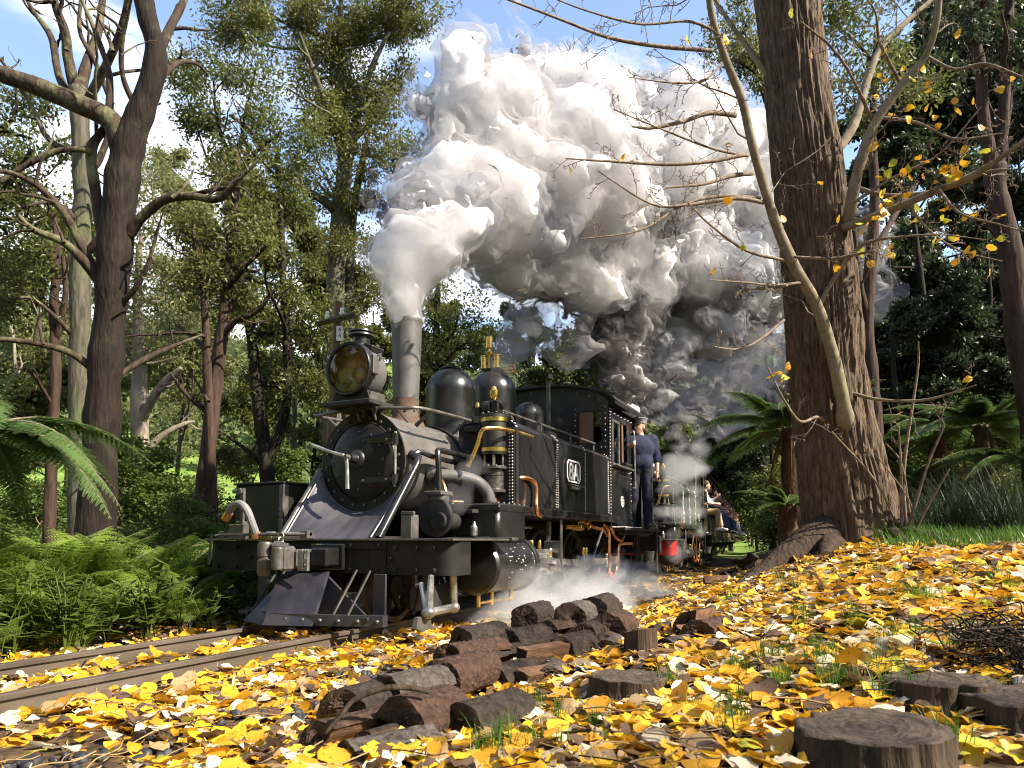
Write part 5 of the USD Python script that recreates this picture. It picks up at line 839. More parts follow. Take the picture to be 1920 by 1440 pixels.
# ---- passengers: seated on the sill, legs hanging outside
def passenger(name, top, bottom, shoe, hairm, lean):
    t = proto(name); lo, hi = (-.30, -.42, -.62), (.75, .42, .98); e = .018
    J = dict(head=(.03 + lean, 0, .76), neck=(.0 + lean * .8, 0, .60), chest=(-.02 + lean * .5, 0, .40)); J = {k: np.array(v) for k, v in J.items()}
    legs = [[((0, .09 * y, .04), .085), ((.42, .12 * y, .02), .060), ((.46 + .04 * y, .12 * y, -.40), .042)] for y in (-1, 1)]; sh = [J['neck'] + [0, .19 * y, -.06] for y in (-1, 1)]
    arms = [[(sh[0], .055), (sh[0] + [.08, -.06, -.26], .042), (sh[0] + [.30, .04, -.30], .03)], [(sh[1], .055), (sh[1] + [.12, .06, -.24], .042), (sh[1] + [.32, -.02, -.10], .03)]]
    def torso(f, q): f.limb((0, -.05, .06), (0, .05, .06), .115 + q, .115 + q, .05); f.limb(J['chest'] - [0, .07, 0], J['chest'] + [0, .07, 0], .12 + q, .12 + q, .10); f.limb((0, 0, .1), J['chest'], .12 + q, .12 + q, .05); f.limb(sh[0], sh[1], .055 + q, .055 + q, .05)
    f = Flesh(lo, hi, .017); torso(f, 0); f.chain([(J['chest'], .08), (J['neck'], .05), (J['head'] - [.01, 0, .06], .05)], .03); head(f, J['head'], np.eye(3))
    for l in legs: f.chain(l, .03); f.limb(np.array(l[2][0]) - [.02, 0, .05], np.array(l[2][0]) + [.15, 0, -.07], .04, .034, .03)
    for l in arms: f.chain(l, .03); hand(f, l[2][0], l[1][0], (0, 0, 1), curl=.6)
    part(t, 'body', f.mesh(), 'skin', True)
    f = Flesh(lo, hi, e); torso(f, .02)
    for l in arms: f.chain([(l[0][0], .075), (l[1][0], .062), ((np.array(l[1][0]) + np.array(l[2][0])) / 2, .052)], .03)
    part(t, 'top', f.mesh(), top, True); f = Flesh(lo, hi, e); f.limb((0, -.05, .06), (0, .05, .08), .135, .13, .05)
    for l in legs: f.chain([(l[0][0], .105), (l[1][0], .082), (np.array(l[2][0]) + [0, 0, .06], .066)], .04)
    part(t, 'trousers', f.mesh(), bottom, True)
    for l in legs: f = Flesh(lo, hi, e); a = np.array(l[2][0]); f.limb(a - [.03, 0, .055], a + [.15, 0, -.075], .048, .044, .02); part(t, 'shoe', f.mesh(), shoe, True)
    f = Flesh(lo, hi, e); h = J['head']; f.limb(h + [-.03, 0, .03], h + [-.04, 0, -.04], .095, .08, .02); f.limb(h + [-.0, 0, .065], h + [-.04, 0, .05], .09, .088, .02); part(t, 'hair', f.mesh(), hairm, True)
    return t
PAX = [passenger('rider', 'white_cloth', 'khaki_cloth', 'white_cloth', 'hair_brown', .10), passenger('rider_dark', 'grey_cloth', 'denim_cloth', 'black_leather', 'hair_brown', .05), passenger('rider_red', 'red_cloth', 'navy_trouser', 'black_leather', 'black_leather', .08), passenger('rider_blue', 'denim_cloth', 'denim_cloth', 'white_cloth', 'hair_brown', .12)]
# ================================================================ CARRIAGES
def carriage(name, label, x0):
    n = 9.6; y0 = float(track_y(x0 - n / 2)); a = math.atan(.1); t = thing(name, label, 'carriage', (x0 - n / 2, y0, 0), a); h = n / 2
    part(t, 'underframe', cat(box(-h, h, -.95, .95, .62, .80, .01), box(-h, h, .93, .97, .56, .76, .006), box(-h, h, -.97, -.93, .56, .76, .006), *[box(x - .02, x + .02, -.9, .9, .45, .62) for x in (-1.2, 1.2)]), 'frame_black'); part(t, 'floor', box(-h, h, -.93, .93, .80, .86, .004), 'wood_brown')
    bays = 7; w = n / bays
    for s in (1, -1):
        for k in range(bays):
            x = -h + k * w; part(t, 'side_panel', cat(box(x + .045, x + w - .045, min(s * .90, s * .93), max(s * .90, s * .93), .87, 1.46, .004)), 'carriage_cream' if k % 2 == 0 else 'carriage_red'); part(t, 'post', box(x - .045, x + .045, min(s * .88, s * .95), max(s * .88, s * .95), .80, 2.52, .006), 'carriage_red')
        part(t, 'post', box(h - .04, h, min(s * .88, s * .95), max(s * .88, s * .95), .80, 2.52, .006), 'carriage_red'); part(t, 'sill', box(-h, h, min(s * .87, s * .98), max(s * .87, s * .98), 1.46, 1.51, .006), 'carriage_red'); part(t, 'cant_rail', box(-h, h, min(s * .87, s * .97), max(s * .87, s * .97), 2.50, 2.62, .006), 'carriage_red'); part(t, 'footboard', box(-h, h, min(s * .98, s * 1.10), max(s * .98, s * 1.10), .60, .64, .004), 'wood_brown')
    th = np.linspace(-1.5, 1.5, 17); o = [(1.06 * math.sin(q), 2.60 + .24 * (math.cos(q) - math.cos(1.5))) for q in th]; part(t, 'roof', prism(o + [(y * .98, z - .03) for y, z in o[::-1]], -h - .1, h + .1, 'yz'), 'frame_black', 30)
    for x in (-h, h): part(t, 'end_wall', box(x - .02 if x > 0 else x, x if x > 0 else x + .02, -.88, .88, .86, 2.6, .004), 'carriage_red')
    part(t, 'seat_backs', cat(*[box(x - .03, x + .03, -.85, .85, .9, 1.75, .01) for x in np.linspace(-h + w, h - w, bays - 1)]), 'wood_brown', kind='stuff')
    for bx in (-h + 1.4, h - 1.4):
        b = part(t, 'bogie', cat(box(bx - .8, bx + .8, .52, .58, .22, .42, .01), box(bx - .8, bx + .8, -.58, -.52, .22, .42, .01), box(bx - .1, bx + .1, -.6, .6, .3, .6)), 'frame_black')
        for dx in (-.55, .55):
            for y in (-.405, .405): part(b, 'wheel', lathe([(.001, -.03), (.29, -.03), (.27, .03), (.24, .05), (.001, .02)] if y > 0 else [(.001, -.02), (.24, -.05), (.27, -.03), (.29, .03), (.001, .03)], (bx + dx, y, .27), 'y', 24), 'dull_steel', 30)
    return (x0 - n / 2, y0, a, n)
cars = [carriage('open_carriage', 'open sided carriage right behind the second engine with riders sitting on its sill', -14.6), carriage('open_carriage', 'middle open carriage of the train seen very obliquely', -24.9), carriage('open_carriage', 'farthest visible open carriage at the tail of the train', -35.2)]
_lab = ['rider in white top and khaki trousers sitting on the carriage sill', 'rider in grey top and blue jeans sitting on the carriage sill', 'rider in red top and dark trousers sitting on the carriage sill', 'rider all in blue denim sitting on the carriage sill']
for ci, xs in ((0, (-2.9, -1.3, .9, 2.6, 4.0)), (1, (-3.6, -2.3, -.8, .6, 1.7, 3.2, 4.1)), (2, (-3.5, -2, 0, 1.5, 3))):
    X, Y, a, n = cars[ci]
    for k, lx in enumerate(xs):
        j = (k + ci) % 4 if ci else (2, 1, 3, 1, 0)[k]
        p = rz_(a) @ np.array([lx, .88, 0]) + [X, Y, 0]; where = [', first carriage', ', middle carriage', ', last carriage'][ci]
        copy_of(PAX[j], 'rider', _lab[j] + where, 'person', (p[0], p[1], 1.43), a + math.pi / 2 + .2 * ((k * 7) % 5 - 2) * .3, 'riders on the carriage sills')
# ================================================================ TELEGRAPH POLE
def pole():
    b = at(622, 800, 9.3); t_ = at(634, 566, 9.3); g = gz(b[0], b[1]); u = unit(t_ - b); base = b + u * (g - .2 - b[2]) / u[2]; O = np.array([base[0], base[1], g])
    T = thing('telegraph_pole', 'old leaning telegraph pole with mossy crossarm and number plate behind the headlight', 'pole', O)
    part(T, 'post', tube([base - O, b - O, t_ - O], [.07, .062, .05], 12), 'wood_brown'); m = b + u * (at(630, 598, 9.3) - b)[2] / u[2] - O
    d = unit(at(664, 587, 9.0) - at(585, 606, 9.6)); c = m + EYE * 0 + (unit(EYE - (m + O)) * .075); A, B = c - d * .40, c + d * .34
    arm = part(T, 'crossarm', tube(np.array([A, B]), .045, 4), 'grey_bark')
    for s in (-.22, .10): p = c + d * s; part(T, 'insulator', lathe([(.012, .02), (.035, .05), (.035, .075), (.022, .085), (.03, .11), (.02, .135), (.001, .14)], p, 'z', 16), 'white_paint')
    n = unit(EYE - (m + O)); n[2] = 0; n = unit(n); r = np.cross([0, 0, 1.], n); q = m + n * .075 - np.array([0, 0, .22]) + r * .035
    def slab(w, h, d0, d1, cz): V, F = box(-w / 2, w / 2, cz - h / 2, cz + h / 2, d0, d1, .002); return q + V[:, :1] * r + V[:, 1:2] * np.array([0, 0, 1.]) + V[:, 2:] * n, F
    pl = part(T, 'number_plate', slab(.085, .20, 0, .012, 0), 'white_paint')
    for txt, z in (('6', .03), ('4', -.05)):
        V, F = text_plate(txt, .05, .004, False); V = V - [np.ptp(V[:, 0]) / 2 + V[:, 0].min(), 0, 0]; part(pl, 'numeral', (q + V[:, :1] * r + (V[:, 1:2] + z) * np.array([0, 0, 1.]) + (V[:, 2:] + .0125) * n, F), 'frame_black', False)
    part(T, 'stay_wire', tube([A, A + np.array([.1, -.2, -.55]), base - O + [1.2, -.8, .3]], .008, 5), 'frame_black')
pole()
# ================================================================ THE BIG LEANING TREE
def leaf_shape(seed, L=.105):
    """a rounded poplar leaf with a pointed tip, a fold along the midrib, a curl and a stalk"""
    r = np.random.default_rng(seed); st = np.array([0, .12, .3, .5, .7, .86, 1.0]); w = np.array([.10, .34, .46, .43, .30, .15, .0]) * r.uniform(.82, 1.1); bend = r.uniform(-.6, .9); fold = r.uniform(-.15, .45); tw = r.uniform(-.35, .35); wav = r.uniform(0, .08)
    z0 = bend * (st - .45) ** 2; y0 = .06 * r.normal() * st
    mid = np.stack([st, y0, z0], 1); lf = np.stack([st, y0 + w, z0 + w * (fold + tw) + wav * np.sin(st * 17)], 1); rg = np.stack([st, y0 - w, z0 + w * (fold - tw) + wav * np.cos(st * 15)], 1); V = np.vstack([mid, lf, rg]); n = 7; F = []
    for i in range(6): F += [[i, i + 1, n + i + 1], [i, n + i + 1, n + i], [i, 2 * n + i, 2 * n + i + 1], [i, 2 * n + i + 1, i + 1]]
    k = len(V); V = np.vstack([V, [[-.30, .012 + y0[0], -.02], [-.30, -.012, -.02], [0, .012, z0[0]], [0, -.012, z0[0]]]]); F += [[k, k + 1, k + 3], [k, k + 3, k + 2]]
    V = (V - [.45, 0, z0.mean()]) * L; return V, np.array(F)
def big_tree():
    D = 7.3; rng = np.random.default_rng(77); T = thing('leaning_big_tree', 'huge leaning furrowed trunk with spreading roots and nearly bare twigs at right', 'tree')
    st = np.array([(1602, 1085, 118), (1598, 1055, 100), (1595, 1025, 88), (1592, 980, 80), (1585, 930, 76), (1577, 880, 73), (1563, 800, 68), (1550, 700, 64), (1543, 600, 63), (1534, 500, 60), (1522, 400, 58), (1511, 300, 58), (1498, 200, 54), (1487, 100, 53), (1475, 0, 53), (1466, -80, 51)], float)
    W = np.array([at(a, b, D) for a, b, _ in st]); Q = spline(np.column_stack([W, st[:, 2] / FOC * D]), 14); S = 200
    V, F = tube(Q[:, :3], Q[:, 3], S, False); nr = len(Q); th = np.tile(np.arange(S) * 2 * np.pi / S, nr); h = np.repeat(np.cumsum(np.r_[0, np.linalg.norm(np.diff(Q[:, :3], axis=0), axis=1)]), S); c = np.repeat(Q[:, :3], S, 0); R = np.repeat(Q[:, 3], S)
    flare = np.exp(-h / .42); lob = 1 + flare * (.24 * np.cos(5 * th + .7) + .12 * np.cos(3 * th + 2)) - .05 * np.exp(-((th - 4.4) / .35) ** 2) * (h < 2.6)
    rid = np.abs(meshkit.fbm(np.stack([np.cos(th) * 10.5 + 20, np.sin(th) * 10.5, h * 1.7 + .35 * np.sin(3 * th)], 1), 3, 4) - .5) * 2; fine = meshkit.noise(np.stack([np.cos(th) * 22, np.sin(th) * 22, h * 5], 1), 8)
    V = c + (V - c) * (lob * (.945 + .12 * np.clip(rid * 2.4, 0, 1) ** .6 + .035 * fine))[:, None]; part(T, 'trunk', (V, F), 'big_bark', True)
    for P in ([(1560, 1000, 48), (1528, 1035, 44), (1490, 1064, 34), (1452, 1087, 23), (1416, 1103, 13), (1382, 1112, 5)], [(1655, 985, 36), (1690, 1010, 26), (1730, 1030, 14), (1790, 1044, 6)], [(1570, 1050, 40), (1560, 1085, 24), (1545, 1098, 8)], [(1650, 1030, 34), (1675, 1052, 18), (1700, 1066, 6)], [(1690, 1050, 10), (1730, 1075, 12), (1790, 1105, 9), (1830, 1122, 4)]):
        dd = np.linspace(D - .12, D - .85, len(P)); W_ = np.array([at(a, c, d) for (a, c, _), d in zip(P, dd)]); r_ = np.array([q[2] for q in P]) / FOC * dd; W_[1:, 2] = ground(W_[1:, 0], W_[1:, 1]) + r_[1:] * .35 + .015; Q_ = spline(np.column_stack([W_, r_]), 7); part(T, 'root', gnarl(tube(Q_[:, :3], np.maximum(Q_[:, 3], .006), 18), .022, 9, 2), 'root_bark', True)
    limbs = [([(1585, 800, 19), (1584, 780, 17), (1580, 750, 12.5), (1560, 660, 10.9), (1530, 570, 10.1), (1490, 500, 9.75), (1455, 420, 9.36), (1430, 340, 8.58), (1410, 270, 7.8), (1392, 190, 7.41), (1368, 130, 7.02), (1350, 80, 6.24), (1335, 30, 6.24), (1325, -40, 5.46)], 6.98, 6.1), ([(1585, 425, 10.9), (1594, 395, 11.7), (1606, 330, 10.9), (1636, 240, 8.58), (1686, 165, 7.8), (1735, 105, 7.02), (1756, 40, 6.24), (1764, -50, 5.46)], 7.05, 6.2),
             ([(1578, 428, 8.58), (1640, 405, 7.41), (1700, 381, 7.02), (1760, 356, 6.24), (1820, 330, 5.46), (1870, 300, 4.68), (1912, 270, 3.9), (1970, 235, 3.12)], 7.0, 6.0), ([(1606, 352, 4.68), (1660, 366, 4.29), (1730, 362, 3.9), (1800, 346, 3.51), (1852, 322, 2.73), (1900, 318, 1.56)], 6.95, 6.3), ([(1555, 300, 10.1), (1600, 236, 8.58), (1626, 150, 7.02), (1652, 90, 5.46), (1700, 40, 4.68), (1765, -15, 3.9)], 7.5, 7.9),
             ([(1455, 160, 6.24), (1425, 120, 5.46), (1395, 80, 4.68), (1360, 30, 3.9), (1330, -20, 3.12)], 7.3, 7.6), ([(1535, 575, 4.68), (1565, 520, 3.9), (1595, 480, 3.9), (1625, 455, 3.12), (1680, 445, 2.34), (1760, 440, 1.56), (1850, 450, 0.78)], 7.0, 6.1), ([(1590, 735, 3.9), (1640, 748, 3.12), (1700, 752, 2.73), (1745, 748, 2.34), (1790, 735, 1.56), (1830, 722, 1.17)], 6.98, 6.2), ([(1545, 788, 3.9), (1530, 782, 3.12), (1500, 790, 2.73), (1470, 750, 1.95), (1440, 690, 1.25)], 7.0, 6.4)]
    tw = [([(1396, 290, 4), (1330, 303, 3.6), (1250, 308, 3), (1150, 303, 2.2), (1060, 297, 1.2)]), ([(1380, 216, 4.5), (1330, 212, 4.2), (1280, 228, 3.6), (1220, 240, 3), (1185, 237, 1.5)]), ([(1335, 95, 4), (1230, 86, 3.6), (1140, 70, 3.2), (1060, 40, 2.6), (960, 2, 2), (880, -25, 1.5)]), ([(1412, 325, 4), (1370, 330, 4), (1320, 345, 3), (1250, 352, 1.5)]), ([(1425, 372, 3.5), (1350, 368, 3.2), (1280, 385, 2.5), (1200, 432, 1.8), (1090, 448, 1)]),
          ([(1432, 380, 4), (1380, 372, 3.6), (1290, 384, 3), (1220, 382, 2), (1120, 320, 1)]), ([(1480, 490, 3), (1400, 470, 2.6), (1330, 420, 2), (1290, 380, 1.2)]), ([(1505, 530, 3), (1450, 535, 2.5), (1400, 530, 1.6), (1330, 525, 1)]), ([(1488, 482, 3), (1560, 485, 3), (1600, 478, 2.6), (1640, 470, 2)]), ([(1402, 292, 2.6), (1340, 280, 2.2), (1260, 250, 1.8), (1150, 205, 1.0)]), ([(1345, 60, 3), (1290, 40, 2.6), (1200, 45, 2.2), (1100, 20, 1.6), (1010, -15, 1)]), ([(1362, 110, 3), (1320, 150, 2.2), (1260, 155, 1.6), (1180, 145, 1)]),
          ([(1420, 540, 3), (1450, 538, 3.2), (1475, 536, 3.2)]), ([(1470, 600, 3), (1420, 640, 2.4), (1380, 655, 2), (1340, 650, 1)]), ([(1640, 235, 4), (1600, 150, 3), (1560, 90, 2.4), (1500, 40, 1.5)]), ([(1690, 160, 4), (1650, 80, 3), (1640, 20, 2), (1600, -30, 1.5)]), ([(1700, 380, 3), (1740, 430, 2.5), (1800, 470, 2), (1880, 490, 1)]), ([(1760, 356, 3), (1800, 400, 2.5), (1870, 420, 2), (1940, 440, 1)]), ([(1735, 105, 4), (1790, 130, 3), (1850, 120, 2.5), (1930, 150, 1.5)]), ([(1650, 220, 3), (1720, 230, 2.6), (1790, 260, 2), (1880, 250, 1)]), ([(1600, 380, 3), (1680, 330, 2.5), (1760, 290, 2), (1840, 200, 1.2)])]
    tips = []
    for k, (P, d0, d1) in enumerate(limbs):
        b = part(T, 'limb', px_limb(P, d0, d1, 6, 12, .05, 20 + k), 'smooth_bark', True); tb = []; P_ = spline(np.array([at(a, c, d0 + (d1 - d0) * i / (len(P) - 1)) for i, (a, c, _) in enumerate(P)]), 3); R_ = np.interp(np.linspace(0, 1, len(P_)), np.linspace(0, 1, len(P)), [r / FOC * d0 for _, _, r in P]) * .5
        R_ = np.minimum(R_, .016); grow(rng, P_, R_, 3, tb, tips, 1.0, 7 if k < 5 else 5, .32, .02, .24, .2, .0036, 5); part(b, 'twigs', cat(*tb), 'twig_bark', True, kind='stuff')
    for k, P in enumerate(tw):
        d0 = 6.3 + .5 * rng.random(); tb = [px_limb(P, d0, d0 - .5, 5, 6, .0, 50 + k)]; P_ = spline(np.array([at(a, c, d0 - .5 * i / (len(P) - 1)) for i, (a, c, _) in enumerate(P)]), 3); grow(rng, P_, np.full(len(P_), .007), 2, tb, tips, .9, 9, .24, .03, .25, .2, .0034, 4); part(T, 'twig', cat(*tb), 'twig_bark', True)
    # the last yellow leaves, most of them to the right of the trunk
    n = 0; spots = [(a, b) for a, b in zip(rng.normal(1700, 85, 62), rng.normal(330, 95, 62))] + [(a, b) for a, b in zip(rng.uniform(1590, 1915, 40), rng.uniform(60, 480, 40))] + [(1065, 300), (1155, 303), (1350, 268), (1412, 362), (1458, 145), (1460, 8), (1292, 72), (1478, 405), (1500, 412), (1335, 524), (1420, 468), (1350, 100), (1832, 722), (1795, 738), (1440, 690), (1430, 705), (1455, 712), (1410, 720), (1475, 700), (1700, 545), (1715, 520), (1640, 660), (1545, 320), (1525, 118)]
    TP = np.array([p for _, p, _ in tips]); dz = (TP - EYE) @ FW; TX = np.stack([960 + FOC * ((TP - EYE) @ RT) / dz, CY - FOC * ((TP - EYE) @ UP) / dz], 1); taken = set()
    for a, b in spots:
        V, F = leaf_shape(1000 + n, .085 * rng.uniform(.75, 1.2)); R = trimesh.transformations.random_rotation_matrix(rng.random(3))[:3, :3]; near = [i for i in np.argsort(np.hypot(*(TX - [a, b]).T))[:12] if i not in taken]; i = near[0] if near else 0; taken.add(i); p = TP[i]; n += 1
        part(T, 'leaf', ((V - [V[-4, 0], 0, 0]) @ R.T + p, F), ['yellow_leaf', 'golden_leaf', 'yellow_leaf', 'lime_leaf', 'yellow_leaf'][n % 5] if b < 900 else 'orange_leaf', True)
    # suckers at its foot
    sk = []
    for k, P in enumerate([[(1690, 1010, 3), (1690, 900, 2.6), (1685, 800, 1.6)], [(1700, 1010, 3.4), (1695, 880, 3), (1720, 700, 2), (1722, 640, 1)], [(1700, 1000, 3), (1715, 950, 3), (1740, 870, 2.6), (1770, 800, 1.6)], [(1712, 1000, 3), (1750, 930, 2.4), (1780, 880, 1.6)], [(1680, 980, 2.6), (1640, 900, 2.2), (1560, 810, 1.4)], [(1705, 960, 2.4), (1690, 870, 2), (1660, 830, 1.2)], [(1720, 990, 2), (1700, 930, 1.6), (1640, 850, 1)]]):
        part(T, 'sucker', px_limb(P, 6.9, 6.5, 5, 6, 0, 80 + k), 'twig_bark', True)
big_tree()
# ================================================================ LEAF LITTER, WOOD, FERNS, GRASS
_rng = np.random.default_rng(5)
_cols = ['yellow_leaf', 'golden_leaf', 'orange_leaf', 'pale_leaf', 'tan_leaf', 'brown_leaf', 'lime_leaf']; _pr = [.28, .21, .05, .18, .13, .11, .04]
_say = {'yellow_leaf': 'yellow', 'golden_leaf': 'golden yellow', 'orange_leaf': 'orange', 'pale_leaf': 'pale cream', 'tan_leaf': 'tan', 'brown_leaf': 'dark brown', 'lime_leaf': 'lime green'}
LEAVES = []
for _c in _cols:
    for k in range(4):
        p = proto(f'{_c}_{"abcd"[k]}'); part(p, 'blade', leaf_shape(17 * k + len(LEAVES)), _c, True); LEAVES.append((p, _c))
def scatter(n, d0, d1, seed, lim=.80):
    r = np.random.default_rng(seed); d = np.sqrt(r.uniform(d0 ** 2, d1 ** 2, n)); t = r.uniform(-lim, lim, n)
    f = FW[:2] / np.linalg.norm(FW[:2]); P = EYE[:2] + d[:, None] * f + (t * d)[:, None] * RT[:2]; return P, d, r
_PP, _DD, _ = scatter(18500, 1.9, 7.2, 11); _P2, _D2, _ = scatter(24000, 7.2, 19, 12, .62); _PP = np.vstack([_PP, _P2]); _DD = np.r_[_DD, _D2]
_v = _PP[:, 1] - track_y(_PP[:, 0]); _n1 = meshkit.fbm(np.column_stack([_PP * 1.1, np.zeros(len(_PP))]), 3, 21); _n2 = meshkit.fbm(np.column_stack([_PP * .5, np.zeros(len(_PP))]), 2, 22)
_keep = np.where(_v > .55, 1.0, np.where(_v > -1.15, np.where(_PP[:, 0] > -.2, .75, .12), np.clip(.55 - (-_v - 1.15) * .55, .02, 1)))
_keep = _keep * np.where((_v > .5) & (_PP[:, 0] < -7), np.clip((_v - .9) / 1.2, .12, 1), 1) * np.clip(1.25 - np.maximum(0, _n1 - .52) * 5.5 * (_PP[:, 0] > .8), .18, 1) * np.where(np.abs(np.abs(_v) - .405) < .085, .03, 1) * np.clip(1 - np.maximum(0, _v - 4.3) * .5, .04, 1)
for _a, _b, _q in ((1180, 2.95, .15), (1628, 1.95, .20), (1765, 2.45, .19), (1930, 2.2, .16), (1202, 3.75, .08)): _w = at(_a, 1012, _b); _keep = _keep * np.where(np.hypot(_PP[:, 0] - _w[0], _PP[:, 1] - _w[1]) < _q, .0, 1)
_ok = _rng.random(len(_PP)) < _keep; _PP, _DD, _v = _PP[_ok], _DD[_ok], _v[_ok]; N_ = len(_PP)
_z = ground(_PP[:, 0], _PP[:, 1]) + _rng.uniform(.006, .040, N_); _z = np.where(np.abs(_v) < .75, np.minimum(_z, -.055), _z); _ci = _rng.choice(7, N_, p=_pr); _ki = _ci * 4 + _rng.integers(0, 4, N_)
_t1 = _rng.normal(0, 14, N_); _t2 = _rng.normal(0, 14, N_); _up = _rng.random(N_) < .07; _t1 = np.where(_up, _t1 * 2.8, _t1) + np.where(_rng.random(N_) < .45, 180, 0); _sz = _rng.normal(.88, .24, N_).clip(.4, 1.5) * np.where(_DD < 3, .92, 1); _az = _rng.uniform(0, 360, N_)
_order = np.argsort(_DD / _sz); _first = [i for i in _order if abs((np.dot(_PP[i] - EYE[:2], RT[:2])) / _DD[i]) < .76 and _DD[i] > 2.0][:300]
for i in _first:
    p, c = LEAVES[_ki[i]]
    copy_of(p, 'fallen_leaf', f'{_say[c]} fallen leaf lying in the litter nearest the camera', 'leaf', (*_PP[i], _z[i]), math.radians(_az[i]), f'{_say[c]} fallen leaves in the foreground', _sz[i], (_t1[i], _t2[i], 0))
_rest = np.setdiff1d(np.arange(N_), _first)
def quats(a, b, c):
    """rotations z(c) * x(a) * y(b), degrees"""
    a, b, c = (np.radians(t) / 2 for t in (a, b, c)); z = np.zeros_like(a)
    def mul(p, q): w1, x1, y1, z1 = p; w2, x2, y2, z2 = q; return (w1 * w2 - x1 * x2 - y1 * y2 - z1 * z2, w1 * x2 + x1 * w2 + y1 * z2 - z1 * y2, w1 * y2 - x1 * z2 + y1 * w2 + z1 * x2, w1 * z2 + x1 * y2 - y1 * x2 + z1 * w2)
    q = mul((np.cos(c), z, z, np.sin(c)), mul((np.cos(a), np.sin(a), z, z), (np.cos(b), z, np.sin(b), z))); return np.stack(q, 1)
def instancer(name, label, cat_, protos, pos, q, sc, idx):
    pi = UsdGeom.PointInstancer.Define(stage, fresh('/World', name)); tag(pi.GetPrim(), label, cat_, kind='stuff'); root = str(pi.GetPath()); tg = []
    for k, (m, mat) in enumerate(protos):
        x = UsdGeom.Xform.Define(stage, f'{root}/kind_{k:03d}'); part(str(x.GetPath()), 'piece', m, mat, True); tg.append(x.GetPath())
    pi.CreatePrototypesRel().SetTargets(tg); pi.CreateProtoIndicesAttr(Vt.IntArray([int(k) for k in idx])); pi.CreatePositionsAttr(Vt.Vec3fArray.FromNumpy(np.asarray(pos, np.float32)))
    pi.CreateScalesAttr(Vt.Vec3fArray.FromNumpy(np.repeat(np.asarray(sc, np.float32)[:, None], 3, 1))); pi.CreateOrientationsAttr(Vt.QuathArray([Gf.Quath(float(w), float(x), float(y), float(z)) for w, x, y, z in q]))
instancer('leaf_litter', 'carpet of yellow, cream and brown fallen leaves over the ground', 'leaves', [(leaf_shape(17 * (k % 4) + k), _cols[k // 4]) for k in range(28)], np.column_stack([_PP, _z])[_rest], quats(_t1, _t2, _az)[_rest], _sz[_rest], _ki[_rest])
# lumps of coal showing through
_P, _d, _r = scatter(5200, 2.0, 6.5, 31); _nn = meshkit.fbm(np.column_stack([_P * 1.1, np.zeros(len(_P))]), 3, 21); _vv = _P[:, 1] - track_y(_P[:, 0]); _k = (_nn > .56) & (np.abs(_vv - .8) > .3) & (_P[:, 0] > .6) & (_vv > .5); _P = _P[_k]
def lump(seed): m = trimesh.creation.icosphere(1, 1.0); V = np.array(m.vertices); return V * (.75 + .6 * meshkit.noise(V * 1.7 + seed * 9, seed))[:, None] * [.022, .017, .013], np.array(m.faces)
instancer('coal_lumps', 'black coal lumps scattered between the leaves', 'coal', [(lump(k), 'coal') for k in range(4)], np.column_stack([_P, ground(_P[:, 0], _P[:, 1]) + .012]), quats(*_r.uniform(0, 360, (3, len(_P)))), _r.uniform(.5, 1.6, len(_P)), _r.integers(0, 4, len(_P)))
_P, _d, _r = scatter(1500, 1.9, 7.5, 33); _vv = _P[:, 1]; _P = _P[_vv > .6]
instancer('litter_twigs', 'thin twigs and leaf stalks lying among the leaves', 'twigs', [(pipe([(-.09, 0, 0), (-.02, .008, .006), (.05, -.006, .0), (.10, .01, .004)], .0022, 4, 3), 'tan_leaf'), (pipe([(-.07, 0, 0), (.0, .012, .008), (.08, .0, .0)], .0016, 4, 3), 'log_bark')], np.column_stack([_P, ground(_P[:, 0], _P[:, 1]) + .042]), quats(_r.normal(0, 8, len(_P)), _r.normal(0, 10, len(_P)), _r.uniform(0, 360, len(_P))), _r.uniform(.5, 1.5, len(_P)), _r.integers(0, 2, len(_P)))
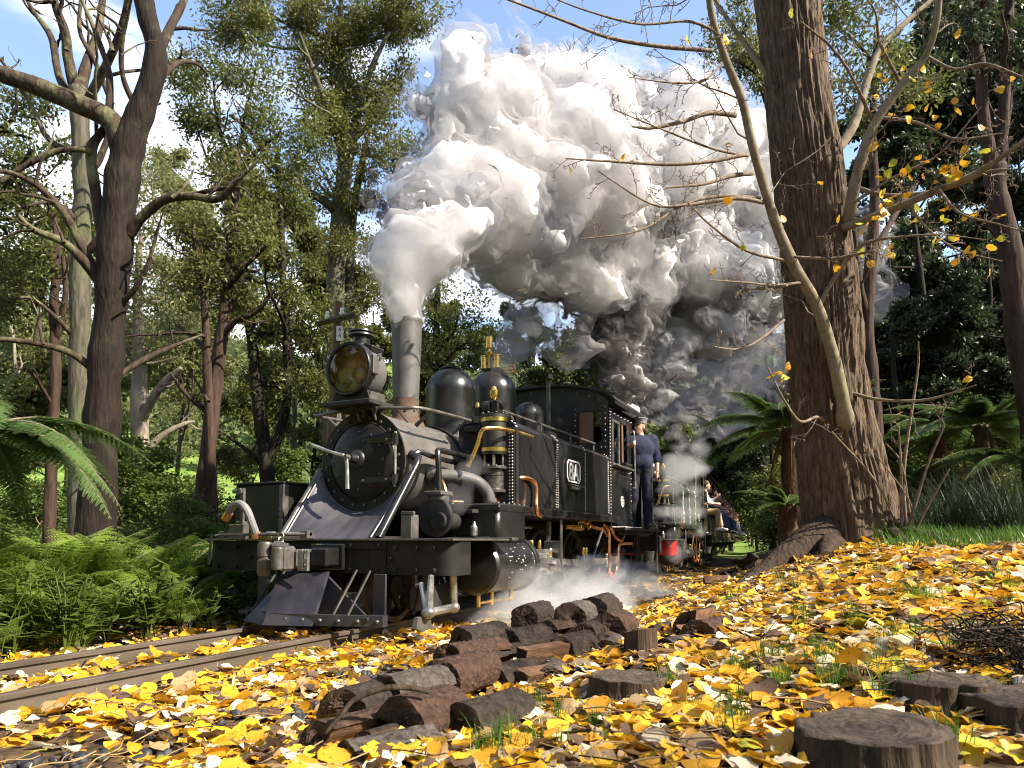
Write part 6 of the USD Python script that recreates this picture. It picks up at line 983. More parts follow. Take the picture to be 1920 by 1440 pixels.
# ---------------------------------------------------------------- firewood
def log_thing(name, label, centre, axis, length, r, kind, roll, seed, group=None, catg='log'):
    """kind: round, half or wedge; bark, cut ends and split faces are separate parts"""
    rng = np.random.default_rng(seed); n = 44; a = np.linspace(0, 2 * math.pi, n, endpoint=False)
    if kind == 'round': arc, flat = [(math.cos(t), math.sin(t)) for t in a], []
    elif kind == 'half': arc, flat = [(math.cos(t), math.sin(t)) for t in np.linspace(0, math.pi, 26)], [(x, .03 * math.sin(9 * x)) for x in np.linspace(-.9, .9, 12)]
    else: arc, flat = [(math.cos(t), math.sin(t)) for t in np.linspace(.45, 1.85, 16)], [(.1 * (1 - q) * -2.6 * 1.0, .96 * (1 - q)) for q in np.linspace(.12, 1, 8)] + [(.90 * q, .43 * q) for q in np.linspace(.12, .9, 8)]
    ring = np.array(arc + flat) * r; na = len(arc); m = len(ring); axis = unit(np.array(axis, float)); s = unit(np.cross(axis, [0, 0, 1.])); u = np.cross(s, axis)
    if kind != 'round': ring = ring - ring.mean(0)
    c, si = math.cos(roll), math.sin(roll); ring = ring @ np.array([[c, si], [-si, c]]); K = 12; L = np.linspace(-length / 2, length / 2, K); S = []
    for i, l in enumerate(L):
        q = np.column_stack([ring, np.full(m, l)]); k = 1 + .24 * (meshkit.fbm(np.column_stack([ring / r * 1.4 + seed, np.full(m, l * 5)]), 3, seed) - .5) + .26 * (meshkit.fbm(np.column_stack([ring / r * 5.5, np.full(m, l * 5)]), 3, seed + 3) - .5); S.append(np.column_stack([ring * k[:, None], np.full(m, l)]))
    S[0][:, 2] += rng.uniform(-.03, .03) * ring[:, 0] / r; S[-1][:, 2] += rng.uniform(-.05, .05) * ring[:, 1] / r
    W = lambda q: q[..., :1] * s + q[..., 1:2] * u + q[..., 2:] * axis
    t = thing(name, label, catg, centre, 0, group); V = W(np.array(S)).reshape(-1, 3); i, j = np.meshgrid(np.arange(K - 1), np.arange(m), indexing='ij'); k = (j + 1) % m
    F = np.concatenate([np.stack([i * m + j, (i + 1) * m + k, i * m + k], -1)[..., :], np.stack([i * m + j, (i + 1) * m + j, (i + 1) * m + k], -1)], 0); col = np.concatenate([j, j], 0); bk = (col < na - (kind != 'round'))
    part(t, 'bark', (V, F[bk].reshape(-1, 3)), ['log_bark', 'log_bark_red', 'log_bark', 'log_bark_grey', 'log_bark', 'log_bark_red'][seed % 6], 50)
    if kind != 'round': part(t, 'split_face', (V, F[~bk].reshape(-1, 3)), 'log_split', 30)
    for e, sgn in ((0, -1), (K - 1, 1)):
        R = [W(S[e] * np.array([q, q, 1]) + np.array([0, 0, .010 * sgn * (1 - q) * rng.uniform(-1, 1)]) + (np.column_stack([np.zeros((m, 2)), rng.uniform(-.004, .004, m)]) if q < 1 else 0)) for q in (1, .85, .7, .55, .4, .25, .1)] ; Ve = np.vstack(R + [W(S[e].mean(0)[None] * [0, 0, 1])]); Fe = []
        for b in range(6):
            for j_ in range(m): k_ = (j_ + 1) % m; Fe += [[b * m + j_, b * m + k_, (b + 1) * m + k_], [b * m + j_, (b + 1) * m + k_, (b + 1) * m + j_]]
        for j_ in range(m): Fe.append([6 * m + j_, 6 * m + (j_ + 1) % m, 7 * m])
        Fe = np.array(Fe); part(t, 'cut_end', (Ve, Fe if sgn < 0 else Fe[:, ::-1]), 'log_end', 40)
    return t
FWD = np.array([FW[0], FW[1], 0]) / np.hypot(FW[0], FW[1]); RGT = np.array([RT[0], RT[1], 0])
def axis_of(deg, up=0): a = math.radians(deg); v = FWD * math.cos(a) + RGT * math.sin(a); v[2] = up; return v
def wood(px, py, rpx, kind, deg, ln, roll, label, seed, dd=None, up=0, lift=0):
    """a piece of firewood seen at (px, py), about rpx wide, standing on the ground or on the pile"""
    d = dd; c = at(px, py, d); r = rpx / FOC * d; c[2] = max(c[2], gz(c[0], c[1]) + r * .45) if lift == 0 else c[2]
    ax = axis_of(deg, up); return log_thing('firewood_log', label, c + unit(ax) * ln * .42, ax, ln, r, kind, roll, seed, 'logs of the firewood pile')
_wood = [(985, 1160, 26, 'round', 23, .34, 0, 'round dark log lying highest at the left back of the pile', 4.35), (1070, 1160, 29, 'round', 21, .36, 0, 'round log with a dark cut face at the top middle of the pile', 4.3), (1112, 1150, 31, 'round', 25, .38, 0, 'thick round log topmost on the right of the pile', 4.6), (1142, 1183, 33, 'round', 24, .36, 0, 'thick round log below the topmost one on the right', 4.35),
         (1098, 1192, 24, 'round', 21, .36, 0, 'round log wedged under the top middle log', 4.2), (1132, 1214, 24, 'round', 18, .36, 0, 'small round log second from the bottom of the right stack', 4.15), (1102, 1222, 23, 'round', 18, .34, 0, 'small dark log standing at the bottom middle of the stack', 4.05), (1140, 1240, 20, 'round', 18, .34, 0, 'lowest small log at the right foot of the stack', 4.05), (1062, 1214, 28, 'half', 31, .34, -.9, 'half log leaning in the middle of the pile', 3.9),
         (1030, 1178, 24, 'half', 37, .34, .4, 'weathered half log behind the middle of the pile', 4.2), (955, 1198, 34, 'half', 40, .38, .1, 'grey topped half log lying across the left of the pile', 3.95), (985, 1228, 30, 'wedge', 45, .34, 2.6, 'dark squarish split log on the front of the pile', 3.65), (985, 1272, 33, 'wedge', 45, .34, 2.4, 'dark squarish split log below another on the front of the pile', 3.4), (1035, 1278, 34, 'wedge', 6, .30, .4, 'upright splintered brown log at the front right of the pile', 3.45),
         (870, 1196, 36, 'half', 34, .36, 0, 'half log with a curved bark back at the far left of the pile', 3.75), (845, 1222, 28, 'half', 44, .40, .2, 'thin dark slab of bark left of the pile', 3.5), (905, 1236, 28, 'half', 31, .34, .5, 'half log in the hollow at the middle left', 3.6), (840, 1262, 42, 'half', 32, .36, -.5, 'big split log with a pale splintered edge', 3.15), (930, 1268, 34, 'half', 37, .34, -.3, 'black grained half log beside the pale edged one', 3.4),
         (730, 1288, 40, 'half', 37, .36, .1, 'low dark half log behind the front ones', 2.9), (648, 1320, 52, 'half', 30, .34, .1, 'large dark half log at the left end of the pile', 2.75), (765, 1345, 62, 'half', 32, .30, -.35, 'largest half log with grey grained bark at the front of the pile', 2.5), (880, 1352, 60, 'half', 39, .32, -.25, 'broad dark half log at the front right of the big one', 2.55), (600, 1385, 48, 'half', 37, .34, .9, 'dark slab leaning at the lower left of the pile', 2.45), (690, 1385, 42, 'wedge', 35, .30, .8, 'reddish brown split log low at the front of the pile', 2.4), (660, 1425, 40, 'half', 47, .34, .3, 'dark flat slab at the very front below the pile', 2.25),
         (1290, 1190, 46, 'wedge', 35, .36, 1.1, 'triangular split log with a sharp ridge right of the pile', 4.2), (1322, 1188, 30, 'wedge', 40, .40, .3, 'dark split log behind the triangular one', 4.4), (1275, 1200, 24, 'wedge', 45, .34, 2.0, 'pale faced split log below the triangular one', 4.1), (1312, 1222, 36, 'half', 41, .32, .1, 'rotten half log below the triangular one', 3.95), (1225, 1180, 20, 'wedge', 31, .26, .6, 'small split log alone between the two groups', 4.3), (1250, 1238, 24, 'half', 46, .30, .2, 'low rotten log beside the small upright stump', 3.8)]
for k, (a, b, c, kd, dg, ln, rl, lb, d) in enumerate(_wood): wood(a, b, c, kd, dg, ln, rl, lb, 200 + k, d, lift=1 if b < 1230 and 1000 < a < 1180 else 0)
_r = np.random.default_rng(66)
for k in range(22):
    px, py = _r.uniform(1335, 1470), 0; d = _r.uniform(8.6, 10.2); p = at(px, 1012, d); z = gz(p[0], p[1]) + .06 + .22 * _r.random() ** 1.5 * (1 - abs(px - 1405) / 80)
    log_thing('stacked_log', 'dark split log of the loose heap beside the line left of the big trunk', (p[0], p[1], z), axis_of(_r.uniform(0, 180), _r.normal(0, .15)), .36, _r.uniform(.06, .1), ['half', 'wedge', 'round'][k % 3], _r.uniform(0, 6), 400 + k, 'logs of the heap left of the big trunk')
lone('fallen_twig', px_limb([(610, 1375, 3.5), (640, 1340, 4.5), (665, 1312, 5), (720, 1291, 5.5), (770, 1290, 5.5), (806, 1298, 5)], 2.35, 2.5, 6, 7, .12, 4), 'root_bark', 'lichen spotted curved twig lying over the front logs', 'twig', smooth=True)
# ---------------------------------------------------------------- stumps
def stump(px, py, d, r, h, label, seed, tilt=(0, 0), ragged=.10):
    c = at(px, py, d); c[2] = gz(c[0], c[1]) - .03; t = thing('tree_stump', label, 'stump', c); n = 120; th = np.arange(n) * 2 * math.pi / n
    rim = r * (1 + ragged * (meshkit.fbm(np.column_stack([np.cos(th) * 2.2 + seed, np.sin(th) * 2.2, 0 * th]), 3, seed) - .5) * 2) * (1 - .10 * np.exp(-(((th - seed * 1.3) % 6.28 - 3) / .09) ** 2) - .16 * np.exp(-(((th - seed * 2.1) % 6.28 - 4.4) / .12) ** 2))
    zs = np.linspace(-.05, h, 14); S = []
    for z in zs: k = 1 + .16 * (1 - z / h) ** 2 + .07 * (meshkit.fbm(np.column_stack([np.cos(th) * 9, np.sin(th) * 9, np.full(n, z * 2.2)]), 3, seed + 5) - .5) * 2; S.append(np.column_stack([rim * k * np.cos(th), rim * k * np.sin(th), np.full(n, z)]))
    top = lambda q: tilt[0] * q[..., 0] + tilt[1] * q[..., 1] + .022 * (meshkit.fbm(q * [16, 16, 0] + seed, 4, seed) - .5) + .02 * (meshkit.fbm(q * [5, 5, 0] + seed, 2, seed + 1) - .5)
    S[-1][:, 2] += top(S[-1]); V = np.vstack(S); i, j = np.meshgrid(np.arange(13), np.arange(n), indexing='ij'); k = (j + 1) % n; part(t, 'side', (V, np.concatenate([np.stack([i * n + j, i * n + k, (i + 1) * n + k], -1).reshape(-1, 3), np.stack([i * n + j, (i + 1) * n + k, (i + 1) * n + j], -1).reshape(-1, 3)])), 'stump_side', 50)
    R = [S[-1]]
    for q in np.linspace(.965, .0, 24): g = S[-1] * [q, q, 0] + [0, 0, h]; g[:, 2] += top(g) + .004; R.append(g)
    V = np.vstack(R); i, j = np.meshgrid(np.arange(24), np.arange(n), indexing='ij'); k = (j + 1) % n; part(t, 'cut_top', (V, np.concatenate([np.stack([i * n + j, i * n + k, (i + 1) * n + k], -1).reshape(-1, 3), np.stack([i * n + j, (i + 1) * n + k, (i + 1) * n + j], -1).reshape(-1, 3)])), 'stump_top', 50)
stump(1180, 1318, 2.95, .165, .115, 'low round stump with a flat sawn top in front of the firewood pile', 2, ragged=.05)
stump(1632, 1420, 1.95, .188, .115, 'broad old stump with a cracked top at the bottom edge right of the middle', 3, (-.06, .05), .16); stump(1765, 1350, 2.45, .19, .085, 'flat cracked stump behind the broad one at lower right', 4, (.05, .04), .22); stump(1930, 1395, 2.2, .17, .10, 'stump cut by the right edge of the view', 5, (0, .1), .2); stump(1202, 1248, 3.75, .085, .16, 'small upright dark stump right of the firewood pile', 6, (.1, .2), .1)
for k, (P, lab) in enumerate([([(1545, 1215, 15), (1548, 1196, 15), (1556, 1182, 11), (1570, 1176, 6)], 'stubby broken root standing in the leaves'), ([(1648, 1200, 14), (1650, 1184, 12), (1644, 1166, 7), (1637, 1150, 3)], 'twisted pointed dead root standing in the leaves'), ([(1560, 1220, 10), (1580, 1205, 9), (1605, 1210, 6), (1630, 1226, 3)], 'low broken root lying by the standing stub')]):
    lone('dead_root', px_limb(P, 4.3, 4.25, 6, 12, .3, 30 + k), 'root_bark', lab, 'root', smooth=True)
_r = np.random.default_rng(91); _c = at(1880, 1300, 2.75); _c[2] = gz(_c[0], _c[1]) + .05; _tb = []
for k in range(130):
    a = _r.uniform(0, 6.28); q = _r.normal(size=3) * [.10, .10, .04]; d = unit(np.array([math.cos(a), math.sin(a), _r.normal() * .3])); P = [q - d * .12, q + _r.normal(size=3) * .03 - d * .04, q + _r.normal(size=3) * .03 + d * .05, q + d * .14]; _tb.append(pipe(np.array(P) + [0, 0, .05], _r.uniform(.0015, .004), 4, 3))
lone('twig_tangle', move(cat(*_tb), _c), 'log_bark', 'tangle of dry dark twigs and roots at the right edge above the stumps', 'twigs', kind='stuff', smooth=True)
# ---------------------------------------------------------------- grass, tussocks
def blades(seed, n, h, w, spread, lean, segs=4):
    r = np.random.default_rng(seed); V, F, k = [], [], 0
    for _ in range(n):
        a = r.uniform(0, 6.28); b = np.array([math.cos(a), math.sin(a), 0]); p = np.array([r.normal() * spread, r.normal() * spread, 0]); L = h * r.uniform(.5, 1.15); l = lean * r.uniform(.2, 1.3); s = np.cross(b, [0, 0, 1.]); t = np.linspace(0, 1, segs + 1)
        C = p + np.outer(t ** 1.8 * L * l, b) + np.outer(t * L * (1 - .28 * l * t ** 1.5), [0, 0, 1.]); ww = w * (1 - t ** 1.6) * r.uniform(.7, 1.2); V += [C + s * ww[:, None], C - s * ww[:, None]]; m = segs + 1
        for i in range(segs): F += [[k + i, k + i + 1, k + m + i + 1], [k + i, k + m + i + 1, k + m + i]]
        k += 2 * m
    return np.vstack(V), np.array(F)
GT = []
for k in range(3): p = proto(f'grass_{"abc"[k]}'); part(p, 'blades', blades(70 + k, 34, .13, .0022, .03, .55), 'grass_blade', True); GT.append(p)
_r = np.random.default_rng(71); _sp = [(960, 1375), (1010, 1330), (1000, 1400), (930, 1425), (1050, 1410), (1375, 1260), (1400, 1270), (1435, 1250), (1470, 1240), (1460, 1295), (1545, 1145), (1560, 1235), (1680, 1200), (1720, 1195), (1790, 1220), (1830, 1230), (1850, 1150), (1900, 1110), (1660, 1150), (1600, 1155), (1255, 1300), (1790, 1420), (1770, 1405), (1740, 1140), (1680, 1120), (1500, 1165), (1490, 1210)] + [(a, b) for a, b in zip(_r.uniform(1350, 1915, 34), _r.uniform(1080, 1330, 34))] + [(a, b) for a, b in zip(_r.uniform(900, 1400, 12), _r.uniform(1330, 1435, 12))]
def hit(px, py):
    """where the view ray through a pixel of the photograph meets the ground"""
    d = at(px, py, 1.0) - EYE; t = np.linspace(1.2, 40, 800); P = EYE + d * t[:, None]; g = ground(P[:, 0], P[:, 1]); k = np.argmax(P[:, 2] < g); return P[k], t[k]
for k, (a, b) in enumerate(_sp):
    p, d = hit(a, b); copy_of(GT[k % 3], 'grass_tuft', 'small tuft of green grass sprouting through the fallen leaves', 'grass', (p[0], p[1], gz(p[0], p[1])), k * 1.7, 'grass tufts among the fallen leaves', (.7 + .5 * _r.random()) * (1 + .05 * max(0, d - 4)))
_P, _d, _r = scatter(6000, 6.0, 13, 44, .85); _v = _P[:, 1] - track_y(_P[:, 0]); _k = (_v > 4.1) & (_v < 8.5) & (_r.random(len(_P)) < .9); _P = _P[_k]
instancer('bank_grass', 'short green grass along the top of the leafy bank', 'grass', [(blades(80, 26, .12, .003, .05, .6), 'grass_blade'), (blades(81, 26, .15, .003, .05, .7), 'grass_blade')], np.column_stack([_P, ground(_P[:, 0], _P[:, 1])]), quats(np.zeros(len(_P)), np.zeros(len(_P)), _r.uniform(0, 360, len(_P))), _r.uniform(.8, 1.9, len(_P)), _r.integers(0, 2, len(_P)))
for k, (a, d, s, lb) in enumerate([(1800, 9.3, 1.0, 'large tussock of long strappy leaves on the bank right of the trunk'), (1890, 8.6, .95, 'tussock of long strappy leaves at the right edge of the bank'), (1725, 10.2, .8, 'smaller tussock close behind the suckers of the big trunk')]):
    p = at(a, 1012, d); t = thing('tussock', lb, 'tussock', (p[0], p[1], gz(p[0], p[1]) - .05), k, None, None, s); part(t, 'blades', blades(90 + k, 420, 1.25, .007, .16, .75, 6), 'tussock_blade', True)
# ---------------------------------------------------------------- ferns
def frond(seed, L, npin, nleaf, arch, wid, leafw, droop=0.):
    """one feathery frond along +x: rachis and leaflet blades"""
    r = np.random.default_rng(seed); t = np.linspace(0, 1, 12); C = np.stack([L * (t - .12 * arch * t ** 2), .05 * L * np.sin(t * 2 + seed), L * arch * (t * .9 - t ** 2 * 1.05) - droop * L * t ** 2.2], 1); ra = tube(C, np.linspace(.009, .0015, 12) * L, 4)
    A, D, S, W = [], [], [], []; ts = np.linspace(.10, .985, npin)
    for i, q in enumerate(ts):
        p = np.array([np.interp(q, t, C[:, k]) for k in range(3)]); T = unit(np.array([np.interp(min(q + .03, 1), t, C[:, k]) - np.interp(q - .03, t, C[:, k]) for k in range(3)])); side = unit(np.cross([0, 0, 1.], T)); pl = wid * L * np.sin(math.pi * min(1, (q * .93 + .07)) ** .72) ** .8 * r.uniform(.9, 1.08) + .01
        for y in (-1, 1):
            d = unit(side * y + T * .42 - np.array([0, 0, .16 + .25 * r.random()])); u = np.linspace(.06, .97, nleaf); B = p + np.outer(u * pl, d) - np.outer(u ** 2 * pl * .16, [0, 0, 1.]); n_ = np.cross(d, T)
            for z in (-1, 1): e = unit(np.cross(n_, d) * z + d * .55); A.append(B); D.append(np.repeat(e[None], nleaf, 0)); S.append(np.repeat(unit(np.cross(n_, e))[None], nleaf, 0)); W.append(pl * .30 * (1 - u * .82) + .004)
    A, D, S, W = np.vstack(A), np.vstack(D), np.vstack(S), np.concatenate(W); D = unit(D + r.normal(size=D.shape) * .10); return ra, diamonds(A, D, S, W, W * leafw, .12)
def stand_frond(m, az, pitch, p=(0, 0, 0), roll=0): return move(rot(rot(rot(m, (1, 0, 0), roll), (0, 1, 0), -pitch), (0, 0, 1), az), p)
def fern_proto(name, seed, n, L, mat, npin=13, nleaf=8, wid=.30, arch=.45, pit=(.5, 1.15), stem=.35):
    r = np.random.default_rng(seed); t = proto(name); st, lf = [], []
    for k in range(n):
        ra, le = frond(seed * 31 + k, L * r.uniform(.75, 1.15), npin, nleaf, arch * r.uniform(.7, 1.3), wid, .30); az, pi_ = k * 2.4 + r.normal() * .3, r.uniform(*pit); h = stem * r.uniform(.5, 1.2); p = np.array([math.cos(az) * .10, math.sin(az) * .10, h]); ro = r.normal() * .2
        st += [stand_frond(ra, az, pi_ * .8, p, ro), tube([(0, 0, -.03), p * [.5, .5, .6], p], .005, 4)]; lf.append(stand_frond(le, az, pi_ * .8, p, ro))
    part(t, 'stems', cat(*st), 'twig_bark', True); part(t, 'fronds', cat(*lf), mat, False); return t
BR_ = [fern_proto('bracken_a', 1, 7, .75, 'fern_leaf'), fern_proto('bracken_b', 2, 6, .85, 'fern_leaf', 14, 8, .34, .3), fern_proto('bracken_c', 3, 8, .65, 'fern_leaf', 12, 7, .32, .6), fern_proto('bracken_light', 4, 7, .75, 'fern_light'), fern_proto('small_fern', 5, 5, .30, 'fern_light', 14, 5, .22, .2, (.9, 1.35), .03)]
_r = np.random.default_rng(55); _n = 0
for _ in range(2600):
    d = _r.uniform(3.2, 12.5); px = _r.uniform(-60, 620); p = at(px, 1012, d); v = p[1] - float(track_y(p[0]))
    if v > (-.95 if p[0] > .75 else -1.2) or v < -8 or _r.random() > (.55 if v > -4.5 else .25) or (_n > 190): continue
    s = _r.uniform(.7, 1.1) * (.42 if v > -1.35 else .62 if v > -1.9 else 1.0); k = 3 if (_r.random() < .45 and v < -2.4) else int(_r.integers(0, 3)); copy_of(BR_[k], 'bracken_fern', ['green bracken fern in the bed along the far side of the line', 'green bracken fern in the bed along the far side of the line', 'green bracken fern in the bed along the far side of the line', 'bright yellow green bracken fern in the bed along the far side of the line'][k], 'fern', (p[0], p[1], gz(p[0], p[1])), _r.uniform(0, 6.28), ['bracken ferns left of the line', 'yellow green bracken ferns left of the line'][k == 3], s); _n += 1
for k, (a, b, s) in enumerate([(98, 1225, 1.0), (135, 1222, .6), (60, 1200, .9)]): p, d = hit(a, b); copy_of(BR_[4], 'small_fern', ['pale small fern standing at the leafy edge by the rail', 'smallest pale fern right of another by the rail', 'pale small fern half hidden at the left edge by the rail'][k], 'fern', (p[0], p[1], gz(p[0], p[1])), k, None, s)
def weed(seed, h=.5):
    r = np.random.default_rng(seed); A, D, S, L = [], [], [], []; st = []
    for j in range(4):
        a = r.uniform(0, 6.28); top = np.array([math.cos(a) * .14, math.sin(a) * .14, h * r.uniform(.7, 1.1)]); P = spline([(0, 0, 0), top * [.3, .3, .5], top], 4); st.append(tube(P, .004, 5))
        for q in np.linspace(.3, 1, 9): p = np.array([np.interp(q, np.linspace(0, 1, len(P)), P[:, k]) for k in range(3)]); b = r.uniform(0, 6.28); d = unit(np.array([math.cos(b), math.sin(b), r.uniform(-.2, .6)])); A.append(p); D.append(d); S.append(unit(np.cross(d, [0, 0, 1.]))); L.append(r.uniform(.09, .16))
    return cat(*st), diamonds(np.array(A), np.array(D), np.array(S), np.array(L), np.array(L) * .17, -.15)
WD = []
for k in range(3): p = proto(f'weed_{"abc"[k]}'); a, b = weed(k + 3); part(p, 'stem', a, 'bush_leaf', True); part(p, 'leaves', b, 'bush_leaf', False); WD.append(p)
for k in range(34):
    px, d = [(250, 4.6), (300, 4.9), (340, 5.2), (210, 4.5), (40, 3.7), (20, 3.6), (70, 3.9), (120, 4.1), (160, 4.3), (390, 5.6), (280, 5.4), (10, 3.9)][k] if k < 12 else (_r.uniform(0, 460), _r.uniform(3.9, 6.5)); p = at(px, 1012, d); v = p[1]
    if v > -.85: p = p - np.array([0, .95 + v + .25 * _r.random(), 0])
    copy_of(WD[k % 3], 'leafy_weed', 'broad leaved green weed among the ferns beside the line', 'plant', (p[0], p[1], gz(p[0], p[1])), k * 1.9, 'leafy weeds among the ferns', _r.uniform(.8, 1.2))
def tree_fern(label, c, h, n, L, seed, skirt=6, tr=.09, pit=(.0, .8), scale=None):
    r = np.random.default_rng(seed); t = thing('tree_fern', label, 'tree fern', c); part(t, 'trunk', gnarl(tube(np.column_stack([np.zeros(16), np.zeros(16), np.linspace(-.1, h, 16)]), np.linspace(tr * 1.3, tr, 16), 20), .035, 14, seed), 'fern_trunk', True)
    for k in range(n):
        az = k * 2.4 + r.normal() * .15; pi_ = r.uniform(*pit); ra, le = frond(seed * 17 + k, L * r.uniform(.8, 1.1), 30, 14, .35, .19, .27, .3); p = (math.cos(az) * tr * .6, math.sin(az) * tr * .6, h - .03); ro = r.normal() * .15
        f = part(t, 'frond', stand_frond(le, az, pi_, p, ro), 'tree_fern_leaf', False); part(f, 'rib', stand_frond(ra, az, pi_, p, ro), 'twig_bark', True)
    for k in range(skirt): az = k * 6.28 / skirt + r.normal() * .3; ra, le = frond(seed * 19 + k, L * .75, 20, 6, .1, .10, .2, .1); part(t, 'dead_frond', cat(stand_frond(ra, az, -1.25, (math.cos(az) * tr, math.sin(az) * tr, h - .06)), stand_frond(le, az, -1.25, (math.cos(az) * tr, math.sin(az) * tr, h - .06))), 'dead_frond', False)
def on_ground(px, d): p = at(px, 1012, d); return np.array([p[0], p[1], gz(p[0], p[1])])
for px, d, py, n, L, sd, sk, lb, pt in [(-70, 5.3, 790, 18, 1.25, 3, 0, 'tree fern reaching in from the left edge in front of the dark forked tree', (-.75, .5)), (1488, 9.4, 800, 15, 1.2, 4, 9, 'tree fern with a brown skirt close behind the big trunk', (.0, .75)), (1850, 12.0, 795, 16, 1.5, 5, 3, 'spreading tree fern in the shady forest at right', (.0, .6)), (1770, 13.5, 805, 14, 1.4, 6, 3, 'smaller tree fern left of the spreading one', (.0, .6)), (1940, 11, 860, 14, 1.4, 7, 2, 'tree fern cut by the right edge', (.0, .6)), (1478, 9.0, 945, 14, .62, 8, 2, 'low young tree fern below the skirted one by the trunk', (.1, .8)), (1700, 13, 905, 12, 1.0, 9, 0, 'low tree fern behind the suckers of the big trunk', (.1, .8))]:
    g = on_ground(px, d); tree_fern(lb, g, max(.15, (1012 - py) / FOC * d + EYE[2] - g[2]), n, L, sd, sk, .11, pt)
# ================================================================ STEAM AND SMOKE
def billow(P, o, seed): return sum(.56 ** k * np.abs(2 * meshkit.noise(P * 2 ** k, seed + k) - 1) for k in range(o))
def plume(balls, e, freq, amp, oct_, seed, offs, pad=.5, neck=None):
    """level surfaces of a heap of balls (x, y, z, r) roughened like cauliflower"""
    B = np.asarray(balls, float); lo = (B[:, :3] - B[:, 3:]).min(0) - pad; hi = (B[:, :3] + B[:, 3:]).max(0) + pad; ax = [np.arange(l, h, e) for l, h in zip(lo, hi)]; sh = tuple(len(a) for a in ax); s = np.full(sh, 9.0)
    for x, y, z, r in B:
        sl = tuple(slice(max(0, int((c - r - 1.2 - l) / e)), int((c + r + 1.2 - l) / e) + 2) for c, l in zip((x, y, z), lo)); g = np.meshgrid(*[a[q] for a, q in zip(ax, sl)], indexing='ij', sparse=True)
        d = np.sqrt((g[0] - x) ** 2 + (g[1] - y) ** 2 + (g[2] - z) ** 2) - r; o = s[sl]; h = np.maximum(.12 - np.abs(o - d), 0) / .12; s[sl] = np.minimum(o, d) - h * h * .03
    I = np.argwhere(np.abs(s) < .8); P = lo + I * e; k = meshkit.noise(P * .45, seed + 40); calm = lambda P: 1.0 if neck is None else .26 + .74 * sstep((P[:, 2] - neck) / 1.35); s[tuple(I.T)] -= amp * (billow(P * freq, oct_, seed) - .62) * (.6 + .8 * k) * calm(P)
    if neck is not None: zz = .25 + .75 * sstep((ax[2] - neck) / 1.7)[None, None, :]
    else: zz = 1.0
    out = []
    for o in offs:
        q = s + o * zz
        if o < 0: I = np.argwhere(np.abs(q) < .6); P = lo + I * e; q = q.copy(); q[tuple(I.T)] -= abs(o) * 1.1 * (billow(P * freq * 2.3, 3, seed + 70) - .55) * calm(P)
        V, F = surface_nets(q, lo, e)
        if o < .02:
            g = trimesh.graph.connected_component_labels(trimesh.graph.face_adjacency(F), node_count=len(F)); F = F[np.bincount(g)[g] > len(F) * .02]; u_, F = np.unique(F, return_inverse=True); V, F = V[u_], F.reshape(-1, 3)
        out.append((V, F))
    return out
def puffs(path, seed, n=6, spread=.6, rr=(.35, .62)):
    """balls strewn round a path of (px, py, depth, radius in px)"""
    r = np.random.default_rng(seed); out = []
    for a, b in zip(path, path[1:]):
        for i in range(n):
            q = np.array(a) + (np.array(b) - np.array(a)) * (i + r.random()) / n; R = q[3] / FOC * q[2]; d = unit(r.normal(size=3)); out.append([*(at(*q[:3]) + d * R * spread), R * r.uniform(*rr)])
        out.append([*at(*b[:3]), b[3] / FOC * b[2] * .75])
    return out
def core(name, col, scale, dist=.10): look(name, {"g": ("geometry", {}), "n": ("noise_texture", {"scale": 2.6, "detail": 9, "roughness": .62, "distortion": .4}), "b": ("bump", {"strength": .55, "distance": dist}), "p": ("principled_bsdf", {"base_color": col, "roughness": 1.0, "specular_ior_level": 0.0, "subsurface_weight": 1.0, "subsurface_scale": scale, "subsurface_radius": (1, 1, 1)})},
    [("g.position", "n.vector"), ("n.fac", "b.height"), ("b.normal", "p.normal")])
def veil(name, col, scale, lo, hi, amount): look(name, {"g": ("geometry", {}), "n": ("noise_texture", {"scale": scale, "detail": 8, "roughness": .62, "distortion": .8}), "m": ("map_range", {"from_min": lo, "from_max": hi, "to_min": 0, "to_max": amount, "clamp": True, "range_type": "smoothstep"}),
    "d": ("diffuse_bsdf", {"color": col}), "t": ("translucent_bsdf", {"color": col}), "dt": ("mix_closure", {"fac": .5}), "c": ("transparent_bsdf", {}), "x": ("mix_closure", {})},
    [("g.position", "n.vector"), ("n.fac", "m.value"), ("m.result", "x.fac"), ("d.BSDF", "dt.closure1"), ("t.BSDF", "dt.closure2"), ("c.BSDF", "x.closure1"), ("dt.closure", "x.closure2")], surface="x.closure")
def air(name, col, dens): look(name, {"v": ("principled_volume", {"color": col, "density": dens})}, [], surface=None, volume="v.volume")
core('steam_core', (.335, .327, .335), .34, .07); core('smoke_core', (.075, .066, .062), .15, .05)
veil('steam_veil_inner', (.385, .375, .385), 2.4, .30, .68, .6); veil('steam_veil_outer', (.40, .39, .40), 2.0, .42, .74, .30); veil('thin_veil', (.36, .345, .36), .9, .36, .70, .5); veil('smoke_veil', (.11, .10, .098), 2.4, .34, .68, .5)
veil('steam_veil_dense', (.45, .44, .45), 3.2, .25, .55, .85); air('steam_thin', (.95, .95, .97), .42); air('steam_low', (.96, .95, .94), .6); air('steam_faint', (.96, .96, .97), .24); air('steam_wisp', (.97, .97, .97), .42)
def cloud(name, label, balls, e, freq, amp, oct_, seed, mats, offs, neck=None):
    T = thing(name, label, 'steam', kind='stuff')
    for m, g, nm in zip(mats, plume(balls, e, freq, amp, oct_, seed, offs, .5, neck), ('dense_core', 'soft_edge', 'outer_wisps', 'faint_edge')): part(T, nm, g, m, True)
WHITE, DARK = ('steam_core', 'steam_veil_inner', 'steam_veil_outer'), ('smoke_core', 'smoke_veil', 'smoke_veil')
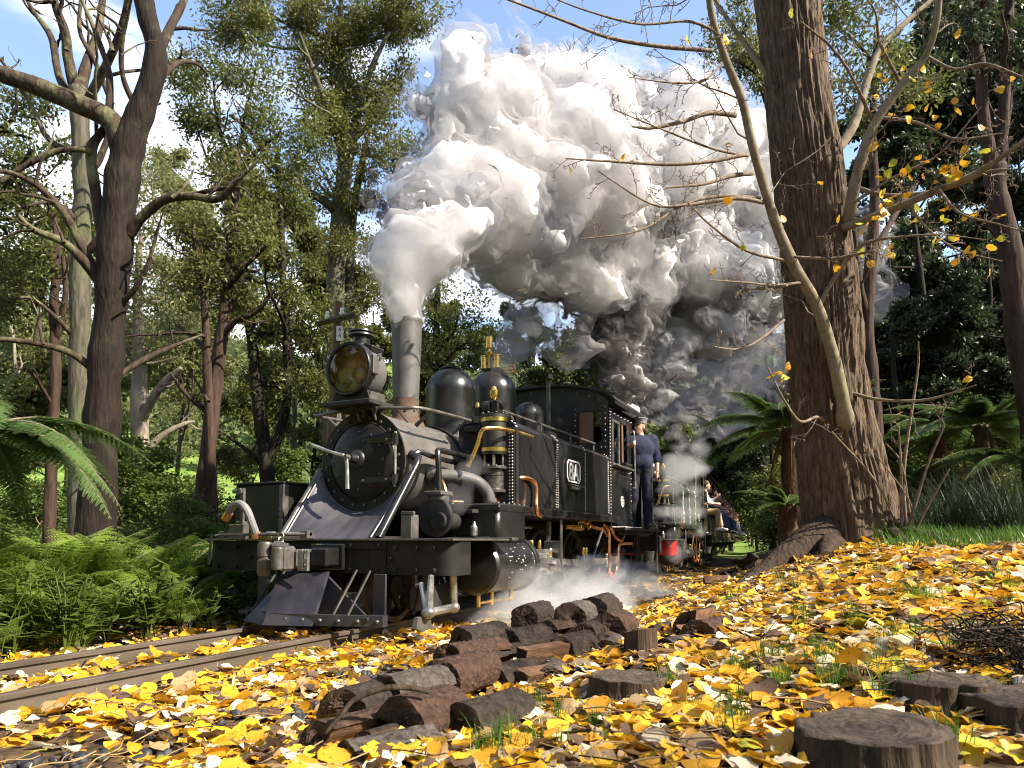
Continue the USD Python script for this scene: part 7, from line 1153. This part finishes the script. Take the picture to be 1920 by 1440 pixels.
MAIN = puffs([(761, 590, 6.72, 24), (759, 560, 6.75, 38), (760, 520, 6.8, 50), (772, 470, 6.95, 60), (798, 420, 7.2, 74), (838, 335, 7.7, 105), (890, 250, 8.3, 115), (950, 185, 9.0, 105), (1050, 185, 10.2, 100)], 3, 9) + puffs([(850, 345, 7.8, 110), (930, 400, 8.6, 120), (1000, 310, 9.0, 140), (1090, 340, 10.3, 150), (1190, 300, 11.5, 135), (1290, 330, 13, 130), (1390, 350, 14.5, 130)], 4, 9) + puffs([(920, 480, 8.6, 66), (1040, 480, 9.8, 100), (1150, 470, 11.2, 120), (1280, 490, 13, 130), (1400, 500, 14.5, 130), (1470, 440, 15.5, 110)], 5, 9)
cloud('steam_plume', 'huge billowing white steam plume pouring from the engine chimney', MAIN, .065, 1.15, .46, 6, 7, WHITE, (0.02, -.06, -.17), 2.75)
cloud('smoke_column', 'dark grey smoke rising from the second engine behind the cab', puffs([(1186, 775, 11.3, 14), (1180, 740, 11.3, 30), (1166, 690, 11.3, 46), (1158, 640, 11.3, 52), (1170, 600, 11.4, 58)], 8, 9), .04, 2.2, .30, 5, 17, DARK, (0.02, -.06, -.14))
cloud('steam_column', 'bright steam column rising beside the dark smoke over the cab roof', puffs([(1215, 775, 12.2, 14), (1232, 745, 12.2, 26), (1250, 700, 12.3, 30), (1270, 650, 12.4, 44), (1300, 600, 12.6, 66), (1350, 570, 13.2, 76)], 9, 9), .045, 2.2, .30, 5, 19, ('steam_veil_dense', 'steam_veil_inner', 'steam_veil_outer'), (0.04, -.02, -.09))
def wisp(name, label, balls, e, freq, amp, oct_, seed, mats=('steam_wisp',), offs=(0.0,)):
    T = thing(name, label, 'steam', kind='stuff')
    for m, g in zip(mats, plume(balls, e, freq, amp, oct_, seed, offs, .35)): part(T, 'drift', g, m, True)
wisp('thin_steam', 'thin mauve steam drifting behind the driver and over the carriages', puffs([(1270, 740, 15, 90), (1340, 720, 17, 120), (1420, 650, 18, 120), (1480, 560, 19, 120), (1580, 470, 20, 110)], 10, 8), .14, .8, .8, 4, 23, ('thin_veil', 'thin_veil'), (-.1, .35))
wisp('drifting_steam', 'ragged thin steam under the main plume between the dome and the cab', puffs([(960, 640, 11, 50), (1010, 600, 11, 70), (1080, 620, 11.5, 70), (1060, 560, 11.5, 80)], 11, 8), .08, 1.4, .6, 5, 25, ('thin_veil', 'thin_veil'), (-.05, .12))
wisp('second_engine_steam', 'white steam leaking round the front of the second engine', puffs([(1262, 1040, 11.9, 16), (1275, 960, 12.0, 30), (1278, 905, 12.1, 34), (1270, 860, 12.2, 34), (1310, 850, 12.6, 26)], 12, 8), .045, 2.6, .50, 5, 27, ('steam_faint', 'steam_wisp'), (-.06, .06))
wisp('ground_steam', 'low steam blowing along the ground from the cylinder cocks', [[*(np.array([x, y, z])), r] for x, y, z, r in zip(np.random.default_rng(13).uniform(-4.6, -1.2, 46), np.random.default_rng(14).uniform(.7, 1.75, 46), np.random.default_rng(15).uniform(-.05, .22, 46), np.random.default_rng(16).uniform(.10, .26, 46))], .035, 2.6, .30, 5, 29, ('steam_low', 'steam_wisp'), (0.03, -.03))
wisp('valve_steam', 'wisp of steam trailing from the safety valves', puffs([(930, 690, 8.2, 6), (945, 670, 8.3, 16), (965, 645, 8.5, 26), (985, 610, 8.7, 30)], 18, 6), .035, 3, .22, 4, 31, ('steam_wisp',), (0,))
wisp('pump_steam', 'faint steam curling round the pump and cylinder', puffs([(870, 900, 5.75, 20), (900, 850, 5.85, 18), (860, 940, 5.6, 16)], 19, 7, .8), .025, 4, .16, 4, 33, ('steam_wisp',), (.03,))
